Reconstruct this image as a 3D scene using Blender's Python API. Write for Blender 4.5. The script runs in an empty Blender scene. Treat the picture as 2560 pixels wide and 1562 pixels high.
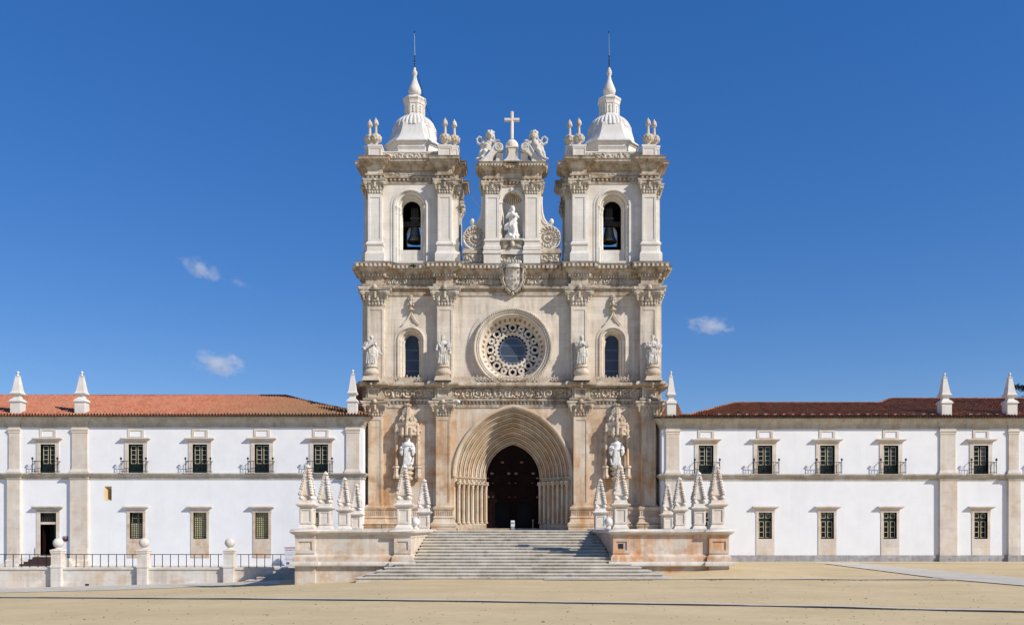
import bpy, bmesh, math, random
from mathutils import Vector, Matrix, noise
from mathutils.geometry import tessellate_polygon

scene = bpy.context.scene
COL = scene.collection
R = math.radians
PI = math.pi

# ------------------------------------------------------------------ camera
# camera eye at the origin height, 70 m in front of the church wall (y = 0), shift lens (verticals stay upright)
D, F, HY, CX = 70.0, 2100.0, 1321.0, 1280.0
cam_d = bpy.data.cameras.new('camera')
cam = bpy.data.objects.new('camera', cam_d)
COL.objects.link(cam)
cam.location = (0, -D, 0)
cam.rotation_euler = (R(90), 0, 0)
cam_d.sensor_width = 36.0
cam_d.lens = 36.0 * F / 2560.0
cam_d.shift_y = (HY - 781.0) / 2560.0
cam_d.clip_start = 0.5
cam_d.clip_end = 6000
scene.camera = cam

# ------------------------------------------------------------------ sky, sun, exposure
SUN_AZ, SUN_EL = 59.0, 34.5          # azimuth from the facade normal towards the right, elevation
world = bpy.data.worlds.new('World')
scene.world = world
world.use_nodes = True
nt = world.node_tree
nt.nodes.clear()
sky = nt.nodes.new('ShaderNodeTexSky')
sky.sky_type = 'NISHITA'
sky.sun_disc = False
sky.sun_elevation = R(SUN_EL)
sky.sun_rotation = R(180 - SUN_AZ)
sky.altitude = 1200
sky.air_density = 1.0
sky.dust_density = 0.0
sky.ozone_density = 4.0
bg = nt.nodes.new('ShaderNodeBackground')
bg.inputs['Strength'].default_value = 0.128
gm = nt.nodes.new('ShaderNodeGamma')
gm.inputs['Gamma'].default_value = 0.6
hs = nt.nodes.new('ShaderNodeHueSaturation')
hs.inputs['Saturation'].default_value = 1.68
hs.inputs['Hue'].default_value = 0.518
hs.inputs['Value'].default_value = 1.64
wo = nt.nodes.new('ShaderNodeOutputWorld')
nt.links.new(sky.outputs[0], gm.inputs[0])
nt.links.new(gm.outputs[0], hs.inputs['Color'])
nt.links.new(hs.outputs[0], bg.inputs['Color'])
nt.links.new(bg.outputs[0], wo.inputs['Surface'])

sun_d = bpy.data.lights.new('sun', 'SUN')
sun_d.energy = 4.75
sun_d.angle = R(0.5)
sun_d.color = (1.0, 0.93, 0.83)
sun = bpy.data.objects.new('sun', sun_d)
COL.objects.link(sun)
to_sun = Vector((math.sin(R(SUN_AZ)) * math.cos(R(SUN_EL)), -math.cos(R(SUN_AZ)) * math.cos(R(SUN_EL)), math.sin(R(SUN_EL))))
sun.rotation_euler = to_sun.to_track_quat('Z', 'Y').to_euler()
sun.location = to_sun * 120

scene.view_settings.view_transform = 'Standard'
scene.view_settings.look = 'None'
scene.view_settings.exposure = 0.15
scene.view_settings.gamma = 1.0
scene.cycles.use_denoising = True
scene.cycles.max_bounces = 6
scene.cycles.diffuse_bounces = 3
scene.cycles.volume_bounces = 2
scene.cycles.sample_clamp_indirect = 6
scene.render.film_transparent = False


# ------------------------------------------------------------------ photo pixels -> metres on a plane of depth y
def K(y): return (D + y) / F
def PX(px, y): return (px - CX) * K(y)
def PZ(py, y): return (HY - py) * K(y)


# ------------------------------------------------------------------ mesh builder
class MB:
    def __init__(s): s.v = []; s.f = []; s.m = []; s.mi = 0
    def add(s, vs, fs):
        o = len(s.v); s.v += [tuple(v) for v in vs]
        for f in fs: s.f.append(tuple(i + o for i in f)); s.m.append(s.mi)
    def box(s, x0, x1, y0, y1, z0, z1, tx=0, ty=0):
        """axis box; tx / ty shrink the top on each side (frustum)"""
        vs = [(x0, y0, z0), (x1, y0, z0), (x1, y1, z0), (x0, y1, z0),
              (x0 + tx, y0 + ty, z1), (x1 - tx, y0 + ty, z1), (x1 - tx, y1 - ty, z1), (x0 + tx, y1 - ty, z1)]
        s.add(vs, [(0, 3, 2, 1), (4, 5, 6, 7), (0, 1, 5, 4), (1, 2, 6, 5), (2, 3, 7, 6), (3, 0, 4, 7)])
    def prism(s, pts, y0, y1, holes=()):
        """polygon in (x, z) extruded from y0 to y1, with holes"""
        loops = [list(pts)] + [list(h) for h in holes]
        flat = [p for l in loops for p in l]
        tris = tessellate_polygon([[Vector((p[0], p[1], 0)) for p in l] for l in loops])
        n = len(flat); vs = [(p[0], y0, p[1]) for p in flat] + [(p[0], y1, p[1]) for p in flat]
        fs = [tuple(t) for t in tris] + [tuple(i + n for i in reversed(t)) for t in tris]
        o = 0
        for l in loops:
            k = len(l)
            for i in range(k):
                j = (i + 1) % k
                fs.append((o + i, o + j, o + j + n, o + i + n))
            o += k
        s.add(vs, fs)
    def plate(s, pts, z0, z1):
        """polygon in (x, y) extruded in z"""
        n = len(pts); vs = [(p[0], p[1], z0) for p in pts] + [(p[0], p[1], z1) for p in pts]
        tris = tessellate_polygon([[Vector((p[0], p[1], 0)) for p in pts]])
        fs = [tuple(t) for t in tris] + [tuple(i + n for i in reversed(t)) for t in tris]
        for i in range(n):
            j = (i + 1) % n; fs.append((i, j, j + n, i + n))
        s.add(vs, fs)
    def sweep(s, path, prof, closed=False, cap=True):
        """profile (out, z) swept along a plan path (x, y); outwards is to the right of the path"""
        n = len(path); P = [Vector((p[0], p[1])) for p in path]
        nr = []
        for i in range(n if closed else n - 1):
            d = (P[(i + 1) % n] - P[i]).normalized(); nr.append(Vector((d.y, -d.x)))
        vs = []; m = len(prof)
        for i in range(n):
            if closed: a, b = nr[i - 1], nr[i]
            else: a, b = nr[max(i - 1, 0)], nr[min(i, n - 2)]
            mit = (a + b) / max(1 + a.dot(b), 0.15)
            for (o, z) in prof: vs.append((P[i].x + mit.x * o, P[i].y + mit.y * o, z))
        fs = []
        for i in range(n if closed else n - 1):
            j = (i + 1) % n
            for k in range(m - 1): fs.append((i * m + k, j * m + k, j * m + k + 1, i * m + k + 1))
        if cap and not closed:
            fs.append(tuple(range(m))); fs.append(tuple((n - 1) * m + k for k in reversed(range(m))))
        if closed and cap:
            fs.append(tuple(i * m for i in range(n))); fs.append(tuple(i * m + m - 1 for i in range(n)))
        s.add(vs, fs)
    def lathe(s, cx, cy, prof, seg=16, rot=0.0, sx=1.0, sy=1.0, fold=None):
        """profile (r, z) turned round a vertical axis; fold(angle, z) scales the radius"""
        vs = []; m = len(prof)
        for k in range(seg):
            a = rot + 2 * PI * k / seg
            for (r, z) in prof:
                q = r * (fold(a, z) if fold else 1)
                vs.append((cx + q * math.cos(a) * sx, cy + q * math.sin(a) * sy, z))
        fs = []
        for k in range(seg):
            j = (k + 1) % seg
            for i in range(m - 1): fs.append((k * m + i, j * m + i, j * m + i + 1, k * m + i + 1))
        fs.append(tuple(k * m for k in reversed(range(seg)))); fs.append(tuple(k * m + m - 1 for k in range(seg)))
        s.add(vs, fs)
    def ball(s, c, r, seg=10, ring=7, mat=None):
        rx, ry, rz = (r, r, r) if not hasattr(r, '__len__') else r
        vs = []; fs = []
        for i in range(1, ring):
            t = PI * i / ring
            for k in range(seg):
                a = 2 * PI * k / seg
                vs.append(Vector((rx * math.sin(t) * math.cos(a), ry * math.sin(t) * math.sin(a), rz * math.cos(t))))
        vs.append(Vector((0, 0, rz))); vs.append(Vector((0, 0, -rz)))
        T, Bm = len(vs) - 2, len(vs) - 1
        for i in range(ring - 2):
            for k in range(seg):
                j = (k + 1) % seg; fs.append((i * seg + k, i * seg + j, (i + 1) * seg + j, (i + 1) * seg + k))
        for k in range(seg):
            j = (k + 1) % seg; fs.append((T, j, k)); fs.append((Bm, (ring - 2) * seg + k, (ring - 2) * seg + j))
        if mat is not None: vs = [mat @ v for v in vs]
        s.add([v + Vector(c) for v in vs], fs)
    def tube(s, pts, r, seg=8, closed=False):
        """round tube along points; r a number or one radius per point"""
        P = [Vector(p) for p in pts]; n = len(P); vs = []; fs = []
        up = Vector((0.13, 0.31, 0.94)).normalized()
        for i in range(n):
            if closed: d = P[(i + 1) % n] - P[i - 1]
            else: d = P[min(i + 1, n - 1)] - P[max(i - 1, 0)]
            d.normalize(); a = d.cross(up)
            if a.length < 1e-3: a = d.cross(Vector((1, 0, 0)))
            a.normalize(); b = d.cross(a); q = r[i] if hasattr(r, '__len__') else r
            for k in range(seg):
                t = 2 * PI * k / seg; vs.append(P[i] + (a * math.cos(t) + b * math.sin(t)) * q)
        for i in range(n if closed else n - 1):
            j = (i + 1) % n
            for k in range(seg):
                l = (k + 1) % seg; fs.append((i * seg + k, i * seg + l, j * seg + l, j * seg + k))
        if not closed:
            fs.append(tuple(reversed(range(seg)))); fs.append(tuple((n - 1) * seg + k for k in range(seg)))
        s.add(vs, fs)
    def ring(s, cx, cz, prof, seg=72, a0=0.0, a1=2 * PI):
        """profile (r, y) turned round the y axis at (cx, cz): mouldings round arches and the rose"""
        full = abs(a1 - a0 - 2 * PI) < 1e-6; n = seg if full else seg + 1; m = len(prof); vs = []; fs = []
        for k in range(n):
            a = a0 + (a1 - a0) * k / seg
            for (r, y) in prof: vs.append((cx + r * math.cos(a), y, cz + r * math.sin(a)))
        for k in range(seg):
            j = (k + 1) % n
            for i in range(m - 1): fs.append((k * m + i, k * m + i + 1, j * m + i + 1, j * m + i))
        s.add(vs, fs)
    def loft(s, rows, close=False):
        """rows of points of equal length"""
        m = len(rows[0]); vs = [p for r in rows for p in r]; fs = []
        for i in range(len(rows) - 1):
            for k in range(m if close else m - 1):
                l = (k + 1) % m; fs.append((i * m + k, i * m + l, (i + 1) * m + l, (i + 1) * m + k))
        s.add(vs, fs)
    def merge(s, o, off=(0, 0, 0), sc=1.0, mx=1):
        ox, oy, oz = off
        s.add([(v[0] * sc * mx + ox, v[1] * sc + oy, v[2] * sc + oz) for v in o.v], o.f)
    def build(s, name, mat, parent=None, origin=None, smooth=False, angle=38, remesh=None):
        xs = [v[0] for v in s.v]; ys = [v[1] for v in s.v]; zs = [v[2] for v in s.v]
        if origin is None: origin = ((min(xs) + max(xs)) / 2, (min(ys) + max(ys)) / 2, min(zs))
        o3 = Vector(origin)
        me = bpy.data.meshes.new(name)
        me.from_pydata([Vector(v) - o3 for v in s.v], [], s.f)
        for mm in (mat if isinstance(mat, (list, tuple)) else [mat]): me.materials.append(mm)
        if isinstance(mat, (list, tuple)):
            for p, mi in zip(me.polygons, s.m): p.material_index = mi
        bm = bmesh.new(); bm.from_mesh(me)
        bmesh.ops.recalc_face_normals(bm, faces=bm.faces)
        bm.to_mesh(me); bm.free()
        if smooth:
            for p in me.polygons: p.use_smooth = True
            me.set_sharp_from_angle(angle=R(angle))
        me.update()
        o = bpy.data.objects.new(name, me); COL.objects.link(o)
        place(o, o3, parent)
        if remesh:
            md = o.modifiers.new('sculpt', 'REMESH'); md.mode = 'VOXEL'; md.voxel_size = remesh; md.use_smooth_shade = True
        return o


WL = {}
def place(o, loc, parent=None):
    loc = Vector(loc); WL[o.name] = loc
    if parent is not None:
        o.parent = parent; o.location = loc - WL[parent.name]
    else: o.location = loc


def thing(name, label, cat, loc=(0, 0, 0), group=None):
    o = bpy.data.objects.new(name, None); COL.objects.link(o); o.empty_display_size = 0.3
    place(o, loc); tag(o, label, cat, group)
    return o


def tag(o, label=None, cat=None, group=None, kind=None):
    if label: o['label'] = label
    if cat: o['category'] = cat
    if group: o['group'] = group
    if kind: o['kind'] = kind
    return o


def dup(src, loc, label=None, parent=None, mirror=False):
    """copy of a thing (or part) with copies of its children"""
    c = src.copy(); COL.objects.link(c); place(c, loc, parent)
    if mirror: c.scale.x = -c.scale.x
    if label: c['label'] = label
    def kids(a, b):
        for ch in list(a.children):
            d = ch.copy(); COL.objects.link(d); d.parent = b; d.location = ch.location.copy(); kids(ch, d)
    kids(src, c)
    return c


def arc(cx, cz, r, a0, a1, n):
    return [(cx + r * math.cos(a0 + (a1 - a0) * k / n), cz + r * math.sin(a0 + (a1 - a0) * k / n)) for k in range(n + 1)]


def round_arch(x0, x1, zb, zs, n=16):
    """outline of a round-headed opening, counter-clockwise from the lower left"""
    c = (x0 + x1) / 2; r = (x1 - x0) / 2
    return [(x0, zb), (x1, zb)] + arc(c, zs, r, 0, PI, n)


def pointed(x0, x1, zs, za, n=14):
    """points of a pointed arch from the right springing over the apex to the left one"""
    c = (x0 + x1) / 2; h = (x1 - x0) / 2; H = za - zs
    rad = (h * h + H * H) / (2 * h)
    cxr = x1 - rad; a1 = math.atan2(H, c - cxr)
    right = [(cxr + rad * math.cos(a1 * k / n), zs + rad * math.sin(a1 * k / n)) for k in range(n + 1)]
    left = [(2 * c - x, z) for (x, z) in reversed(right[:-1])]
    return right + left


def jogs(x0, x1, y, js):
    """front path from x0 to x1 at depth y that steps forward by p between xa and xb for each (xa, xb, p)"""
    p = [(x0, y)]
    for (xa, xb, d) in js:
        if abs(xa - p[-1][0]) > 1e-6 or len(p) > 1: p.append((xa, y))
        else: p.pop()
        p += [(xa, y - d), (xb, y - d)]
        p.append((xb, y))
    if abs(p[-1][0] - x1) > 1e-6: p.append((x1, y))
    else: p.pop()
    return p


# ------------------------------------------------------------------ materials
def mat_new(name):
    m = bpy.data.materials.new(name); m.use_nodes = True
    return m, m.node_tree, m.node_tree.nodes['Principled BSDF']


def N(t, typ, **kw):
    n = t.nodes.new(typ)
    for k, v in kw.items():
        if k.startswith('i_'): n.inputs[k[2:].replace('_', ' ')].default_value = v
        else: setattr(n, k, v)
    return n


def mixc(t, fac, a, b):
    n = t.nodes.new('ShaderNodeMix'); n.data_type = 'RGBA'
    for i, x in ((0, fac), (6, a), (7, b)):
        if hasattr(x, 'is_output'): t.links.new(x, n.inputs[i])
        elif i == 0: n.inputs[0].default_value = x
        else: n.inputs[i].default_value = (*x, 1)
    return n.outputs[2]


def mapr(t, src, a, b, c=0.0, d=1.0):
    n = t.nodes.new('ShaderNodeMapRange')
    t.links.new(src, n.inputs[0])
    for i, x in enumerate((a, b, c, d)): n.inputs[i + 1].default_value = x
    return n.outputs[0]


def math2(t, op, a, b=0.0):
    n = t.nodes.new('ShaderNodeMath'); n.operation = op
    for i, x in enumerate((a, b)):
        if hasattr(x, 'is_output'): t.links.new(x, n.inputs[i])
        else: n.inputs[i].default_value = x
    return n.outputs[0]


def noise_at(t, pos, scale=(1, 1, 1), sc=1.0, detail=5, rough=0.55, off=(0, 0, 0)):
    mp = t.nodes.new('ShaderNodeMapping'); mp.inputs['Scale'].default_value = scale; mp.inputs['Location'].default_value = off
    t.links.new(pos, mp.inputs[0])
    n = t.nodes.new('ShaderNodeTexNoise'); n.inputs['Scale'].default_value = sc; n.inputs['Detail'].default_value = detail
    n.inputs['Roughness'].default_value = rough
    t.links.new(mp.outputs[0], n.inputs['Vector'])
    return n.outputs['Fac']


def stone(name, c_lo, c_hi, stain=None, stain_amt=0.5, stain_sc=0.35, zr=None, grime=0.35, grime_col=(0.20, 0.17, 0.13),
          joints=(1.25, 0.56), joint_amt=0.35, rough=0.85, bump=0.25, streak=0.4, block=0.12, seed=0.0):
    """weathered limestone: two base tones, ochre stains (optionally fading with height zr), vertical grime, ashlar joints"""
    m, t, b = mat_new(name)
    g = N(t, 'ShaderNodeNewGeometry'); pos = g.outputs['Position']
    n1 = noise_at(t, pos, sc=0.9, detail=6, rough=0.62, off=(seed, 0, 0))
    col = mixc(t, mapr(t, n1, 0.3, 0.7), c_lo, c_hi)
    sx = N(t, 'ShaderNodeSeparateXYZ'); t.links.new(pos, sx.inputs[0])
    if joints:
        u = math2(t, 'ADD', sx.outputs[0], sx.outputs[1])
        cb = N(t, 'ShaderNodeCombineXYZ'); t.links.new(u, cb.inputs[0]); t.links.new(sx.outputs[2], cb.inputs[1])
        br = N(t, 'ShaderNodeTexBrick'); t.links.new(cb.outputs[0], br.inputs['Vector'])
        br.inputs['Scale'].default_value = 1.0; br.inputs['Brick Width'].default_value = joints[0]
        br.inputs['Row Height'].default_value = joints[1]; br.inputs['Mortar Size'].default_value = 0.012
        br.inputs['Mortar Smooth'].default_value = 0.3
        br.inputs['Color1'].default_value = (1 - block, 1 - block, 1 - block, 1); br.inputs['Color2'].default_value = (1, 1, 1, 1)
        br.inputs['Mortar'].default_value = (1 - joint_amt, 1 - joint_amt, 1 - joint_amt, 1)
        mu = t.nodes.new('ShaderNodeMix'); mu.data_type = 'RGBA'; mu.blend_type = 'MULTIPLY'; mu.inputs[0].default_value = 1
        t.links.new(col, mu.inputs[6]); t.links.new(br.outputs['Color'], mu.inputs[7]); col = mu.outputs[2]
    if stain:
        n2 = noise_at(t, pos, (1.15, 1.15, 0.6), stain_sc * 1.25, 8, 0.66, (3 + seed, 1, 7))
        if joints:
            b2 = N(t, 'ShaderNodeTexBrick'); t.links.new(cb.outputs[0], b2.inputs['Vector'])
            b2.inputs['Scale'].default_value = 1.0; b2.inputs['Brick Width'].default_value = joints[0]; b2.inputs['Row Height'].default_value = joints[1]
            b2.inputs['Mortar Size'].default_value = 0.0; b2.inputs['Color1'].default_value = (0, 0, 0, 1); b2.inputs['Color2'].default_value = (1, 1, 1, 1)
            n2 = math2(t, 'ADD', n2, math2(t, 'MULTIPLY', math2(t, 'SUBTRACT', b2.outputs['Color'], 0.5), 0.10))
        f = mapr(t, n2, 0.41, 0.62)
        n2b = noise_at(t, pos, (1.8, 1.8, 0.28), stain_sc * 3.4, 8, 0.68, (13 + seed, 5, 2))
        f = math2(t, 'MULTIPLY', f, mapr(t, n2b, 0.32, 0.58))
        if zr:
            zf = mapr(t, sx.outputs[2], zr[0], zr[1], 1.0, zr[2])
            nw = noise_at(t, pos, (1, 1, 0.6), 0.8, 7, 0.65, (31 + seed, 2, 5))
            col = mixc(t, math2(t, 'MULTIPLY', mapr(t, zf, zr[2], 1.0), mapr(t, nw, 0.3, 0.62, 0.15, 0.8)), col, (0.60, 0.465, 0.32))
            f = math2(t, 'MULTIPLY', f, zf)
        col = mixc(t, math2(t, 'MULTIPLY', f, stain_amt), col, stain)
        n2c = noise_at(t, pos, (1, 1, 1.6), stain_sc * 1.7, 6, 0.6, (41 + seed, 9, 3))
        f2 = mapr(t, n2c, 0.50, 0.68)
        if zr: f2 = math2(t, 'MULTIPLY', f2, zf)
        col = mixc(t, math2(t, 'MULTIPLY', f2, stain_amt * 0.7), col, (stain[0] * 0.72, stain[1] * 0.66, stain[2] * 0.6))
    if grime > 0:
        n3 = noise_at(t, pos, (2.2, 2.2, 0.16), 1.0, 6, 0.6, (21 + seed, 4, 2))
        n4 = noise_at(t, pos, (1, 1, 1), 0.5, 5, 0.6, (8 + seed, 14, 22))
        f = math2(t, 'MULTIPLY', mapr(t, n3, 0.46, 0.68), mapr(t, n4, 0.36, 0.58))
        col = mixc(t, math2(t, 'MULTIPLY', f, grime), col, grime_col)
        n5 = noise_at(t, pos, (1, 1, 1), 6.0, 5, 0.65, (2 + seed, 1, 2))
        col = mixc(t, math2(t, 'MULTIPLY', mapr(t, n5, 0.58, 0.75), grime * 0.5), col, grime_col)
    t.links.new(col, b.inputs['Base Color'])
    b.inputs['Roughness'].default_value = rough
    b.inputs['Specular IOR Level'].default_value = 0.25
    nb = noise_at(t, pos, sc=9.0, detail=6, rough=0.65)
    bp = N(t, 'ShaderNodeBump'); bp.inputs['Strength'].default_value = bump; bp.inputs['Distance'].default_value = 0.02
    t.links.new(nb, bp.inputs['Height']); t.links.new(bp.outputs[0], b.inputs['Normal'])
    return m


def plain(name, c, rough=0.6, metal=0.0, var=0.0, sc=4.0, spec=0.4, bump=0.0):
    m, t, b = mat_new(name)
    b.inputs['Roughness'].default_value = rough; b.inputs['Metallic'].default_value = metal
    b.inputs['Specular IOR Level'].default_value = spec
    g = N(t, 'ShaderNodeNewGeometry')
    nz = noise_at(t, g.outputs['Position'], sc=sc, detail=5)
    col = mixc(t, mapr(t, nz, 0.3, 0.7), tuple(x * (1 - var) for x in c), tuple(min(1, x * (1 + var)) for x in c))
    t.links.new(col, b.inputs['Base Color'])
    if bump:
        bp = N(t, 'ShaderNodeBump'); bp.inputs['Strength'].default_value = bump; bp.inputs['Distance'].default_value = 0.02
        t.links.new(nz, bp.inputs['Height']); t.links.new(bp.outputs[0], b.inputs['Normal'])
    return m


OCHRE = (0.49, 0.275, 0.125)
M = {}
M['facade'] = stone('facade_limestone', (0.62, 0.555, 0.455), (0.765, 0.70, 0.605), OCHRE, 1.0, 0.30, (7.5, 13.5, 0.22), 0.58, grime_col=(0.20, 0.15, 0.10), joint_amt=0.26)
M['portal'] = stone('portal_limestone', (0.55, 0.46, 0.34), (0.70, 0.61, 0.485), OCHRE, 0.7, 0.45, None, 0.4, joints=(0.9, 0.5), joint_amt=0.2, seed=4)
M['tower'] = stone('tower_limestone', (0.66, 0.63, 0.575), (0.77, 0.745, 0.695), (0.52, 0.40, 0.25), 0.3, 0.4, None, 0.18, joint_amt=0.16, block=0.06)
M['carved'] = stone('carved_limestone', (0.46, 0.41, 0.325), (0.66, 0.605, 0.52), OCHRE, 0.6, 0.7, (4.0, 17.0, 0.3), 0.8, joints=None, bump=0.5)
M['cornice'] = stone('cornice_limestone', (0.46, 0.40, 0.31), (0.68, 0.62, 0.52), (0.30, 0.17, 0.075), 0.8, 0.7, None, 0.85, grime_col=(0.13, 0.105, 0.075), joints=(1.6, 3.0), joint_amt=0.2)
M['statue'] = stone('statue_marble', (0.52, 0.49, 0.435), (0.65, 0.62, 0.565), None, grime=0.5, grime_col=(0.3, 0.28, 0.24), joints=None, bump=0.4)
M['white_statue'] = stone('white_marble', (0.66, 0.65, 0.62), (0.75, 0.74, 0.72), None, grime=0.12, grime_col=(0.35, 0.33, 0.3), joints=None, bump=0.3)
M['wing_stone'] = stone('wing_limestone', (0.63, 0.57, 0.495), (0.74, 0.685, 0.615), (0.55, 0.38, 0.22), 0.45, 0.5, None, 0.18, joints=(1.5, 0.75), joint_amt=0.18)
M['wing_cornice'] = stone('wing_cornice_stone', (0.45, 0.415, 0.35), (0.62, 0.585, 0.52), (0.36, 0.26, 0.14), 0.4, 0.8, None, 0.55, joints=(1.9, 5.0), joint_amt=0.25)
M['plaster'] = stone('white_plaster', (0.735, 0.745, 0.755), (0.79, 0.80, 0.81), None, grime=0.16, grime_col=(0.56, 0.565, 0.57), joints=None, bump=0.12)
M['plinth'] = stone('plinth_stone', (0.38, 0.38, 0.39), (0.55, 0.54, 0.52), (0.22, 0.23, 0.26), 0.8, 1.2, None, 0.5, joints=(1.35, 3.0), joint_amt=0.5, block=0.3)
M['terrace_l'] = stone('pale_terrace_limestone', (0.58, 0.525, 0.45), (0.74, 0.69, 0.61), (0.56, 0.34, 0.17), 0.8, 0.6, None, 0.45, joints=(1.1, 0.62), joint_amt=0.2, seed=2)
M['terrace'] = stone('terrace_limestone', (0.58, 0.52, 0.44), (0.74, 0.685, 0.60), (0.58, 0.29, 0.12), 1.0, 0.55, None, 0.45, joints=(1.1, 0.62), joint_amt=0.2, seed=5)
M['coping'] = stone('coping_limestone', (0.60, 0.57, 0.51), (0.75, 0.715, 0.655), (0.5, 0.33, 0.18), 0.3, 0.7, None, 0.35, joints=(2.2, 9.0), joint_amt=0.25)
M['steps'] = stone('step_limestone', (0.50, 0.46, 0.385), (0.67, 0.63, 0.545), (0.36, 0.28, 0.19), 0.35, 0.5, None, 0.6, joints=(2.4, 9.0), joint_amt=0.45, block=0.1)
M['retain'] = stone('retaining_limestone', (0.65, 0.625, 0.58), (0.77, 0.745, 0.695), (0.58, 0.38, 0.18), 0.5, 0.5, None, 0.35, joints=(1.3, 0.5), joint_amt=0.22, seed=11)
M['obelisk'] = stone('pinnacle_limestone', (0.65, 0.615, 0.55), (0.775, 0.74, 0.68), (0.56, 0.33, 0.16), 0.45, 0.9, None, 0.30, joints=None, bump=0.4)
M['roof_obelisk'] = stone('roof_pinnacle_limestone', (0.66, 0.63, 0.585), (0.77, 0.745, 0.70), (0.5, 0.4, 0.3), 0.2, 0.9, None, 0.15, joints=(1.4, 0.9), joint_amt=0.12)
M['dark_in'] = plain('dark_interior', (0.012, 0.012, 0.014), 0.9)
M['iron'] = plain('dark_iron', (0.02, 0.021, 0.023), 0.5, 0.6, 0.2)
M['green'] = plain('dark_green_paint', (0.006, 0.016, 0.013), 0.45, 0, 0.2, spec=0.25)
M['cream'] = plain('cream_paint', (0.55, 0.50, 0.33), 0.5, 0, 0.05)
M['bronze'] = plain('bell_bronze', (0.16, 0.17, 0.145), 0.5, 0.6, 0.25, 3)
M['wood'] = plain('door_wood', (0.011, 0.0042, 0.0032), 0.7, 0, 0.35, 3, spec=0.08)
M['beam'] = plain('old_timber', (0.05, 0.045, 0.04), 0.8, 0, 0.3)
M['brass'] = plain('brass', (0.20, 0.15, 0.07), 0.45, 0.6, 0.2)
M['steel'] = plain('pale_steel', (0.5, 0.5, 0.5), 0.35, 0.7, 0.1)
M['lead'] = plain('lead_flashing', (0.16, 0.165, 0.17), 0.6, 0.2, 0.2)
M['brown_step'] = plain('brown_timber_steps', (0.060, 0.032, 0.028), 0.6, 0, 0.2)
M['white_plastic'] = plain('white_plastic', (0.7, 0.72, 0.75), 0.4, 0, 0.03)
M['grey_plastic'] = plain('grey_plastic', (0.25, 0.27, 0.29), 0.4)
M['board_white'] = plain('board_white', (0.74, 0.76, 0.80), 0.5)
M['board_red'] = plain('board_red', (0.60, 0.04, 0.07), 0.5)
M['board_green'] = plain('board_green', (0.01, 0.10, 0.06), 0.5)
M['board_dark'] = plain('board_dark', (0.015, 0.016, 0.024), 0.5)
M['board_grey'] = plain('board_grey', (0.35, 0.36, 0.38), 0.5)
M['flag_blue'] = plain('flag_blue', (0.01, 0.04, 0.30), 0.5)
M['flag_gold'] = plain('flag_gold', (0.75, 0.55, 0.05), 0.5)
M['leaf'] = plain('leaf_green', (0.055, 0.10, 0.025), 0.7, 0, 0.5, 9)
M['conifer'] = plain('conifer_green', (0.012, 0.022, 0.014), 0.8, 0, 0.5, 2)
M['pebble'] = plain('pebble', (0.22, 0.18, 0.13), 0.9, 0, 0.6, 3)
M['dry_weed'] = plain('dry_weed', (0.12, 0.11, 0.05), 0.8, 0, 0.4, 5)
M['bark'] = plain('bark', (0.06, 0.045, 0.035), 0.9, 0, 0.3)


def glass_mat(name, c):
    m, t, b = mat_new(name)
    b.inputs['Base Color'].default_value = (*c, 1); b.inputs['Roughness'].default_value = 0.06
    b.inputs['Specular IOR Level'].default_value = 0.3
    g = N(t, 'ShaderNodeNewGeometry')
    nz = noise_at(t, g.outputs['Position'], sc=2.2, detail=2)
    bp = N(t, 'ShaderNodeBump'); bp.inputs['Strength'].default_value = 0.12; bp.inputs['Distance'].default_value = 0.02
    t.links.new(nz, bp.inputs['Height']); t.links.new(bp.outputs[0], b.inputs['Normal'])
    return m


M['pane'] = glass_mat('window_glass', (0.008, 0.010, 0.013))
M['blue_glass'] = glass_mat('leaded_blue_glass', (0.010, 0.018, 0.040))
M['blue_glass'].node_tree.nodes['Principled BSDF'].inputs['Specular IOR Level'].default_value = 0.15
M['curtained'] = glass_mat('curtained_glass', (0.10, 0.115, 0.125))
M['sky_pane'] = glass_mat('painted_sky_glass', (0.022, 0.032, 0.05))  # reflected sky painted in as a paler, bluer base colour


def tiles_mat(name, a, b_, c, xr=None):
    """clay tiles: per-tile tint, lichen; xr = (x0, x1, colour) turns browner along the roof"""
    m, t, b = mat_new(name)
    g = N(t, 'ShaderNodeNewGeometry'); pos = g.outputs['Position']
    v = N(t, 'ShaderNodeTexVoronoi'); v.inputs['Scale'].default_value = 1.0
    mp = N(t, 'ShaderNodeMapping'); mp.inputs['Scale'].default_value = (4.4, 2.2, 2.2); t.links.new(pos, mp.inputs[0]); t.links.new(mp.outputs[0], v.inputs['Vector'])
    sp = N(t, 'ShaderNodeSeparateXYZ'); t.links.new(v.outputs['Color'], sp.inputs[0])
    col = mixc(t, sp.outputs[0], a, b_)
    n1 = noise_at(t, pos, sc=0.5, detail=6, rough=0.65)
    col = mixc(t, mapr(t, n1, 0.45, 0.75, 0, 0.7), col, c)
    n2 = noise_at(t, pos, sc=5.0, detail=5, rough=0.7)
    col = mixc(t, mapr(t, n2, 0.54, 0.70, 0, 0.8), col, (0.11, 0.09, 0.068))
    if xr:
        sx = N(t, 'ShaderNodeSeparateXYZ'); t.links.new(pos, sx.inputs[0])
        f = mapr(t, sx.outputs[0], xr[0], xr[1])
        f = math2(t, 'MULTIPLY', f, mapr(t, n2, 0.25, 0.65, 0.35, 1.0))
        col = mixc(t, f, col, xr[2])
    t.links.new(col, b.inputs['Base Color'])
    b.inputs['Roughness'].default_value = 0.85; b.inputs['Specular IOR Level'].default_value = 0.2
    return m


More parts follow.
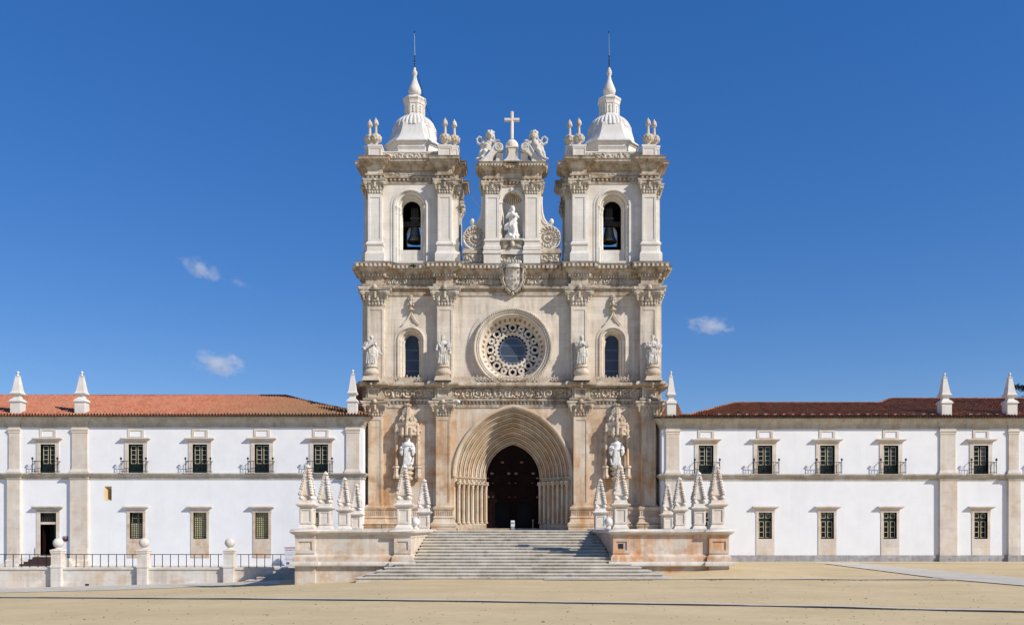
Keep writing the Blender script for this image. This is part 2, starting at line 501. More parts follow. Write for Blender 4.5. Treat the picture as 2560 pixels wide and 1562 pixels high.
M['tiles_l'] = tiles_mat('orange_clay_tiles', (0.47, 0.175, 0.10), (0.33, 0.115, 0.07), (0.42, 0.21, 0.13), (-27.5, -17.0, (0.20, 0.13, 0.07)))
M['tiles_r'] = tiles_mat('brown_clay_tiles', (0.40, 0.165, 0.085), (0.19, 0.08, 0.043), (0.26, 0.16, 0.085))


def sand_mat():
    m, t, b = mat_new('compacted_sand')
    g = N(t, 'ShaderNodeNewGeometry'); pos = g.outputs['Position']
    n1 = noise_at(t, pos, (0.7, 1, 1), 0.35, 7, 0.65)
    col = mixc(t, mapr(t, n1, 0.32, 0.68), (0.535, 0.42, 0.235), (0.655, 0.52, 0.305))
    n6 = noise_at(t, pos, (1, 1, 1), 2.6, 8, 0.75, (7, 1, 4))
    col = mixc(t, mapr(t, n6, 0.4, 0.75, 0, 0.45), col, (0.44, 0.345, 0.215))
    n2 = noise_at(t, pos, (0.12, 1.0, 1), 1.6, 6, 0.65, (3, 3, 3))
    col = mixc(t, mapr(t, n2, 0.5, 0.75, 0, 0.25), col, (0.52, 0.425, 0.29))
    n3 = noise_at(t, pos, (1, 1, 1), 16.0, 4, 0.7)
    col = mixc(t, mapr(t, n3, 0.62, 0.78, 0, 0.5), col, (0.34, 0.27, 0.175))
    v = N(t, 'ShaderNodeTexVoronoi'); v.inputs['Scale'].default_value = 1.3; v.inputs['Randomness'].default_value = 1.0
    t.links.new(pos, v.inputs['Vector'])
    col = mixc(t, mapr(t, v.outputs['Distance'], 0.012, 0.026, 0.6, 0.0), col, (0.10, 0.085, 0.065))
    n4 = noise_at(t, pos, (0.5, 1, 1), 0.8, 6, 0.7, (9, 2, 1))
    col = mixc(t, mapr(t, n4, 0.66, 0.76, 0, 0.6), col, (0.33, 0.30, 0.24))
    t.links.new(col, b.inputs['Base Color']); b.inputs['Roughness'].default_value = 0.95; b.inputs['Specular IOR Level'].default_value = 0.1
    bp = N(t, 'ShaderNodeBump'); bp.inputs['Strength'].default_value = 0.35; bp.inputs['Distance'].default_value = 0.02
    t.links.new(n3, bp.inputs['Height']); t.links.new(bp.outputs[0], b.inputs['Normal'])
    return m


M['sand'] = sand_mat()
M['paving'] = stone('grey_paving', (0.55, 0.50, 0.415), (0.63, 0.58, 0.49), None, grime=0.3, grime_col=(0.22, 0.21, 0.19), joints=(2.0, 50.0), joint_amt=0.2)


def relief(mb, x0, x1, z0, z1, y, amp, seed=0, cell=None, res=0.055, style='scroll'):
    """a band of carved foliage: a grid whose front stands out by up to amp from plane y"""
    nx = max(4, int((x1 - x0) / res)); nz = max(4, int((z1 - z0) / res)); H = z1 - z0
    cell = cell or H * 1.15
    def h(x, z):
        u = (x - x0) / cell; i = math.floor(u); fx = (u - i - 0.5) * cell; fz = z - (z0 + z1) / 2
        r = math.hypot(fx, fz); a = math.atan2(fz, fx); s = 1 if i % 2 else -1
        if style == 'scroll': q = 0.5 + 0.5 * math.sin(r / H * 17 - s * a * 1.0 + i)
        else: q = 0.5 + 0.5 * math.sin(a * 4 + i) * math.cos(r / H * 13)
        n = noise.noise(Vector((x * 5.5 + seed, z * 5.5, seed * 1.7)))
        e = min(1, (min(x - x0, x1 - x, z - z0, z1 - z) + 0.004) / 0.05)
        return max(0, q * 0.75 + n * 0.7 + 0.1) * amp * max(0, e)
    rows = []
    for k in range(nz + 1):
        z = z0 + H * k / nz
        rows.append([(x0 + (x1 - x0) * i / nx, y - h(x0 + (x1 - x0) * i / nx, z), z) for i in range(nx + 1)])
    mb.loft(rows)


# ================================================================== SETTING
def lerp_tab(tab, x):
    if x <= tab[0][0]: return tab[0][1]
    for (a, va), (b, vb) in zip(tab, tab[1:]):
        if x <= b: return va + (vb - va) * (x - a) / (b - a)
    return tab[-1][1]


def sstep(a, b, x):
    t = min(1, max(0, (x - a) / (b - a))); return t * t * (3 - 2 * t)


def G(x, y):
    """height of the sandy square (the eye is at 0)"""
    z = -2.74
    drop = lerp_tab([(-60, 1.8), (-35, 1.3), (-18.7, 0.88), (-12.5, 0.45), (-5, 0.0)], x)
    z -= drop * lerp_tab([(-34, 0.33), (-22, 1.0), (40, 1.0)], y)
    z += 0.47 * sstep(5.5, 13.0, x) * (1 - sstep(13.0, 19.0, x)) * sstep(-25.5, -21.5, y) * (1 - sstep(-16, -3, y))
    if x > 0: z += 0.07 * sstep(-12, -2, y)
    z += 0.012 * noise.noise(Vector((x * 0.15, y * 0.15, 3)))
    return z


def ground_point(px, py):
    d = 18.0
    while d < 120 and -(py - HY) * d / F > G((px - CX) * d / F, d - D): d += 0.04
    x = (px - CX) * d / F
    return Vector((x, d - D, G(x, d - D)))


def frange(a, b, s):
    r = []
    while a < b: r.append(a); a += s
    return r + [b]


def build_ground():
    xs = [-900, -300, -140] + frange(-80, 80, 1.0) + [140, 300, 900]
    ys = [-400, -160, -95] + frange(-75, 12, 0.75) + [30, 80, 200, 500, 1500]
    mb = MB(); mb.loft([[(x, y, G(x, y)) for x in xs] for y in ys])
    o = mb.build('ground', M['sand'], smooth=True, angle=80); tag(o, kind='structure')


build_ground()


def px_line(pts, n):
    """n + 1 points along a pixel polyline, by x"""
    tab = sorted(pts); x0, x1 = tab[0][0], tab[-1][0]
    return [(x0 + (x1 - x0) * k / n, lerp_tab(tab, x0 + (x1 - x0) * k / n)) for k in range(n + 1)]


def drape(name, top, bot, n, mat, lift):
    mb = MB(); rows = []
    T, B = px_line(top, n), px_line(bot, n)
    for q in range(5):
        rows.append([])
        for (a, b) in zip(T, B):
            p0, p1 = ground_point(*a), ground_point(*b); p = p0.lerp(p1, q / 4); p.z = G(p.x, p.y) + lift
            rows[-1].append(tuple(p))
    mb.loft(rows)
    return tag(mb.build(name, mat, smooth=True), kind='structure')


drape('path', [(2040, 1406), (2130, 1405.5), (2560, 1445), (2640, 1452)], [(2040, 1407.5), (2065, 1408.5), (2330, 1443), (2390, 1449), (2560, 1463.5), (2640, 1470)], 60, M['paving'], 0.02)
drape('path_strip', [(1850, 1404.2), (2640, 1408)], [(1850, 1405.4), (2640, 1409.6)], 40, M['paving'], 0.02)
drape('pavement_strip', [(-60, 1468), (0, 1467), (590, 1452), (700, 1450)], [(-60, 1484), (0, 1481.5), (300, 1474), (640, 1461.5), (700, 1460)], 50, M['paving'], 0.02)


def kerb(pts, w, hgt, n=70, both=None):
    """stone kerb with a narrow dark strip at its foot and a dark front face; pts: pixel line of its lower front edge"""
    mb = MB(); L = [ground_point(*p) for p in px_line(pts, n)]
    A = []; Bq = []
    for i, p in enumerate(L):
        d = (L[min(i + 1, n)] - L[max(i - 1, 0)]).normalized(); q = Vector((-d.y, d.x, 0))
        hh = hgt * (0.8 + 0.35 * noise.noise(Vector((p.x * 0.4, 1, 2))))
        gz = p.z
        A.append([tuple(p + Vector((0, 0, hh))), tuple(p + q * w + Vector((0, 0, hh))), tuple(p + q * w + Vector((0, 0, -0.1)))])
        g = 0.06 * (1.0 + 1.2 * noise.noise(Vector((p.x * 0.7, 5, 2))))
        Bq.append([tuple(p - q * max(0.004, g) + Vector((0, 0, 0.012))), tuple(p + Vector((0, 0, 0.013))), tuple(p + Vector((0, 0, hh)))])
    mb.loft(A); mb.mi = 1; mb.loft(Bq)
    return tag(mb.build('kerb', [M['paving'], M['kerb_dark']]), kind='structure')


M['kerb_dark'] = plain('dark_kerb_foot', (0.05, 0.042, 0.032), 0.95)  # dark colour of the kerb's foot strip and front face
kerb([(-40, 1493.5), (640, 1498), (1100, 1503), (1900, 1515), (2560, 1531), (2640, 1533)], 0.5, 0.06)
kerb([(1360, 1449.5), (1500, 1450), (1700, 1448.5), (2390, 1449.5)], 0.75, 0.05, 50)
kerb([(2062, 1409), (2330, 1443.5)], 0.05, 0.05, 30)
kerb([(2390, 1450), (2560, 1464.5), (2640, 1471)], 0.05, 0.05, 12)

# paved walk in front of the left wing, held by the retaining wall
WALK = -2.98
w = MB(); w.box(-70, -12.2, -12.6, -1.0, WALK - 0.4, WALK)
tag(w.build('walkway', M['paving']), kind='structure')


# ================================================================== CHURCH
K0 = K(0)
church = thing('abbey_church', 'pale and ochre limestone church front with twin bell towers, rose window and pointed portal', 'church', (0, 6, -0.12))
FL = -0.12                     # floor of the terrace
XO = 361 * K0                  # outer corner of the front pilasters at the wall plane
SP = 0.46                      # side pilasters stand out from the flanks
PP = 0.55                      # front pilasters stand out from the wall


def zp(py, out=0.0, y=-0.4): return (HY - py) * K(y - out)
def prof(lst, y=-0.4): return [(o if o else 0.006, zp(py, o, y)) for (o, py) in lst]
def mir(path, s): return path if s > 0 else [(-x, y) for (x, y) in reversed(path)]


def front_path(y_end=6.0, o0=321, o1=361, i0=148, i1=187, p=PP, split=None):
    """plan of the church front with its four pilasters and the side pilasters"""
    xo, xp = o1 * K0, o0 * K0; xi0, xi1 = i0 * K0, i1 * K0
    r = [(xp, 0), (xp, -p), (xo, -p), (xo, 0.5), (xo + SP, 0.5), (xo + SP, 1.6), (xo, 1.6), (xo, y_end)]
    inner = [(xi0, 0), (xi0, -p), (xi1, -p), (xi1, 0)]
    half = inner + r
    if split: return half
    return [(-x, y) for (x, y) in reversed(half)] + half


def dentils(mb, path, o0, o1, z0, z1, step, wd, closed=False):
    n = len(path)
    for i in range(n if closed else n - 1):
        a, b = Vector(path[i]), Vector(path[(i + 1) % n]); d = b - a; L = d.length
        if L < 0.2: continue
        d /= L; q = Vector((d.y, -d.x))
        if q.y > 0.5: continue
        a2, L2 = a, L
        # outside corners carry the row round, inside corners shorten it
        def turn(k):
            A, Bv, Cv = Vector(path[(k - 1) % n]), Vector(path[k % n]), Vector(path[(k + 1) % n])
            u, v = Bv - A, Cv - Bv; return u.x * v.y - u.y * v.x
        e0 = o1 if (closed or i > 0) and turn(i) > 0 else (-o1 if (closed or i > 0) else 0)
        e1 = o1 if (closed or i < n - 2) and turn(i + 1) > 0 else (-o1 if (closed or i < n - 2) else 0)
        L2 = L + e0 + e1
        if L2 < wd * 1.5: continue
        k = max(1, int(L2 / step))
        for j in range(k):
            t = -e0 + L2 * (j + 0.5) / k
            c = [a + d * (t + sx * wd / 2) + q * o for sx, o in ((-1, o0), (1, o0), (1, o1), (-1, o1))]
            vs = [(p.x, p.y, z0) for p in c] + [(p.x, p.y, z1) for p in c]
            mb.add(vs, [(0, 3, 2, 1), (4, 5, 6, 7), (0, 1, 5, 4), (1, 2, 6, 5), (2, 3, 7, 6), (3, 0, 4, 7)])


def capital_mb(W, H, flare, dep, rich=True):
    """composite capital on a shaft W wide; local: centre bottom of the front face at the origin, wall behind at +y"""
    mb = MB(); h = W / 2
    mb.box(-h * 1.04, h * 1.04, -0.03, dep, 0, 0.06 * H)
    ex = flare * W
    # bell
    rows = []
    for t in (0, 0.25, 0.5, 0.75, 0.9):
        e = ex * 0.75 * t ** 2.2; z = H * (0.05 + 0.87 * t)
        rows.append([(-h - e, dep, z), (-h - e, -e, z), (h + e, -e, z), (h + e, dep, z)])
    mb.loft(rows)
    # leaves
    for row, (z, n, s) in enumerate(((0.22, 5, 0.105), (0.42, 4, 0.125))):
        for k in range(n):
            x = (-1 + 2 * (k + 0.5) / n) * h * (0.98 + 0.1 * row); e = 0.03 * W + 0.07 * W * row
            mb.ball((x, -e, H * z), (s * W, 0.07 * W, 0.15 * H), 6, 5)
            mb.ball((x, -e - 0.06 * W, H * (z + 0.12)), (s * W * 0.7, 0.06 * W, 0.05 * H), 6, 4)
        for sx in (-1, 1):
            for yy in (0.2, 0.65):
                mb.ball((sx * (h + 0.02 * W + 0.05 * W * row), yy * dep, H * z), (0.06 * W, 0.16 * dep, 0.15 * H), 6, 5)
    # volutes with hanging fruit, one at each corner
    for sx in (-1, 1):
        x = sx * (h + ex * 0.55); yv = -ex * 0.55
        mb.tube([(x, yv - 0.10 * W, H * 0.74), (x, yv + 0.16 * W, H * 0.74)], 0.145 * H, 9)
        mb.tube([(x, yv - 0.14 * W, H * 0.74), (x, yv, H * 0.74)], 0.075 * H, 7)
        mb.ball((x * 0.97, yv * 0.8, H * 0.53), (0.09 * W, 0.09 * W, 0.075 * H), 7, 5)
        mb.ball((x * 0.93, yv * 0.6, H * 0.40), (0.075 * W, 0.075 * W, 0.065 * H), 7, 5)
        mb.tube([(sx * h * 0.15, -0.1 * W, H * 0.80), (sx * h * 0.6, -ex * 0.5 - 0.08 * W, H * 0.76), (x * 0.96, yv - 0.06 * W, H * 0.80)], 0.05 * H, 6)
    for zc, rr in ((0.72, 0.10), (0.60, 0.12), (0.50, 0.085)):
        mb.ball((0, -ex * 0.35 - 0.06 * W, H * zc), (rr * W, 0.09 * W, 0.075 * H), 7, 5)
    # abacus, hollowed in front, with a flower
    e = ex; ab = [(-h - e, dep), (-h - e, -e)] + [(-(h + e) + 2 * (h + e) * k / 8, -e + 0.30 * e * math.sin(PI * k / 8)) for k in range(1, 8)] + [(h + e, -e), (h + e, dep)]
    mb.plate(ab, H * 0.87, H * 0.93)
    e = ex * 1.08; ab = [(-h - e, dep), (-h - e, -e)] + [(-(h + e) + 2 * (h + e) * k / 8, -e + 0.30 * e * math.sin(PI * k / 8)) for k in range(1, 8)] + [(h + e, -e), (h + e, dep)]
    mb.plate(ab, H * 0.935, H)
    if rich: mb.ball((0, -ex * 0.8 - 0.05 * W, H * 0.98), (0.16 * W, 0.13 * W, 0.15 * H), 8, 6)
    else: mb.ball((0, -ex * 0.8 - 0.03 * W, H * 0.93), (0.13 * W, 0.09 * W, 0.08 * H), 8, 6)
    return mb


def pilaster_mb(x0, x1, y0, y1, z0, z1, axis='y', sgn=-1):
    """panelled shaft between z0 and z1; faces -y (axis y) or +-x"""
    mb = MB(); mb.box(x0, x1, y0, y1, z0, z1)
    t = 0.045; b = 0.16
    if axis == 'y':
        xa, xb = x0, x1
        for (a, c, d, e) in ((xa, xa + b, z0, z1), (xb - b, xb, z0, z1), (xa + b, xb - b, z0, z0 + b * 1.4), (xa + b, xb - b, z1 - b * 1.4, z1)):
            mb.box(a, c, y0 - t, y0 + 0.01, d, e)
        mb.box(xa + b, xa + b + 0.035, y0 - t * 0.5, y0 + 0.01, z0 + b * 1.4, z1 - b * 1.4)
        mb.box(xb - b - 0.035, xb - b, y0 - t * 0.5, y0 + 0.01, z0 + b * 1.4, z1 - b * 1.4)
    else:
        xf = x1 if sgn > 0 else x0
        xa, xb = (xf - 0.01, xf + t) if sgn > 0 else (xf - t, xf + 0.01)
        for (a, c, d, e) in ((y0, y0 + b, z0, z1), (y1 - b, y1, z0, z1), (y0 + b, y1 - b, z0, z0 + b * 1.4), (y0 + b, y1 - b, z1 - b * 1.4, z1)):
            mb.box(xa, xb, a, c, d, e)
    return mb


# ---- main wall with its openings
PCX = PX(1282.5, 0); PHW = 147 * K0; PSZ = PZ(1191, 0); PAZ = PZ(1015, 0)
RCX, RCZ, RR = PX(1281.5, 0), PZ(870, 0), 80 * K0
LOFF, LHW = 252 * K0, 34.5 * K0
wall_top = PZ(657, 0)
mb = MB()
outer = [(-XO, FL), (XO, FL), (XO, wall_top), (-XO, wall_top)]
portal_hole = [(PCX - PHW, FL + 0.001), (PCX + PHW, FL + 0.001)] + pointed(PCX - PHW, PCX + PHW, PSZ, PAZ, 16)
outer = [(-XO, FL), (PCX - PHW, FL)] + list(reversed(pointed(PCX - PHW, PCX + PHW, PSZ, PAZ, 16))) + [(PCX + PHW, FL), (XO, FL), (XO, wall_top), (-XO, wall_top)]
holes = [arc(RCX, RCZ, RR, 0, 2 * PI, 64)[:-1]]
for s in (-1, 1): holes.append(round_arch(s * LOFF - LHW, s * LOFF + LHW, PZ(946, 0), PZ(849, 0), 20))
mb.prism(outer, 0.0, 1.0, holes)
for s in (-1, 1): mb.box(*sorted((s * XO, s * (XO - 1.0))), 1.0, 6.0, FL, wall_top)
wall = mb.build('facade_wall', M['facade'], church)
mb = MB(); mb.box(-10.9, 10.9, 6.0, 40.0, FL, 17.0)
mb.prism([(-11.4, 16.9), (11.4, 16.9), (0, 20.0)], 6.2, 40.0)
mb.build('nave_body', M['facade'], church)
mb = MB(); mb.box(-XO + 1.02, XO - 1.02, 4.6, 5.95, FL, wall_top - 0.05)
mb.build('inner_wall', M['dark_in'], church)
# floor slab over the towers' foot so that the ledge is closed
mb = MB(); mb.box(-XO + 0.01, XO - 0.01, 0.01, 6.0, wall_top - 0.02, wall_top + 0.16)
mb.build('tower_deck', M['cornice'], church)

# ---- base mouldings, both sides of the portal
base_prof = prof([(0.40, 1325.3), (0.40, 1317), (0.46, 1315), (0.47, 1308), (0.40, 1306), (0.28, 1304), (0.26, 1300), (0.20, 1297), (0.28, 1293), (0.17, 1289), (0.15, 1276), (0.26, 1272), (0.27, 1267), (0.05, 1264), (0.0, 1261)])
base_prof[0] = (0.40, FL)
for s in (-1, 1):
    mb = MB(); path = mir([(PHW + 0.02 if s > 0 else PHW + 0.02, 0)] + front_path(split=True)[1:], s)
    path = mir([(151 * K0, 0.0)] + [(151 * K0, -PP)] + front_path(split=True)[2:], s)
    mb.sweep(path, base_prof)
    dentils(mb, path, 0.14, 0.20, zp(1288), zp(1277), 0.16, 0.075)
    b = mb.build('base_moulding', M['facade'], church, smooth=True)

# ---- entablature over the lower storey
e1 = prof([(0, 1018), (0.06, 1017.5), (0.08, 1008), (0.0, 1007), (0.0, 1001), (0.24, 1000), (0.27, 995.5), (0.05, 994.5), (0.05, 968.5), (0.15, 967.5), (0.28, 965), (0.50, 963.5), (0.60, 961), (0.62, 957), (0.56, 953.5), (0.40, 953), (-0.3, 952.6)])
p1 = front_path(i0=150, i1=190, o0=324, o1=361)
mb = MB(); mb.sweep(p1, e1)
dentils(mb, p1, 0.0, 0.16, zp(1006.5), zp(1001.2), 0.30, 0.16)
ent1 = mb.build('lower_entablature', M['cornice'], church, smooth=True)
fz = MB()
for (a, b_) in ((-322, -192), (-148, 148), (192, 322)): relief(fz, a * K0, b_ * K0, zp(993.5), zp(970), -0.03, 0.26, 3, cell=0.84, style='scroll', res=0.05)
for (a, b_) in ((-320, -194), (-146, 146), (194, 320)):
    n = int((b_ - a) * K0 / 0.84)
    for k in range(n + 1):
        x = a * K0 + (b_ - a) * K0 * k / n; fz.box(x - 0.035, x + 0.035, -0.20, -0.04, zp(993.6), zp(969.5))
fz.build('carved_frieze', M['carved'], ent1, smooth=True, angle=60)
for (o, wdt) in ((170, 38), (343, 36)):
    for s in (-1, 1):
        b_ = MB(); x0, x1 = sorted(((o - wdt / 2 + 4) * K0 * s, (o + wdt / 2 - 4) * K0 * s))
        for (a, c, d, e) in ((x0, x0 + 0.1, 993, 970), (x1 - 0.1, x1, 993, 970), (x0 + 0.1, x1 - 0.1, 993, 990), (x0 + 0.1, x1 - 0.1, 973, 970)):
            b_.box(a, c, -PP - 0.11, -PP - 0.02, zp(d, 0, -0.6), zp(e, 0, -0.6))
        b_.build('panel_frame', M['facade'], ent1)
# pierced cresting along the ledge, fleur by fleur
cr = MB()
for (a, b_) in ((-322, -200), (-146, 146), (200, 322)):
    x = a * K0; n = int((b_ - a) * K0 / 0.30)
    for k in range(n):
        c = a * K0 + (b_ - a) * K0 * (k + 0.5) / n; y = -0.42; z0 = zp(953, 0.1, -0.2)
        cr.tube([(c - 0.15, y, z0), (c - 0.02, y, z0 + 0.13), (c + 0.14, y, z0 + 0.24)], 0.036, 5)
        cr.tube([(c + 0.15, y, z0), (c + 0.02, y, z0 + 0.13), (c - 0.14, y, z0 + 0.24)], 0.036, 5)
        cr.box(c - 0.15, c + 0.15, y - 0.03, y + 0.03, z0 + 0.23, z0 + 0.28)
        q = 0.0 if k % 3 else 0.07
        cr.ball((c, y, z0 + 0.34 + q), (0.055, 0.04, 0.075 + q * 0.6), 6, 4)
        for sx in (-1, 1): cr.ball((c + sx * 0.08, y, z0 + 0.31), (0.04, 0.03, 0.035), 5, 4)
cr.build('cresting', M['carved'], ent1)
for o in (-352, -173, 174, 352):       # lion-head waterspouts on the ledge
    g_ = MB(); x = o * K(-1.2); z = zp(958, 0.7, -0.6)
    g_.ball((x, -1.22, z), (0.16, 0.14, 0.17), 9, 6); g_.ball((x, -1.36, z - 0.05), (0.09, 0.10, 0.08), 8, 5)
    for a in range(7): g_.ball((x + 0.17 * math.cos(a * 0.9), -1.17, z + 0.16 * math.sin(a * 0.9)), 0.07, 6, 4)
    g_.ball((x, -1.15, z - 0.22), (0.10, 0.10, 0.12), 7, 5)
    g_.build('waterspout', M['carved'], ent1, smooth=True, angle=60)

# ---- entablature over the rose storey
e2 = prof([(0, 737), (0.07, 736), (0.09, 727), (0.0, 726), (0.0, 719), (0.26, 717.5), (0.29, 711), (0.05, 709.5), (0.05, 694), (0.13, 692.5), (0.16, 688), (0.26, 685), (0.30, 680), (0.48, 674), (0.55, 671), (0.56, 668), (0.70, 667), (0.72, 659.5), (0.82, 658), (0.82, 656), (-0.5, 655)])
p2 = front_path()
mb = MB(); mb.sweep(p2, e2)
mb.mi = 1; dentils(mb, p2, 0.60, 0.80, zp(667, 0.7), zp(660, 0.7), 0.34, 0.18); dentils(mb, p2, 0.16, 0.30, zp(691, 0.2), zp(686, 0.2), 0.22, 0.12)
ent2 = mb.build('upper_entablature', [M['cornice'], M['carved']], church, smooth=True)
fz = MB()
for (a, b_) in ((-319, -190), (-146, 146), (190, 319)): relief(fz, a * K0, b_ * K0, zp(708.5), zp(695.5), -0.03, 0.2, 8, cell=0.62, res=0.05)
fz.build('carved_frieze', M['carved'], ent2, smooth=True, angle=180)
mb = MB(); mb.sweep(p2, prof([(-0.3, 655.2), (0.84, 655.4), (0.85, 654.2), (-0.3, 653.4)]))
mb.build('lead_capping', M['lead'], ent2)


def front_pilasters(p0, p1, py_shaft, py_cap, widths, flare, tag_mat, rich):
    for (o0, o1) in widths:
        for s in (-1, 1):
            x0, x1 = sorted((s * o0 * K(-PP), s * o1 * K(-PP)))
            zb, zt = zp(py_shaft[0], 0, -PP), zp(py_shaft[1], 0, -PP)
            o = pilaster_mb(x0, x1, -PP, 0.0, zb, zt).build('pilaster', tag_mat, church)
            c = MB(); W = x1 - x0
            c.merge(capital_mb(W, zp(py_cap[1], 0, -PP) - zt, flare, PP, rich), ((x0 + x1) / 2, -PP, zt))
            c.build('capital', M['carved'], o, smooth=True, angle=50)


front_pilasters(None, None, (1263, 1043), (1043, 1004), ((154, 190), (324, 359)), 0.46, M['facade'], True)
front_pilasters(None, None, (953, 768), (768, 721), ((148, 187), (321, 361)), 0.46, M['facade'], True)
for (py0, py1, py2) in ((1263, 1043, 1004), (953, 768, 721)):          # side pilasters on the flanks
    for s in (-1, 1):
        x0, x1 = sorted((s * XO, s * (XO + SP - 0.003))); zb, zt = zp(py0, 0, 1), zp(py1, 0, 1)
        o = pilaster_mb(x0, x1, 0.5, 1.6, zb, zt, 'x', s).build('side_pilaster', M['facade'], church)
        c = MB(); q = capital_mb(1.1, zp(py2, 0, 1) - zt, 0.36, SP, True)
        # turn to face sideways
        t = MB(); t.add([(s * (-v[1]) + s * (XO + SP), v[0] + 1.05, v[2] + zt) for v in q.v], q.f)
        t.build('capital', M['carved'], o, smooth=True, angle=50)

# ---- portal: seven receding orders over shafts
def portal():
    y1 = 3.0; hwi = 66.5 * K(y1); apex_i = PZ(1111, y1); NO = 8
    pr = []                                  # (t along the splay, extra y, extra half-width)
    for k in range(NO):
        for a in range(7):
            u = a / 6; pr.append(((k + 0.10 + 0.50 * u) / NO, -0.17 * math.sin(PI * u), 0.0))
        pr.append(((k + 0.64) / NO, 0.07, 0))
        for a in range(4):
            u = a / 3; pr.append(((k + 0.70 + 0.24 * u) / NO, 0.02 - 0.09 * math.sin(PI * u), 0.0))
        pr.append(((k + 1.0) / NO, 0.09, 0))
    rows = []
    for (t, dy, dh) in [(0, -0.10, 0), (0.012, -0.16, 0)] + pr:
        hw = PHW + (hwi - PHW) * t; az = PAZ + (apex_i - PAZ) * t; y = y1 * t + dy
        n = 26
        pts = pointed(PCX - hw, PCX + hw, PSZ + 0.02, az, n)
        rows.append([(x, y, z) for (x, z) in pts])
    mb = MB(); mb.loft(rows)
    # hood moulding
    hood = []
    for (dh, y) in ((0.12, 0.0), (0.12, -0.16), (0.02, -0.20), (-0.10, -0.14), (-0.10, 0.0)):
        hood.append([(x, y, z) for (x, z) in pointed(PCX - PHW - dh, PCX + PHW + dh, PSZ + 0.02, PAZ + dh * 1.1, 26)])
    mb.loft(hood)
    po = mb.build('portal', M['portal'], church, smooth=True, angle=50)
    zi = PSZ
    for s in (-1, 1):
        # splayed jamb wall, impost, plinth
        P0, P1 = (PCX + s * PHW, 0.0), (PCX + s * hwi, y1)
        jb = MB()
        path = [P0, P1] if s < 0 else [P1, P0]
        nrm = Vector((P1[0] - P0[0], P1[1] - P0[1])).normalized()
        back = Vector((s * 0.5, 0.5))
        jb.plate([P0, P1, (P1[0] + s * 0.6, P1[1] + 0.5), (P0[0] + s * 0.02, P1[1] + 0.5)], FL, PSZ + 0.05)
        jb.build('jamb', M['portal'], po)
        im = MB()
        steps = []
        for k in range(NO):
            t0, t1 = k / NO, (k + 1) / NO
            a = (PCX + s * (PHW + (hwi - PHW) * t0), y1 * t0); b_ = (PCX + s * (PHW + (hwi - PHW) * t0), y1 * t1)
            c = (PCX + s * (PHW + (hwi - PHW) * t1), y1 * t1); steps += [a, b_]
        steps.append((PCX + s * hwi, y1))
        pts = steps if s < 0 else list(reversed(steps))
        im.sweep(pts, [(-0.05, PSZ - 0.34), (0.10, PSZ - 0.30), (0.16, PSZ - 0.2), (0.16, PSZ - 0.12), (0.24, PSZ - 0.06), (0.24, PSZ + 0.03), (-0.05, PSZ + 0.04)])
        im.build('impost', M['portal'], po)
        pl = MB(); pl.sweep(pts, [(0.34, FL), (0.34, FL + 0.48), (0.26, FL + 0.55), (-0.05, FL + 0.56)])
        pl.build('plinth', M['portal'], po)
        for k in range(7):
            t = (k + 0.55) / 7.15
            x = PCX + s * (PHW + (hwi - PHW) * t - 0.20); y = y1 * t - 0.16
            r = 0.115; zb = FL + 0.56; zc = PSZ - 1.0
            c = MB(); c.lathe(x, y, [(r * 1.5, zb), (r * 1.55, zb + 0.08), (r * 1.1, zb + 0.14), (r * 1.25, zb + 0.19), (r, zb + 0.25), (r * 0.96, zc), (r * 1.2, zc + 0.03), (r * 1.2, zc + 0.09), (r, zc + 0.11)], 12)
            co = c.build('column', M['portal'], po, smooth=True)
            q = MB(); q.lathe(x, y, [(r, zc + 0.11), (r * 1.1, zc + 0.25), (r * 1.5, zc + 0.48), (r * 2.0, zc + 0.60), (r * 2.0, PSZ - 0.33)], 10)
            for a in range(6):
                q.ball((x + r * 1.55 * math.cos(a * PI / 3), y + r * 1.55 * math.sin(a * PI / 3), zc + 0.46), (0.07, 0.07, 0.09), 6, 4)
            q.build('column_capital', M['portal'], po, smooth=True)
    # doors
    yd = y1 + 0.25; n = 16
    inner = [(PCX - hwi + 0.03, FL + 0.18), (PCX + hwi - 0.03, FL + 0.18)] + pointed(PCX - hwi + 0.03, PCX + hwi - 0.03, PSZ, apex_i - 0.03, n)
    wicket = []
    for s in (-1, 1):
        c = PCX + s * hwi * 0.42; hw = hwi * 0.27
        wicket.append([(c - hw, FL + 0.34), (c + hw, FL + 0.34), (c + hw, FL + 2.25)] + [(c + hw * math.cos(a * PI / 8), FL + 2.25 + 0.22 * math.sin(a * PI / 8)) for a in range(1, 8)] + [(c - hw, FL + 2.25)])
    d = MB(); d.prism(inner, yd, yd + 0.14, wicket)
    for s in (-1, 1):          # raised panels
        for (xa, xb, za, zb_) in ((0.08, 0.86, 2.75, 3.75), (0.08, 0.86, 3.95, 4.85), (0.10, 0.70, 5.05, 5.7)):
            a, b_ = sorted((PCX + s * hwi * xa, PCX + s * hwi * xb))
            d.box(a, b_, yd - 0.04, yd + 0.01, FL + za, FL + zb_)
            d.box(a + 0.15, b_ - 0.15, yd - 0.07, yd - 0.03, FL + za + 0.15, FL + zb_ - 0.15)
        c = PCX + s * hwi * 0.42; hw = hwi * 0.27
        for sx in (-1, 1): d.box(c + sx * (hw + 0.06) - 0.05, c + sx * (hw + 0.06) + 0.05, yd - 0.05, yd + 0.01, FL + 0.34, FL + 2.4)
    d.box(PCX - 0.05, PCX + 0.05, yd - 0.06, yd + 0.01, FL + 0.2, FL + 6.2)
    d.box(PCX - hwi + 0.05, PCX + hwi - 0.05, yd - 0.05, yd + 0.01, FL + 2.5, FL + 2.66)
    d.box(PCX - hwi + 0.05, PCX + hwi - 0.05, yd - 0.06, yd + 0.01, FL + 4.88, FL + 5.0)
    d.mi = 1; br = d
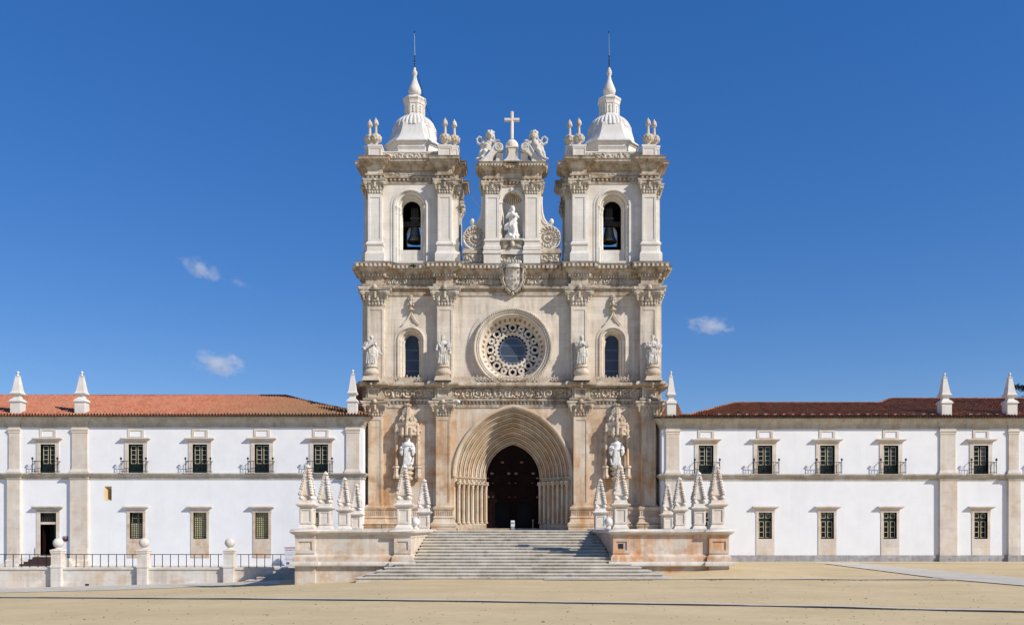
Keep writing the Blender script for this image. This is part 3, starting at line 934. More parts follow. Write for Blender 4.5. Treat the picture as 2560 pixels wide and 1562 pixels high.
    for (px, py, r) in ((1256, 1155, .13), (1304, 1155, .13), (1230, 1183, .15), (1272, 1183, .15), (1290, 1183, .15), (1333, 1183, .15), (1219, 1195, .13), (1219, 1242, .16), (1344, 1195, .13), (1344, 1242, .14), (1232, 1207, .07), (1273, 1207, .07), (1289, 1207, .07), (1331, 1207, .07), (1232, 1242, .07), (1273, 1242, .06), (1289, 1242, .06)):
        x, z = PX(px, yd), PZ(py, yd)
        br.ball((x, yd - 0.08, z), (r, 0.05, r * 0.6), 8, 5)
        for a in range(5): br.ball((x + r * 0.9 * math.cos(a * 1.26), yd - 0.07, z + r * 0.6 * math.sin(a * 1.26)), r * 0.32, 6, 4)
    d.build('door', [M['wood'], M['brass']], po)
    th = MB(); th.box(PCX - hwi - 0.3, PCX + hwi + 0.3, y1 - 0.4, y1 + 0.6, FL, FL + 0.16)
    th.build('threshold', M['portal'], po)
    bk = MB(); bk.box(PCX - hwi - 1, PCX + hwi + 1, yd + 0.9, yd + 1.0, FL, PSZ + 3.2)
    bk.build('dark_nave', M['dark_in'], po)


portal()

# ---- rose window
def rose():
    k = K0; pr = [(112, 0.0), (112, -0.07), (104, -0.09), (99, -0.10), (98.5, -0.32), (96, -0.42), (92.5, -0.40), (91, -0.28), (89.5, -0.34), (87.5, -0.34), (86.5, -0.22), (85, -0.28), (82.5, -0.28), (81, -0.14), (79.5, 0.02), (78.5, 0.12), (70, 0.72), (67.5, 0.74), (67, 1.15)]
    mb = MB(); mb.ring(RCX, RCZ, [(r * k, y) for (r, y) in pr], 96)
    mb.mi = 1
    for i in range(100):
        a = 2 * PI * i / 100
        mb.ball((RCX + 95 * k * math.cos(a), -0.42, RCZ + 95 * k * math.sin(a)), (0.07, 0.07, 0.07), 6, 4)
        mb.ball((RCX + 97.5 * k * math.cos(a + 0.03), -0.36, RCZ + 97.5 * k * math.sin(a + 0.03)), 0.05, 5, 4)
    for i in range(120):
        a = 2 * PI * i / 120; mb.ball((RCX + 88.5 * k * math.cos(a), -0.345, RCZ + 88.5 * k * math.sin(a)), 0.045, 5, 4)
    mb.mi = 2
    for i in range(36):
        a = 2 * PI * (i + 0.5) / 36; r = 74 * k; y = 0.42
        ca, sa = math.cos(a), math.sin(a)
        vs = []
        for (dr, dt, dy) in ((-2.6, -2.8, .19), (2.6, -2.8, -.13), (2.6, 2.8, -.13), (-2.6, 2.8, .19)):
            for off in (-0.07, 0.05):
                rr = r + dr * k; vs.append((RCX + rr * ca - dt * k * sa, y + dy + off, RCZ + rr * sa + dt * k * ca))
        mb.add(vs, [(0, 2, 4, 6), (1, 7, 5, 3), (0, 1, 3, 2), (2, 3, 5, 4), (4, 5, 7, 6), (6, 7, 1, 0)])
    ro = mb.build('rose_window', [M['facade'], M['carved'], M['brown_stone']], church, smooth=True, angle=35)
    tr = MB(); kk = K(0.75)
    def ann(cx, cz, r0, r1, ya, yb, seg): tr.ring(cx, cz, [(r0, yb), (r0, ya), (r1, ya), (r1, yb)], seg)
    ann(RCX, RCZ, 38.0 * kk, 43.5 * kk, 0.70, 0.96, 64)
    ann(RCX, RCZ, 65.0 * kk, 69.0 * kk, 0.72, 0.96, 64)
    for i in range(8):
        a = PI / 2 + i * PI / 4; c = (RCX + 55.5 * kk * math.cos(a), RCZ + 55.5 * kk * math.sin(a))
        # large ring with a six-lobed eye
        pts = []
        for j in range(48):
            t = 2 * PI * j / 48; rr = (5.6 + 0.85 * math.cos(6 * (t - a))) * kk
            pts.append((c[0] + rr * math.cos(t), c[1] + rr * math.sin(t)))
        out = [(c[0] + (10.2 + 0.5 * math.cos(6 * (2 * PI * j / 48 - a))) * kk * math.cos(2 * PI * j / 48), c[1] + (10.2 + 0.5 * math.cos(6 * (2 * PI * j / 48 - a))) * kk * math.sin(2 * PI * j / 48)) for j in range(48)]
        tr.prism(out, 0.71 + 0.002 * (i % 2), 0.955, [pts])
        b = a + PI / 8; c = (RCX + 57.0 * kk * math.cos(b), RCZ + 57.0 * kk * math.sin(b))
        ann(c[0], c[1], 3.0 * kk, 8.2 * kk, 0.716, 0.95, 24)
        # crescents with bosses between the rings and the inner circle
        for q in (-1, 1):
            t = a + q * PI / 12.5; c2 = (RCX + 46.2 * kk * math.cos(t), RCZ + 46.2 * kk * math.sin(t))
            tr.ball((c2[0], 0.78, c2[1]), (4.3 * kk, 0.12, 4.3 * kk), 10, 6)
            tr.ring(c2[0], c2[1], [(5.6 * kk, 0.95), (5.6 * kk, 0.73), (7.4 * kk, 0.73), (7.4 * kk, 0.95)], 14, t - 0.2 + (0 if q > 0 else -1.9), t + 1.9 + (0 if q > 0 else 0.2) - (0 if q > 0 else 1.9))
        tr.tube([(RCX + 42 * kk * math.cos(a), 0.82, RCZ + 42 * kk * math.sin(a)), (RCX + 47 * kk * math.cos(a), 0.82, RCZ + 47 * kk * math.sin(a))], 0.07, 6)
    for i in range(24):                                       # cusps of the inner circle
        a = 2 * PI * (i + 0.5) / 24; d = 0.085
        p = [(RCX + 38.4 * kk * math.cos(a - d), RCZ + 38.4 * kk * math.sin(a - d)), (RCX + 38.4 * kk * math.cos(a + d), RCZ + 38.4 * kk * math.sin(a + d)), (RCX + 33.8 * kk * math.cos(a), RCZ + 33.8 * kk * math.sin(a))]
        tr.prism(p, 0.72, 0.93)
    tr.build('tracery', M['facade'], ro, smooth=True, angle=30)
    gl = MB(); gl.prism(arc(RCX, RCZ, 69 * kk, 0, 2 * PI, 48)[:-1], 1.0, 1.03)
    gl.build('glass', M['blue_glass'], ro)
    la = MB(); rl = 32 * kk; la.ring(RCX, RCZ, [(rl - 0.03, 0.985), (rl - 0.03, 0.96), (rl + 0.03, 0.96), (rl + 0.03, 0.985)], 48)
    for sgn in (-1, 1):
        for i in range(-22, 23):
            # steep lattice bars x = c + sgn * z / 1.9, clipped to the circle
            c = i * 0.155; m_ = sgn / 1.9; A = 1 + m_ * m_; B = 2 * m_ * c; Cc = c * c - rl * rl; dsc = B * B - 4 * A * Cc
            if dsc <= 0: continue
            z0, z1 = (-B - math.sqrt(dsc)) / (2 * A), (-B + math.sqrt(dsc)) / (2 * A)
            p0, p1 = (c + m_ * z0, z0), (c + m_ * z1, z1); nx, nz = 0.011 / math.hypot(1, m_), -0.011 * m_ / math.hypot(1, m_)
            vs = [(RCX + p0[0] - nx, 0.975, RCZ + p0[1] - nz), (RCX + p0[0] + nx, 0.975, RCZ + p0[1] + nz), (RCX + p1[0] + nx, 0.975, RCZ + p1[1] + nz), (RCX + p1[0] - nx, 0.975, RCZ + p1[1] - nz)]
            vs += [(v[0], 0.99, v[2]) for v in vs]
            la.add(vs, [(0, 1, 2, 3), (4, 7, 6, 5), (0, 4, 5, 1), (1, 5, 6, 2), (2, 6, 7, 3), (3, 7, 4, 0)])
    for z in (0.42, -0.45):
        h = math.sqrt(rl * rl - z * z); la.box(RCX - h, RCX + h, 0.965, 0.99, RCZ + z - 0.02, RCZ + z + 0.02)
    la.build('lattice', M['lattice'], ro)


M['brown_stone'] = stone('brown_limestone', (0.22, 0.15, 0.08), (0.36, 0.27, 0.17), None, joints=None)
M['lattice'] = plain('lattice_lead', (0.24, 0.30, 0.38), 0.4, 0.3, 0.1)
rose()

# ---- arched windows with shafts (used for the lancets and the belfry openings)
def arch_rows(cx, zb, zs, prf, n=20):
    """loft rows of a round-headed surround; prf: (half-width, y)"""
    rows = []
    for (hw, y) in prf:
        rows.append([(cx + hw, y, zb)] + [(x, y, z) for (x, z) in arc(cx, zs, hw, 0, PI, n)] + [(cx - hw, y, zb)])
    return rows


def lancet(s):
    cx = s * LOFF; zs, zb = PZ(851, 0), PZ(948, 0); hi = 17.5 * K(0.85)
    mb = MB()
    mb.loft(arch_rows(cx, zb, zs, [(1.38, 0.0), (1.38, -0.05), (1.16, -0.06), (1.14, -0.14), (1.04, -0.16), (0.98, 0.05), (0.92, 0.02), (0.84, 0.08), (0.80, 0.32), (0.72, 0.30), (0.66, 0.38), (0.63, 0.60), (hi, 0.70), (hi, 1.0)]))
    # ogee drip mould up to the finial
    for q in (-1, 1):
        pts = []
        for t in range(9):
            u = t / 8; pts.append((cx + q * (0.66 * (1 - u) ** 1.9 + 0.03), -0.12, PZ(812 - 34 * u, 0)))
        mb.tube(pts, 0.062, 7)
    lo = mb.build('lancet_window', M['facade'], church, smooth=True, angle=40)
    fi = MB(); z = PZ(779, 0)
    fi.lathe(cx, -0.14, [(0.12, z), (0.28, z + 0.08), (0.28, z + 0.16), (0.14, z + 0.2), (0.12, z + 0.45), (0.2, z + 0.5), (0.13, z + 0.95), (0.17, z + 1.0), (0.05, z + 1.36)], 10)
    for (zz, r, n_, sz) in ((0.52, 0.24, 6, 0.12), (0.68, 0.2, 5, 0.10), (0.95, 0.17, 5, 0.085), (1.12, 0.13, 5, 0.08), (1.26, 0.09, 4, 0.07)):
        for a in range(n_): fi.ball((cx + r * math.cos(a * 2 * PI / n_ + zz), -0.14 + r * math.sin(a * 2 * PI / n_ + zz), z + zz), (sz, sz, sz * 1.1), 7, 5)
    fi.build('finial', M['carved'], lo, smooth=True, angle=60)
    for q in (-1, 1):
        for (xx, yy, r) in ((0.93, 0.16, 0.10), (0.72, 0.44, 0.10)):
            c = MB(); x = cx + q * xx
            c.lathe(x, yy, [(0.14, zb), (0.14, zb + 0.12), (r, zb + 0.2), (r, zs - 0.5), (0.13, zs - 0.46), (0.11, zs - 0.4), (0.16, zs - 0.1), (0.18, zs - 0.04), (0.18, zs + 0.06)], 10)
            c.build('colonnette', M['facade'], lo, smooth=True)
    gl = MB(); gl.prism(round_arch(cx - hi - 0.02, cx + hi + 0.02, zb, zs, 14), 0.92, 0.95)
    gl.build('glass', M['blue_glass'], lo)
    la = MB()
    for sgn in (-1, 1):
        for i in range(-20, 40):
            c = zb - 1.0 + i * 0.235
            x0, x1 = -hi, hi; z0, z1 = c + sgn * (x0) * 1.9, c + sgn * x1 * 1.9
            if max(z0, z1) < zb + 0.1 or min(z0, z1) > zs + hi * 0.55: continue
            pts = []
            for t in range(25):
                x = x0 + (x1 - x0) * t / 24; z = c + sgn * x * 1.9
                if z > zb and (z < zs or math.hypot(x, z - zs) < hi - 0.01): pts.append((cx + x, 0.905, z))
            if len(pts) > 1: la.tube([pts[0], pts[-1]], 0.010, 4)
    for z in (zb + 0.85, zb + 1.75, zb + 2.6): la.box(cx - hi, cx + hi, 0.87, 0.90, z - 0.022, z + 0.022)
    la.build('lattice', M['lattice2'], lo)


M['lattice2'] = plain('window_lattice', (0.16, 0.21, 0.30), 0.4, 0.3, 0.1)
for s in (-1, 1): lancet(s)

# ---- canopied niches of the lower storey
NOFF = 260 * K0
def canopy(s):
    cx = s * NOFF; z = lambda py: PZ(py, -0.5)
    mb = MB()
    mb.box(cx - 1.02, cx + 1.02, -0.10, 0.0, z(1192), z(1088)); mb.box(cx - 0.74, cx + 0.74, -0.16, -0.09, z(1165), z(1090))
    no = mb.build('canopied_niche', M['facade'], church)
    c = MB()
    def tier(r, z0, z1, r2=None, seg=6, yc=-0.18, sy=0.8): c.lathe(cx, yc, [(r, z0), (r, z0 + (z1 - z0) * 0.5), (r2 or r, z1)], seg, PI / 6, 1.0, sy)
    tier(1.02, z(1088), z(1080)); tier(1.08, z(1080), z(1071), 1.06); tier(1.0, z(1071), z(1062)); tier(1.06, z(1063), z(1057))
    tier(0.86, z(1063), z(1052), 0.70); tier(0.66, z(1055), z(1044), 0.58); tier(0.62, z(1045), z(1042)); tier(0.50, z(1042), z(1012), 0.13)
    for k in range(6):
        a = PI / 6 + k * PI / 3
        for (r, za, zb_) in ((1.02, 1090, 1058), (0.66, 1064, 1040)):
            x, y = cx + r * math.cos(a), -0.18 + 0.8 * r * math.sin(a)
            if y > 0: continue
            c.lathe(x, y, [(0.08, z(za)), (0.15, z(za - 4)), (0.12, z(za - 6)), (0.12, z(zb_ + 10)), (0.15, z(zb_ + 9)), (0.02, z(zb_))], 6)
        for q in range(5):
            t = q / 4.0; r = 0.52 - 0.38 * t; c.ball((cx + r * math.cos(a), -0.18 + 0.8 * r * math.sin(a), z(1040 - 27 * t)), 0.11 - 0.02 * t, 7, 5)
        am = a + PI / 6; c.ball((cx + 0.95 * math.cos(am), -0.18 + 0.8 * 0.95 * math.sin(am), z(1076)), (0.22, 0.2, 0.13), 7, 5)
        c.ball((cx + 0.66 * math.cos(am), -0.18 + 0.8 * 0.66 * math.sin(am), z(1049)), (0.16, 0.14, 0.2), 7, 5)
    for k in range(7): c.ball((cx + 0.2 * math.cos(k * 0.9), -0.18 + 0.2 * math.sin(k * 0.9), z(1012) + 0.02), (0.14, 0.13, 0.12), 7, 5)
    c.ball((cx, -0.18, z(1010)), (0.12, 0.12, 0.14), 7, 5)
    for q in (-0.36, 0.36): c.lathe(cx + q, -0.92, [(0.02, z(1095)), (0.14, z(1090)), (0.20, z(1087)), (0.15, z(1083)), (0.18, z(1070))], 8)
    c.build('canopy', M['carved'], no, smooth=True, angle=35)
    for q in (-1, 1):
        x = cx + q * 0.90; y = -0.42
        k_ = MB(); k_.lathe(x, y, [(0.12, z(1163)), (0.19, z(1162)), (0.12, z(1158)), (0.115, z(1100)), (0.17, z(1098)), (0.14, z(1095)), (0.21, z(1089))], 10)
        k_.build('colonnette', M['facade'], no, smooth=True)
        pd = MB(); pd.lathe(x, y, [(0.20, z(1196)), (0.33, z(1190)), (0.26, z(1187)), (0.26, z(1171)), (0.36, z(1168)), (0.30, z(1164))], 6, PI / 6)
        for a in range(6): pd.ball((x + 0.24 * math.cos(a), y + 0.24 * math.sin(a), z(1193)), 0.10, 6, 4)
        pd.build('column_pedestal', M['carved'], no, smooth=True, angle=35)
    cb = MB(); cb.lathe(cx, -0.45, [(0.08, z(1208)), (0.34, z(1200)), (0.42, z(1194)), (0.30, z(1190)), (0.50, z(1184)), (0.50, z(1180)), (0.36, z(1178)), (0.58, z(1172)), (0.58, z(1167))], 14, 0, 1, 0.85)
    for a in range(9): cb.ball((cx + 0.38 * math.cos(a * 0.7), -0.45 + 0.32 * math.sin(a * 0.7), z(1196)), (0.12, 0.1, 0.13), 6, 5)
    cb.build('statue_corbel', M['carved'], no, smooth=True, angle=40)


for s in (-1, 1): canopy(s)


# ---- bell towers
TX = 253.5 * K0; TXI, TXO = 150 * K0, 357 * K0; TDEP = 6.0
def tower_path(p=PP, w=34 * K0, sp=SP):
    a, b, q0, q1 = TXI, TXO, 0.5, 1.6
    side = [(b, q0), (b + sp, q0), (b + sp, q1), (b, q1), (b, TDEP - q1), (b + sp, TDEP - q1), (b + sp, TDEP - q0), (b, TDEP - q0)]
    front = [(a, -p), (a + w, -p), (a + w, 0), (b - w, 0), (b - w, -p), (b, -p)]
    inner = [(a - (x - b), y) for (x, y) in reversed(side)]
    return front + side + [(b, TDEP), (a, TDEP)] + inner


M['dome'] = stone('dome_render', (0.56, 0.545, 0.515), (0.66, 0.645, 0.615), None, grime=0.35, joints=None)


def bell_tower(s):
    zb, zt = PZ(657, 0), PZ(440, 0)
    ohw = 43 * K0; zs = PZ(516, 0); sill = PZ(652, 0)
    x0, x1 = sorted((s * TXI, s * TXO)); cx = s * TX
    mb = MB()
    rect = [(x0, zb), (x1, zb), (x1, zt), (x0, zt)]
    mb.prism(rect, 0.0, 0.9, [round_arch(cx - ohw, cx + ohw, sill, zs, 22)])
    hw2 = 0.95
    mb.prism(rect, TDEP - 0.9, TDEP, [round_arch(cx - hw2, cx + hw2, PZ(621, 5.5), zs - 0.6, 16)])
    for xx in ((x0, x0 + 0.9), (x1 - 0.9, x1)): mb.box(xx[0], xx[1], 0.9, TDEP - 0.9, zb, zt)
    tw = mb.build('bell_tower', M['tower'], church)
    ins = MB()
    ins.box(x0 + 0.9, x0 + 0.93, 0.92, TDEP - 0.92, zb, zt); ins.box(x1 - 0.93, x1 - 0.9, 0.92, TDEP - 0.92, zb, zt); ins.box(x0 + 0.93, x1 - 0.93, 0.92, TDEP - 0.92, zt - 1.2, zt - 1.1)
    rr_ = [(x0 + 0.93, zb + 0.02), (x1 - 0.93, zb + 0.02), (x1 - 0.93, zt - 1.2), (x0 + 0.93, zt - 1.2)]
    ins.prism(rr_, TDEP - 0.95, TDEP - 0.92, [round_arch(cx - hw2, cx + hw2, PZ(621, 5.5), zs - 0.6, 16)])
    ins.build('shade_lining', M['dark_in'], tw)  # near-black lining: the shade inside the belfry is put into the colour
    # opening surround, wall below the sill, shafts
    hi = 22.5 * K(0.9); sr = MB()
    sr.loft(arch_rows(cx, zb, zs, [(1.66, 0.0), (1.66, -0.05), (1.45, -0.06), (1.42, -0.13), (1.30, -0.14), (1.24, 0.06), (1.18, 0.02), (1.08, 0.10), (1.04, 0.40), (0.96, 0.36), (0.88, 0.46), (0.84, 0.75), (hi, 0.80), (hi, 1.0)]))
    sr.box(cx - 1.2, cx + 1.2, 0.32, 0.95, zb, PZ(628, 0.6))
    so = sr.build('opening_surround', M['tower'], tw, smooth=True, angle=35)
    for q in (-1, 1):
        for (xx, yy) in ((1.17, 0.10), (0.95, 0.44)):
            zb2 = PZ(615, 0); cl = MB()
            cl.lathe(cx + q * xx, yy, [(0.15, zb), (0.15, zb2 - 0.2), (0.17, zb2 - 0.15), (0.11, zb2), (0.10, zs - 0.62), (0.14, zs - 0.58), (0.11, zs - 0.5), (0.16, zs - 0.16), (0.20, zs - 0.1), (0.20, zs + 0.03)], 10)
            cl.build('colonnette', M['tower'], tw, smooth=True)
    # pilasters and capitals
    zs0, zs1, zc1 = zp(605, 0, -PP), zp(487, 0, -PP), zp(450, 0, -PP)
    for (o0, o1) in ((150, 184), (323, 357)):
        xa, xb = sorted((s * o0 * K0, s * o1 * K0))
        p = pilaster_mb(xa, xb, -PP, 0.0, zs0, zs1); bs = [(xa, 0), (xa, -PP), (xb, -PP), (xb, 0)]
        p.sweep(bs, prof([(0.0, 657), (0.22, 657), (0.22, 633), (0.12, 629), (0.08, 626), (0.07, 614), (0.15, 611), (0.15, 607), (0.05, 604), (0, 602)], -PP))
        p.box(xa, xb, -PP, 0, PZ(657, -PP), zs0)
        p.build('pilaster', M['tower'], tw)
        c = MB(); c.merge(capital_mb(xb - xa, zc1 - zs1, 0.32, PP, False), ((xa + xb) / 2, -PP, zs1)); c.build('capital', M['carved'], tw, smooth=True, angle=50)
    for q in (-1, 1):
        xf = s * TX + q * (TXO - TXI) / 2
        for (ya, yb) in ((0.5, 1.6), (TDEP - 1.6, TDEP - 0.5)):
            xa, xb = sorted((xf, xf + q * (SP - 0.003)))
            p = pilaster_mb(xa, xb, ya, yb, zb, zs1, 'x', q)
            bs = [(xf, ya), (xf + SP, ya), (xf + SP, yb), (xf, yb)] if q > 0 else [(xf, yb), (xf - SP, yb), (xf - SP, ya), (xf, ya)]
            p.sweep(bs, prof([(0.0, 657), (0.22, 657), (0.22, 633), (0.12, 629), (0.08, 626), (0.07, 614), (0.15, 611), (0.15, 607), (0.05, 604), (0, 602)], 0.5))
            p.build('side_pilaster', M['tower'], tw)
            qd = capital_mb(1.1, zc1 - zs1, 0.30, SP, False); t = MB()
            t.add([(q * (-v[1]) + xf + q * SP, v[0] + (ya + yb) / 2, v[2] + zs1) for v in qd.v], qd.f)
            t.build('capital', M['carved'], tw, smooth=True, angle=50)
    # entablature
    path = mir(tower_path(), s)
    e3 = prof([(0, 456), (0.05, 455.5), (0.07, 449.5), (0, 448.5), (0, 441.5), (0.22, 440), (0.25, 436), (0.04, 434.5), (0.04, 424), (0.12, 422), (0.16, 418), (0.28, 413), (0.34, 408), (0.50, 405), (0.55, 400), (0.66, 398), (0.70, 391.5), (0.76, 390), (-0.5, 389)])
    en = MB(); en.sweep(path, e3, closed=True, cap=False)
    en.mi = 1; dn = en; dentils(dn, path, 0.40, 0.56, zp(404.5, .4), zp(399.5, .4), 0.26, 0.13, True); dentils(dn, path, 0.0, 0.15, zp(448, 0), zp(442, 0), 0.34, 0.17, True)
    en.build('entablature', [M['cornice'], M['carved']], tw, smooth=True)
    fz = MB(); relief(fz, x0 + 35 * K0, x1 - 35 * K0, zp(434), zp(425), -0.04, 0.09, 12, cell=0.5, res=0.045)
    fz.build('carved_frieze', M['carved'], tw, smooth=True, angle=180)
    # attic: carved parapet between pedestals
    zl = zp(389.5, 0.3); pa = MB()
    pa.box(x0 + 0.1, x1 - 0.1, 0.0, TDEP - 0.1, zl - 0.3, zp(377)); pa.box(x0 + 0.05, x1 - 0.05, -0.06, TDEP - 0.05, zp(377), zp(374))
    po = pa.build('parapet', M['tower'], tw)
    fz = MB(); relief(fz, x0 + 35 * K0, x1 - 35 * K0, zl - 0.05, zp(377.5), 0.0, 0.12, 17, cell=0.4, res=0.04)
    fz.build('parapet_carving', M['carved'], tw, smooth=True, angle=180)
    for q in (-1, 1):
        for (ax, ay, hw, hy) in ((q * ((TXO - TXI) / 2 - 17 * K0), -0.05, 16 * K0, 0.50), (q * ((TXO - TXI) / 2 + 0.12), 1.05, 0.36, 0.52)):
            pd = MB(); xx = cx + ax; zt_ = zp(364) if ay < 0 else zp(371, 0, 1)
            pd.box(xx - hw, xx + hw, ay - hy, ay + hy, zl - 0.05, zt_ - 0.18); pd.box(xx - hw - 0.06, xx + hw + 0.06, ay - hy - 0.06, ay + hy + 0.06, zt_ - 0.18, zt_)
            for (a, c_, d, e) in ((-hw, -hw + 0.09, 0, 1), (hw - 0.09, hw, 0, 1), (-hw + 0.09, hw - 0.09, 0, 0.14), (-hw + 0.09, hw - 0.09, 0.86, 1)):
                H_ = zt_ - 0.18 - zl; pd.box(xx + a, xx + c_, ay - hy - 0.04, ay - hy + 0.01, zl + H_ * d, zl + H_ * e - 0.001)
            pd.build('urn_pedestal', M['tower'], tw)
    # dome: eight-sided flared skirt, ribbed cap, lantern, spirelet
    cy = 3.0
    def octo(a, c, z): return [(cx - c, cy - a, z), (cx + c, cy - a, z), (cx + a, cy - c, z), (cx + a, cy + c, z), (cx + c, cy + a, z), (cx - c, cy + a, z), (cx - a, cy + c, z), (cx - a, cy - c, z)]
    dr = MB(); dr.loft([octo(2.22, 1.15, zp(374)), octo(2.22, 1.15, 32.42), octo(2.30, 1.18, 32.46), octo(2.32, 1.2, 32.62)], True)
    for k in range(15):
        x = cx - 1.1 + 2.2 * k / 14
        dr.ring(x, 32.12, [(0.05, cy - 2.22), (0.05, cy - 2.27), (0.10, cy - 2.27), (0.10, cy - 2.22)], 10)
    dr.build('drum', M['tower'], tw)
    sk = MB()
    sk.loft([octo(2.30, 1.2, 32.60), octo(2.46, 1.26, 32.61), octo(2.46, 1.26, 32.68), octo(2.22, 1.11, 32.95), octo(2.04, 1.0, 33.3), octo(1.92, 0.90, 33.7), octo(1.84, 0.82, 34.1), octo(1.81, 0.78, 34.45), octo(1.2, 0.5, 34.9)], True)
    sk.build('dome_skirt', M['dome'], tw, smooth=True, angle=20)
    dm = MB()
    dm.lathe(cx, cy, [(1.60, 34.25), (1.86, 34.3), (1.80, 34.62), (1.68, 34.9), (1.48, 35.16), (1.2, 35.38), (0.86, 35.54), (0.8, 35.58)], 256, 0, 1, 1, lambda a, z: 0.98 + 0.055 * abs(math.sin(a * 16)))
    dm.build('ribbed_dome', M['dome'], tw, smooth=True, angle=60)
    ln = MB()
    def reg(r, z): return [(cx + r / math.cos(PI / 8) * math.cos(PI / 8 + k * PI / 4), cy + r / math.cos(PI / 8) * math.sin(PI / 8 + k * PI / 4), z) for k in range(8)]
    ln.loft([reg(r, z) for (r, z) in ((0.95, 35.45), (0.84, 35.62), (0.80, 35.75), (0.80, 36.55), (0.86, 36.6), (0.86, 36.72), (0.90, 36.9), (0.98, 37.0), (0.98, 37.1), (0.92, 37.18), (0.5, 37.4), (0.02, 37.42))], True)
    for k in range(8):
        a = k * PI / 4 - PI / 2; ca, sa = math.cos(a), math.sin(a)
        for (t, z, r) in ((0, 36.35, .11), (0, 36.1, .10), (0, 35.9, .11), (-.05, 36.22, .07), (.05, 36.0, .07)):
            ln.ball((cx + 0.80 * ca - t * sa, cy + 0.80 * sa + t * ca, z), (r, r, r), 6, 4)
        for t in (-0.27, 0.27): ln.tube([(cx + 0.82 * ca - t * sa, cy + 0.82 * sa + t * ca, 35.75), (cx + 0.82 * ca - t * sa, cy + 0.82 * sa + t * ca, 36.55)], 0.04, 5)
    ln.build('lantern', M['tower'], tw, smooth=True, angle=30)
    sp_ = MB(); kq = K(3.0); z = lambda py: (HY - py) * kq
    sp_.lathe(cx, cy, [(10 * kq, z(247)), (11 * kq, z(243)), (9 * kq, z(240)), (12.5 * kq, z(238)), (15 * kq, z(232)), (15 * kq, z(227)), (12.5 * kq, z(220)), (9 * kq, z(211)), (5.5 * kq, z(201)), (4 * kq, z(194)), (3.6 * kq, z(190)), (5.6 * kq, z(187)), (6.2 * kq, z(183)), (5.2 * kq, z(178)), (2.6 * kq, z(172)), (1.2 * kq, z(169))], 32, 0, 1, 1, lambda a, z_: 1 + 0.05 * abs(math.sin(a * 8)))
    sp_.build('spirelet', M['tower'], tw, smooth=True, angle=60)
    return tw


for s in (-1, 1): bell_tower(s)


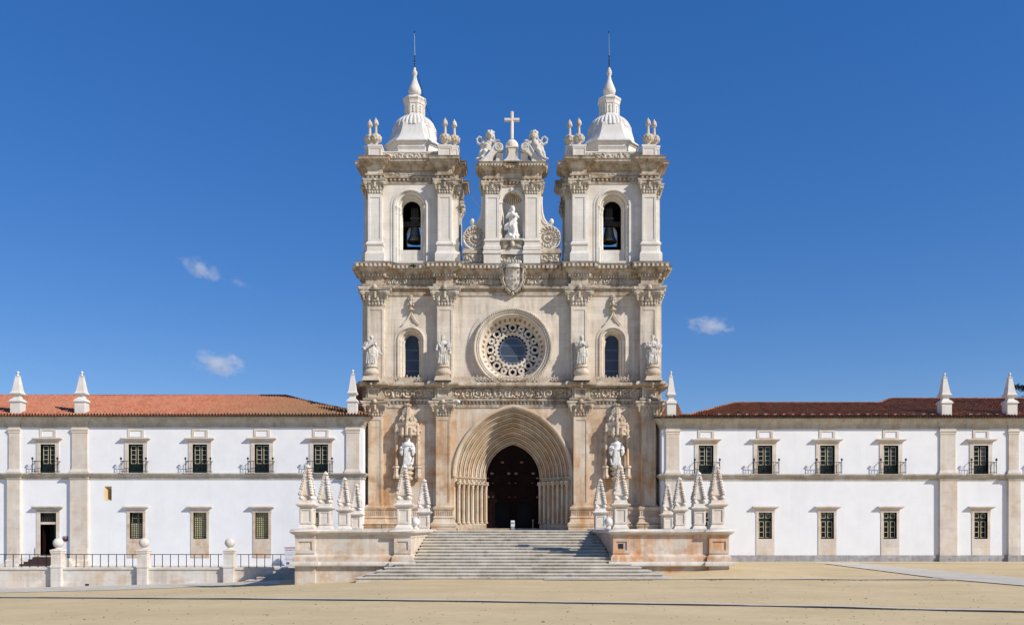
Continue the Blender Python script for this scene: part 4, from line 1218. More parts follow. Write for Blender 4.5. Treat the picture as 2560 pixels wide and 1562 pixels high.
# ---- gable between the towers
def gable():
    z = lambda py, y=0.0: PZ(py, y)
    zb, zt = z(657), z(445); hw = 26 * K0; ns = z(506)
    ex = 73 * K0
    mb = MB()
    mb.prism([(-ex, zb), (ex, zb), (ex, zt), (-ex, zt)], 0.0, 1.5, [round_arch(PX(1281, 0) - hw, PX(1281, 0) + hw, z(602), ns, 18)])
    go = mb.build('gable', M['tower'], church)
    cx = PX(1281, 0)
    # niche: half cylinder and shell head
    n = MB(); rows = []
    for k in range(13):
        a = PI * k / 12; rows.append((cx - hw * math.cos(a), 0.02 + hw * 1.15 * math.sin(a)))
    n.loft([[(x, y, z(602)) for (x, y) in rows], [(x, y, ns) for (x, y) in rows]])
    n.loft([[(cx - hw * math.cos(PI * k / 12) * math.cos(t), 0.02 + hw * 1.15 * math.sin(PI * k / 12) * math.cos(t), ns + hw * math.sin(t)) for k in range(13)] for t in [PI / 2 * j / 6 for j in range(7)]])
    n.box(cx - hw, cx + hw, 0.0, 1.1, z(604), z(602))
    n.build('niche', M['tower'], go, smooth=True, angle=60)
    sh = MB()
    for k in range(1, 12):
        a = PI * k / 12
        sh.tube([(cx - hw * 0.97 * math.cos(a) * math.cos(t), 0.02 + hw * 1.12 * math.sin(a) * math.cos(t), ns + hw * 0.97 * math.sin(t)) for t in [PI / 2 * j / 6 for j in range(1, 6)]], 0.045, 5)
    sh.build('shell', M['cornice'], go, smooth=True)
    ar = MB(); ar.loft(arch_rows(cx, z(602), ns, [(hw, 0.02), (hw, -0.07), (hw + 0.07, -0.10), (hw + 0.12, -0.07), (hw + 0.22, -0.10), (hw + 0.26, 0.0)]))
    ar.box(cx - 0.13, cx + 0.13, -0.2, 0.0, z(481), z(471))
    for q in (-1, 1): ar.box(cx + q * (hw + 0.12) - 0.2, cx + q * (hw + 0.12) + 0.2, -0.14, 0.02, z(509), z(504))
    ar.build('niche_arch', M['tower'], go, smooth=True, angle=35)
    # pilasters, capitals, entablature
    for q in (-1, 1):
        xa, xb = sorted((q * 32.5 * K0, q * 66 * K0)); p = pilaster_mb(xa, xb, -0.45, 0, z(600, -.45), z(488, -.45))
        bs = [(xa, 0), (xa, -0.45), (xb, -0.45), (xb, 0)]
        p.sweep(bs, prof([(0.0, 660), (0.14, 660), (0.14, 635), (0.22, 633), (0.22, 628), (0.10, 626), (0.16, 624), (0.16, 616), (0.06, 613), (0.05, 604), (0.12, 602), (0.12, 599), (0, 597)], -0.45))
        p.box(xa, xb, -0.45, 0, z(660), z(600, -.45)); p.build('pilaster', M['tower'], go)
        c = MB(); c.merge(capital_mb(xb - xa, z(456, -.45) - z(488, -.45), 0.30, 0.45, False), ((xa + xb) / 2, -0.45, z(488, -.45))); c.build('capital', M['carved'], go, smooth=True, angle=50)
        qd = capital_mb(0.9, z(456, .5) - z(488, .5), 0.22, 0.25, False); t = MB()
        t.add([(q * (-v[1]) + q * (ex + 0.1), v[0] + 0.6, v[2] + z(488, .5)) for v in qd.v], qd.f); t.build('capital', M['carved'], go, smooth=True, angle=50)
    path = [(-ex, 1.5), (-ex, 0), (-66 * K0, 0), (-66 * K0, -0.45), (-32 * K0, -0.45), (-32 * K0, 0), (32 * K0, 0), (32 * K0, -0.45), (66 * K0, -0.45), (66 * K0, 0), (ex, 0), (ex, 1.5)]
    e = MB(); e.sweep(path, prof([(0, 464), (0.05, 463), (0.06, 457), (0, 456), (0, 449.5), (0.2, 448), (0.23, 444), (0.04, 442.5), (0.04, 428), (0.12, 426), (0.18, 421), (0.34, 417), (0.4, 413), (0.52, 411), (0.56, 406), (0.62, 404), (-0.4, 403)]))
    e.box(-ex + 0.02, ex - 0.02, 0.02, 1.5, zt - 0.02, zp(403.6))
    e.mi = 1; d = e; dentils(d, path, 0.40, 0.54, zp(416, .4), zp(411.5, .4), 0.24, 0.12); dentils(d, path, 0, 0.15, zp(455.5), zp(450), 0.3, 0.15); e.build('entablature', [M['cornice'], M['carved']], go, smooth=True)
    fz = MB(); relief(fz, -31 * K0, 31 * K0, zp(441), zp(429), -0.04, 0.08, 22, cell=0.5, res=0.045); fz.build('carved_frieze', M['carved'], go, smooth=True, angle=180)
    # side scrolls
    for q in (-1, 1):
        X_ = lambda off: q * off * K0
        cvx, cvz, rv = 92, 594, 31
        curve = [(73, 492), (73.5, 512), (75, 530), (79, 545), (86, 556), (95, 561)]
        poly = [(66, 640), (66, 492)] + curve + [(cvx + rv * math.cos(a), cvz - rv * math.sin(a)) for a in [PI / 2 - 0.2 - (PI + 0.2) * k / 18 for k in range(19)]] + [(92, 640)]
        pts = [(X_(a), z(b)) for (a, b) in poly]
        if q < 0: pts = list(reversed(pts))
        v = MB(); v.prism(pts, 0.15, 0.8)
        v.tube([(X_(a), 0.2, z(b)) for (a, b) in [(74, 490)] + [(a + 0.5, b - 0.5) for (a, b) in curve[1:]] + [(101, 558)]], 0.10, 7)
        v.tube([(X_(a - 5), 0.12, z(b + 1)) for (a, b) in curve] , 0.06, 6)
        vx, vz = X_(cvx), z(cvz)
        v.ring(vx, vz, [(31 * K0, 0.3), (31 * K0, 0.04), (29 * K0, -0.03), (27 * K0, 0.04), (26.5 * K0, 0.14)], 48)
        v.ball((X_(99), 0.2, z(552)), (0.2, 0.2, 0.26), 9, 6)
        vo = v.build('scroll_buttress', M['tower'], go, smooth=True, angle=40)
        lf = MB()
        for k in range(44):                                   # leafy spiral
            t = k / 43; a = t * 4.6 * PI; r = (28 - 23 * t) * K0; s_ = 0.20 * (1 - 0.62 * t)
            m_ = Matrix.Rotation(-(q * a + q * 0.7), 4, 'Y')
            lf.ball((vx + q * r * math.cos(a), 0.05, vz + r * math.sin(a)), (s_, 0.10, s_ * 0.42), 7, 5, m_.to_3x3())
        lf.ball((vx, 0.02, vz), (0.15, 0.16, 0.15), 9, 6)
        pp = [(vx + q * (24.0 - 19.5 * t) * K0 * math.cos(t * 4.6 * PI), 0.08, vz + (24.0 - 19.5 * t) * K0 * math.sin(t * 4.6 * PI)) for t in [j / 70 for j in range(71)]]
        lf.tube(pp, 0.045, 5)
        lf.build('leaf_spiral', M['carved'], vo, smooth=True)
        b = MB(); xa, xb = sorted((X_(69), X_(121)))
        b.box(xa, xb, 0.0, 1.0, z(658), z(634)); b.box(xa - (0.08 if q < 0 else 0), xb + (0.08 if q > 0 else 0), -0.12, 1.05, z(634), z(628)); b.box(xa, xb, -0.05, 0.9, z(628), z(622))
        b.build('scroll_plinth', M['cornice'], go)
        r_ = MB(); xa, xb = sorted((X_(71), X_(117))); relief(r_, xa, xb, z(656), z(636), 0.0, 0.16, 31 + q, cell=0.55, res=0.045); r_.build('carved_panel', M['carved'], go, smooth=True, angle=180)
    # statue shelf with winged head, carved panel below
    s_ = MB(); s_.box(cx - 29 * K0, cx + 29 * K0, -0.5, 0.3, z(605), z(601)); s_.box(cx - 24 * K0, cx + 24 * K0, -0.2, 0.2, z(630), z(605)); s_.box(cx - 30 * K0, cx + 30 * K0, -0.3, 0.2, z(638), z(627))
    dentils(s_, [(cx - 28 * K0, -0.5), (cx + 28 * K0, -0.5)], -0.02, 0.09, z(606), z(601.5), 0.14, 0.09)
    s_.build('statue_shelf', M['tower'], go)
    h = MB(); h.ball((cx, -0.42, z(615)), (0.20, 0.20, 0.25), 10, 7); h.ball((cx, -0.40, z(610)), (0.22, 0.18, 0.14), 9, 6); h.ball((cx, -0.62, z(616)), (0.035, 0.05, 0.05), 6, 4)
    for q in (-1, 1):
        for k in range(5):
            h.ball((cx + q * (0.28 + 0.09 * k), -0.30, z(613 + 2.2 * k * 0.9)), (0.11, 0.09, 0.24 - 0.015 * k), 7, 5, Matrix.Rotation(q * (0.9 - 0.12 * k), 4, 'Y').to_3x3())
    h.build('winged_head', M['carved'], go, smooth=True, angle=60)
    r_ = MB(); relief(r_, cx - 30 * K0, cx + 30 * K0, z(660), z(639), -0.05, 0.2, 55, cell=0.5, res=0.045); r_.build('carved_panel', M['carved'], go, smooth=True, angle=180)
    # broken scroll pediment and middle pedestal
    zt0 = zp(403.2, 0.2)
    for q in (-1, 1):
        S = MB(); X_ = lambda off: q * off * K(-0.2); Z_ = lambda py: PZ(py, -0.2)
        top = [(84, 405), (74, 400), (62, 390), (52, 378), (46, 367), (40, 359.5), (33, 358)]
        spr = [(33 - 10 * math.sin(a), 369 - 11 * math.cos(a)) for a in [0.5 * k for k in range(1, 7)]]
        low = [(27, 379), (36, 381), (38, 390), (40, 405)]
        poly = [(X_(a), Z_(b)) for (a, b) in top + spr[:4] + [(21.5, 400), (27, 403), (33, 391), (38, 389), (44, 392), (48, 405)]]
        if q < 0: poly = list(reversed(poly))
        poly = [(X_(a), Z_(b)) for (a, b) in top] + [(X_(33 - 11 * math.sin(k * PI / 10)), Z_(369 - 11 * math.cos(k * PI / 10))) for k in range(1, 11)] + [(X_(40), Z_(384)), (X_(47), Z_(392)), (X_(50), Z_(405))]
        if q < 0: poly = list(reversed(poly))
        S.prism(poly, -0.35, 0.7)
        # the back of the curl drops to the cornice behind the face
        S.box(*sorted((X_(22), X_(40))), 0.0, 0.7, zt0, Z_(380))
        S.ring(X_(33), Z_(369), [(9.5 * K0, -0.36), (9.5 * K0, -0.42), (7.3 * K0, -0.42), (7.3 * K0, -0.36)], 24)
        S.tube([(X_(33) + q * (6.0 - 5 * t) * K0 * math.cos(9 * t), -0.39, Z_(369) + (6.0 - 5 * t) * K0 * math.sin(9 * t)) for t in [j / 24 for j in range(25)]], 0.035, 5)
        S.tube([(X_(a), -0.38, Z_(b + 1.5)) for (a, b) in top], 0.06, 6)
        S.build('scroll_pediment', M['tower'], go, smooth=True, angle=35)
    m_ = MB(); zz = lambda py: PZ(py, -0.2); cx = PX(1280, -0.2)
    hwp = [(21, 405), (19, 403), (13, 398), (9, 390), (8, 383), (9, 376), (12, 372), (15, 371)]
    poly = [(cx + a * K0, zz(b)) for (a, b) in hwp] + [(cx - a * K0, zz(b)) for (a, b) in reversed(hwp)]
    m_.prism(poly, -0.45, 0.6)
    m_.box(cx - 15.5 * K0, cx - 9 * K0, 0.0, 0.6, zz(396), zz(372)); m_.box(cx + 9 * K0, cx + 15.5 * K0, 0.0, 0.6, zz(396), zz(372))
    m_.box(cx - 16 * K0, cx + 16 * K0, -0.52, 0.65, zz(372), zz(370))
    m_.build('cross_pedestal', M['tower'], go)
    g_ = MB(); g_.lathe(cx, 0.0, [(15 * K0, zz(370)), (15.5 * K0, zz(365)), (14 * K0, zz(357)), (10 * K0, zz(351)), (5 * K0, zz(348)), (2 * K0, zz(347))], 48, 0, 1, 0.95, lambda a, q: 1 + 0.07 * abs(math.sin(a * 9)))
    g_.build('gadrooned_cap', M['tower'], go, smooth=True, angle=60)


gable()

# ---- coat of arms hung over the upper entablature
def arms():
    def lean(m_):
        za, zb_ = PZ(657, -1), PZ(728, -1)
        m_.v = [(v[0], v[1] + 0.80 * min(1, max(0, (za - v[2]) / (za - zb_))) if v[1] < -0.45 else v[1], v[2]) for v in m_.v]
    cx, y = PX(1282, -1.1), -0.92; z = lambda py: PZ(py, -1.1); k = K(-1.1)
    sh = MB()
    outl = [(20, 672), (21, 690), (20, 704), (14, 714), (5, 719), (0, 722)]
    rows = []
    n = 9
    for (hw, py) in [(20, 670), (20.5, 680), (21, 690), (20, 702), (16, 711), (9, 717), (2, 721)]:
        rows.append([(cx + hw * k * (-1 + 2 * i / n), y - 0.28 * math.sqrt(max(0, 1 - (-1 + 2 * i / n) ** 2)) - 0.05, z(py)) for i in range(n + 1)])
    sh.loft(rows); sh.box(cx - 17 * k, cx + 17 * k, y - 0.02, -0.5, z(716), z(668))
    lean(sh)
    so = sh.build('coat_of_arms', M['statue'], church, smooth=True, angle=60)
    ch = MB()
    for (dx, dy) in ((0, 0), (0, 8.5), (0, -8.5), (7, 0), (-7, 0)):
        ch.ball((cx + dx * k, y - 0.34, z(695 + dy)), (2.6 * k, 0.05, 3.4 * k), 8, 5)
        for (ax, ay) in ((0, 0), (1, 1.3), (-1, 1.3), (1, -1.3), (-1, -1.3)): ch.ball((cx + (dx + ax) * k, y - 0.385, z(695 + dy + ay)), 0.018, 5, 4)
    for (dx, py) in ((-15, 677), (0, 676), (15, 677), (-15.5, 692), (15.5, 692), (-11, 707), (11, 707)):
        o_ = 0.36 * math.sqrt(max(0, 1 - (dx / 21) ** 2)) + 0.02
        ch.box(cx + (dx - 2.2) * k, cx + (dx + 2.2) * k, y - o_ - 0.05, y - o_ + 0.08, z(py + 2.5), z(py - 1))
        for q in (-1.8, 0, 1.8): ch.box(cx + (dx + q - 0.6) * k, cx + (dx + q + 0.6) * k, y - o_ - 0.05, y - o_ + 0.08, z(py - 1), z(py - 2.6))
    lean(ch)
    ch.build('shield_charges', M['carved'], so)
    cr = MB()
    cr.lathe(cx, y - 0.15, [(17 * k, z(669)), (18.5 * k, z(666)), (16.5 * k, z(664)), (16.5 * k, z(661)), (20 * k, z(657)), (19.3 * k, z(656.5)), (15 * k, z(661))], 24, 0, 1, 0.45)
    for i in range(9):
        a = PI + PI * i / 8; cr.ball((cx + 19.5 * k * math.cos(a), y - 0.15 + 0.45 * 19.5 * k * math.sin(a), z(655)), (0.09, 0.08, 0.12), 7, 5)
    cr.build('crown', M['statue'], so, smooth=True, angle=50)
    sc = MB(); random.seed(4)
    for q in (-1, 1):
        for (dx, py, r) in ((24, 664, 4.5), (30, 667, 4), (28, 676, 5), (24, 686, 4.5), (29, 690, 4), (26, 699, 4.5), (22, 707, 5), (26, 712, 3.5), (15, 717, 4), (9, 722, 4), (31, 681, 3)):
            sc.ball((cx + q * dx * k, y - 0.05, z(py)), (r * k, 0.18, r * k), 8, 6)
            sc.ring(cx + q * dx * k, z(py), [(r * 0.65 * k, y - 0.12), (r * 0.75 * k, y - 0.27), (r * 1.0 * k, y - 0.25), (r * 1.05 * k, y - 0.1)], 12)
        sc.tube([(cx + q * 22 * k, y - 0.12, z(662)), (cx + q * 27 * k, y - 0.2, z(672)), (cx + q * 23.5 * k, y - 0.22, z(684)), (cx + q * 25.5 * k, y - 0.2, z(697)), (cx + q * 18 * k, y - 0.2, z(712)), (cx + q * 5 * k, y - 0.2, z(724))], 0.09, 7)
    sc.ball((cx, y - 0.12, z(727)), (4.5 * k, 0.2, 5 * k), 9, 6)
    lean(sc)
    sc.build('scrollwork', M['carved'], so, smooth=True, angle=60)


arms()


# ================================================================== MONASTERY WINGS
WY = -1.5
def wx(px): return PX(px, WY)
def wz(py, o=0.0): return PZ(py, WY - o)
def wprof(lst, dpy=0): return [(o if o else 0.005, wz(py + dpy, o)) for (o, py) in lst]


def hood(mb, cx, hw, py0, py1, py2, out):
    """projecting hood over an opening: frieze from py2 to py1, cornice from py1 to py0"""
    f = hw - out
    mb.sweep([(cx - f, WY), (cx + f, WY)] if False else [(cx - f, WY + 0.02), (cx - f, WY), (cx + f, WY), (cx + f, WY + 0.02)],
             [(0.0, wz(py2)), (0.06, wz(py2)), (0.06, wz(py1 + 1.2)), (0.10, wz(py1)), (0.18, wz(py1 - 1.5, .1)), (out - 0.06, wz(py1 - 3, .2)), (out - 0.05, wz(py0 + 3.2, .2)), (out, wz(py0 + 2.6, .3)), (out, wz(py0, .3)), (0.0, wz(py0 - 0.6))])


def frame_strips(mb, x0, x1, z0, z1, w, y0, y1, top=True, bottom=True):
    mb.box(x0, x0 + w, y0, y1, z0, z1); mb.box(x1 - w, x1, y0, y1, z0, z1)
    if top: mb.box(x0 + w, x1 - w, y0, y1, z1 - w, z1)
    if bottom: mb.box(x0 + w, x1 - w, y0, y1, z0, z0 + w)


def leaf_bars(mb, x0, x1, z0, z1, n, y):
    """cream glazing bead of one leaf with n panes"""
    frame_strips(mb, x0, x1, z0, z1, 0.038, y - 0.02, y + 0.01)
    for k in range(1, n): z = z0 + (z1 - z0) * k / n; mb.box(x0 + 0.035, x1 - 0.035, y - 0.02, y + 0.01, z - 0.017, z + 0.017)


def french_window(wing, px, dpy):
    cx = wx(px); hw, sw = 0.60, 0.92; zb, zt = wz(1181 + dpy), wz(1110 + dpy)
    s = MB()
    for q in (-1, 1): a, b = sorted((cx + q * hw, cx + q * sw)); s.box(a, b, WY - 0.05, WY + 0.34, zb, zt)
    s.box(cx - sw, cx + sw, WY - 0.05, WY + 0.34, zt, wz(1107 + dpy))
    w = s.build('french_window', M['wing_stone'], wing)
    h = MB(); hood(h, cx, 37 * K(WY), 1093.5 + dpy, 1101 + dpy, 1107 + dpy, 0.30)
    h.build('hood', M['wing_stone'], w)
    p = MB(); za, zb_ = wz(1092.5 + dpy), wz(1070 + dpy)
    for q in (-1, 1): p.box(*sorted((cx + q * 0.66, cx + q * 0.46)), WY - 0.05, WY + 0.03, za, zb_)
    p.box(cx - 0.46, cx + 0.46, WY - 0.05, WY + 0.03, zb_ - 0.19, zb_); p.box(cx - 0.46, cx + 0.46, WY - 0.05, WY + 0.03, za, za + 0.05)
    p.build('panel_frame', M['wing_stone'], w)
    y = WY + 0.20; c = MB(); b = MB()
    H = zt - zb
    frame_strips(c, cx - hw, cx + hw, zb, zt, 0.07, y, y + 0.08, True, False)
    c.box(cx - 0.035, cx + 0.035, y - 0.01, y + 0.06, zb, zt - 0.07)
    for q in (-1, 1):
        xa, xb = sorted((cx + q * 0.035, cx + q * (hw - 0.07)))
        c.box(xa, xb, y + 0.005, y + 0.06, zb, zb + 0.30 * H); frame_strips(c, xa + 0.08, xb - 0.08, zb + 0.08, zb + 0.26 * H, 0.03, y - 0.02, y + 0.01)
        frame_strips(c, xa, xb, zb + 0.30 * H, zt - 0.07, 0.045, y + 0.005, y + 0.06)
        leaf_bars(b, xa + 0.04, xb - 0.03, zb + 0.30 * H + 0.045, zt - 0.115, 4, y + 0.01)
    c.build('casement', M['green'], w); b.build('glazing_bars', M['cream'], w)
    g = MB(); g.box(cx - hw + 0.05, cx, y + 0.062, y + 0.07, zb + 0.3 * H, zt - 0.05); g.build('pane', M['pane'], w)
    g = MB(); g.box(cx, cx + hw - 0.05, y + 0.062, y + 0.07, zb + 0.3 * H, zt - 0.05); g.build('pane', M['curtained'] if px in (2068, 2452) else M['sky_pane'] if px in (1765, 2227, 1912) else M['pane'], w)
    r = MB(); bw = 1.01; out = 0.46; yf = WY - out; zr = wz(1152 + dpy, out)
    rail = [(cx - bw, WY), (cx - bw, yf), (cx + bw, yf), (cx + bw, WY)]
    for z, rr in ((zr, 0.022), (zb + 0.09, 0.016)):
        for p0, p1 in zip(rail, rail[1:]): r.tube([(*p0, z), (*p1, z)], rr, 5)
    n = 9
    for k in range(n + 1):
        x = cx - bw + 2 * bw * k / n; rr = 0.026 if k in (0, n) else 0.015
        r.tube([(x, yf, zb + 0.0), (x, yf, zr + (0.12 if k in (0, n) else 0))], rr, 5)
        if k in (0, n):
            r.ball((x, yf, zr + 0.21), (0.095, 0.095, 0.095), 8, 6); r.tube([(x, yf, zr + 0.29), (x, yf, zr + 0.37)], 0.015, 4)
            r.ball((x, yf, (zb + zr) / 2), 0.045, 6, 4)
            q = -1 if k == 0 else 1
            r.tube([(x, yf + 0.02, zb + 0.55), (x, WY, zr + 0.05)], 0.014, 4); r.tube([(x, WY - 0.2, zb), (x, WY - 0.2, zr)], 0.015, 4)
    r.build('balcony_railing', M['iron'], w, smooth=True)
    return w


def lower_window(wing, px, dpy, kind):
    cx = wx(px); hw, sw = 0.54, 0.75; zb, zt = wz(1346 + dpy), wz(1280 + dpy); za = wz(1387 + dpy if kind == 'casement' else 1393)
    s = MB()
    for q in (-1, 1): a, b = sorted((cx + q * hw, cx + q * sw)); s.box(a, b, WY - 0.04, WY + 0.34, zb, zt)
    s.box(cx - sw, cx + sw, WY - 0.04, WY + 0.34, za, zb)
    w = s.build('window', M['wing_stone'] if kind == 'casement' else M['apron'], wing)
    h = MB(); hood(h, cx, 32 * K(WY), 1265 + dpy, 1272 + dpy, 1280 + dpy, 0.30); h.build('hood', M['wing_stone'], w)
    y = WY + 0.16; H = zt - zb
    if kind == 'casement':
        c = MB(); b = MB()
        frame_strips(c, cx - hw, cx + hw, zb, zt, 0.06, y, y + 0.08)
        c.box(cx - 0.06, cx + 0.06, y - 0.01, y + 0.07, zb + 0.06, zt - 0.06); c.box(cx - hw + 0.06, cx + hw - 0.06, y - 0.012, y + 0.07, zb + 0.68 * H, zb + 0.76 * H)
        for q in (-1, 1):
            xa, xb = sorted((cx + q * 0.06, cx + q * (hw - 0.06)))
            leaf_bars(b, xa + 0.015, xb - 0.015, zb + 0.10, zb + 0.66 * H, 3, y + 0.02); leaf_bars(b, xa + 0.015, xb - 0.015, zb + 0.78 * H, zt - 0.09, 1, y + 0.02)
            for (a, c_) in ((xa, xa + 0.015), (xb - 0.015, xb)): c.box(a, c_, y + 0.003, y + 0.06, zb + 0.06, zt - 0.06)
        c.build('casement', M['green'], w); b.build('glazing_bars', M['cream'], w)
    else:
        sh = MB(); top = zt if kind == 'grated' else zb + 0.58 * H
        sh.box(cx - hw, cx + hw, y + 0.10, y + 0.13, zb, top)
        for q in (-1, 1):
            for k in range(int((top - zb) / 0.34)):
                for j in range(2):
                    x = cx + q * (0.06 + 0.24 * j); z = zb + 0.06 + k * 0.34
                    sh.box(*sorted((x, x + q * 0.18)), y + 0.085, y + 0.11, z, z + 0.27)
        sh.build('shutter', M['shutter'] if kind == 'grated' else M['cream'], w)
        if kind != 'grated':
            b = MB(); leaf_bars(b, cx - hw + 0.08, cx - 0.03, top, zt - 0.05, 2, y + 0.12); leaf_bars(b, cx + 0.03, cx + hw - 0.08, top, zt - 0.05, 2, y + 0.12); b.build('glazing_bars', M['cream'], w)
        g = MB()
        for k in range(7): x = cx - hw + 0.015 + (2 * hw - 0.03) * k / 6; g.tube([(x, y - 0.02, zb), (x, y - 0.02, zt)], 0.017, 5)
        for k in range(13): z = zb + 0.02 + (H - 0.04) * k / 12; g.tube([(cx - hw, y - 0.02, z), (cx + hw, y - 0.02, z)], 0.017, 5)
        g.build('grating', M['grate'], w)
    g = MB(); g.box(cx - hw + 0.02, cx + hw - 0.02, y + 0.14, y + 0.15, zb, zt); g.build('pane', M['pane'], w)
    if kind == 'casement': g = MB(); g.box(cx - hw + 0.06, cx + hw - 0.06, y + 0.125, y + 0.135, zb + 0.76 * H, zt - 0.06); g.build('pane', M['curtained'] if px in (1913, 2068) else M['sky_pane'], w)
    return w


M['apron'] = stone('window_apron_stone', (0.54, 0.47, 0.38), (0.66, 0.60, 0.52), (0.56, 0.32, 0.15), 0.7, 0.9, None, 0.3, joints=None, seed=7)
M['shutter'] = plain('olive_cream_shutter', (0.60, 0.55, 0.30), 0.6, 0, 0.1)
M['grate'] = plain('grating_iron', (0.028, 0.034, 0.026), 0.6, 0.3, 0.2)


M['eave_shade'] = plain('eave_painted_shade', (0.085, 0.06, 0.045), 0.9, 0, 0.4)  # dark colour standing in for the shade below the eave tiles


def tile_roof(name, parent, mat, x0, x1, ye, ze, slope, ridge, hip):
    """front slope of half-round clay tiles from the eave (ye, ze) up to ridge(x) / hip(x) limits on y"""
    per = 0.25; prof_ = [(0, -0.03), (0.016, 0.075), (0.075, 0.14), (0.134, 0.075), (0.15, -0.03), (0.20, -0.09)]
    n = int((x1 - x0) / per); course = 0.36
    ymax = max(ridge(x0 + (x1 - x0) * k / 50) for k in range(51)); rows = []
    m = int((ymax - ye) / course) + 1
    random.seed(11)
    jit = {}
    for j in range(m + 1):
        for e in (0, 1):
            y = ye + (j + (0.999 if e else 0.0)) * course; lift = 0.022 * (1 - e)
            r = []
            for i in range(n):
                jz = jit.setdefault((i, j), random.uniform(-0.012, 0.012)); jx = jit.setdefault((i, j, 'x'), random.uniform(-0.010, 0.010))
                sag = 0.035 * noise.noise(Vector((i * 0.05, j * 0.25, 2.0)))
                for (dx, dz) in prof_:
                    x = x0 + i * per + dx; yy = min(y, ridge(x), hip(x)); yy = max(yy, ye)
                    r.append((x + jx, yy, ze + (yy - ye) * slope + dz + lift + jz + sag))
            rows.append(r)
    mb = MB(); mb.loft(rows)
    # ridge and hip tiles
    pts = []
    x = x0
    while x < x1:
        yy = min(ridge(x), hip(x))
        if yy > ye + 0.25: pts.append((x, yy, ze + (yy - ye) * slope + 0.05))
        x += 0.35
    rr = [0.10 + 0.015 * (k % 2) for k in range(len(pts))]
    mb.tube(pts, rr, 7)
    mb.mi = 1; mb.box(x0, x1, ye + 0.07, ye + 0.35, ze - 0.13, ze + 0.06)  # set-back strip, the shadow of the tile ends painted dark
    ro = mb.build(name, [mat, M['eave_shade']], parent, smooth=True, angle=50)
    bk = MB()          # plain back slope
    xs = [x0 + (x1 - x0) * k / 40 for k in range(41)]
    bk.loft([[(x, min(ridge(x), hip(x)) + 0.05, ze + (min(ridge(x), hip(x)) - ye) * slope) for x in xs], [(x, 2 * ridge(x) - ye, ze) for x in xs]])
    bk.build('rear_slope', mat, ro)
    return ro


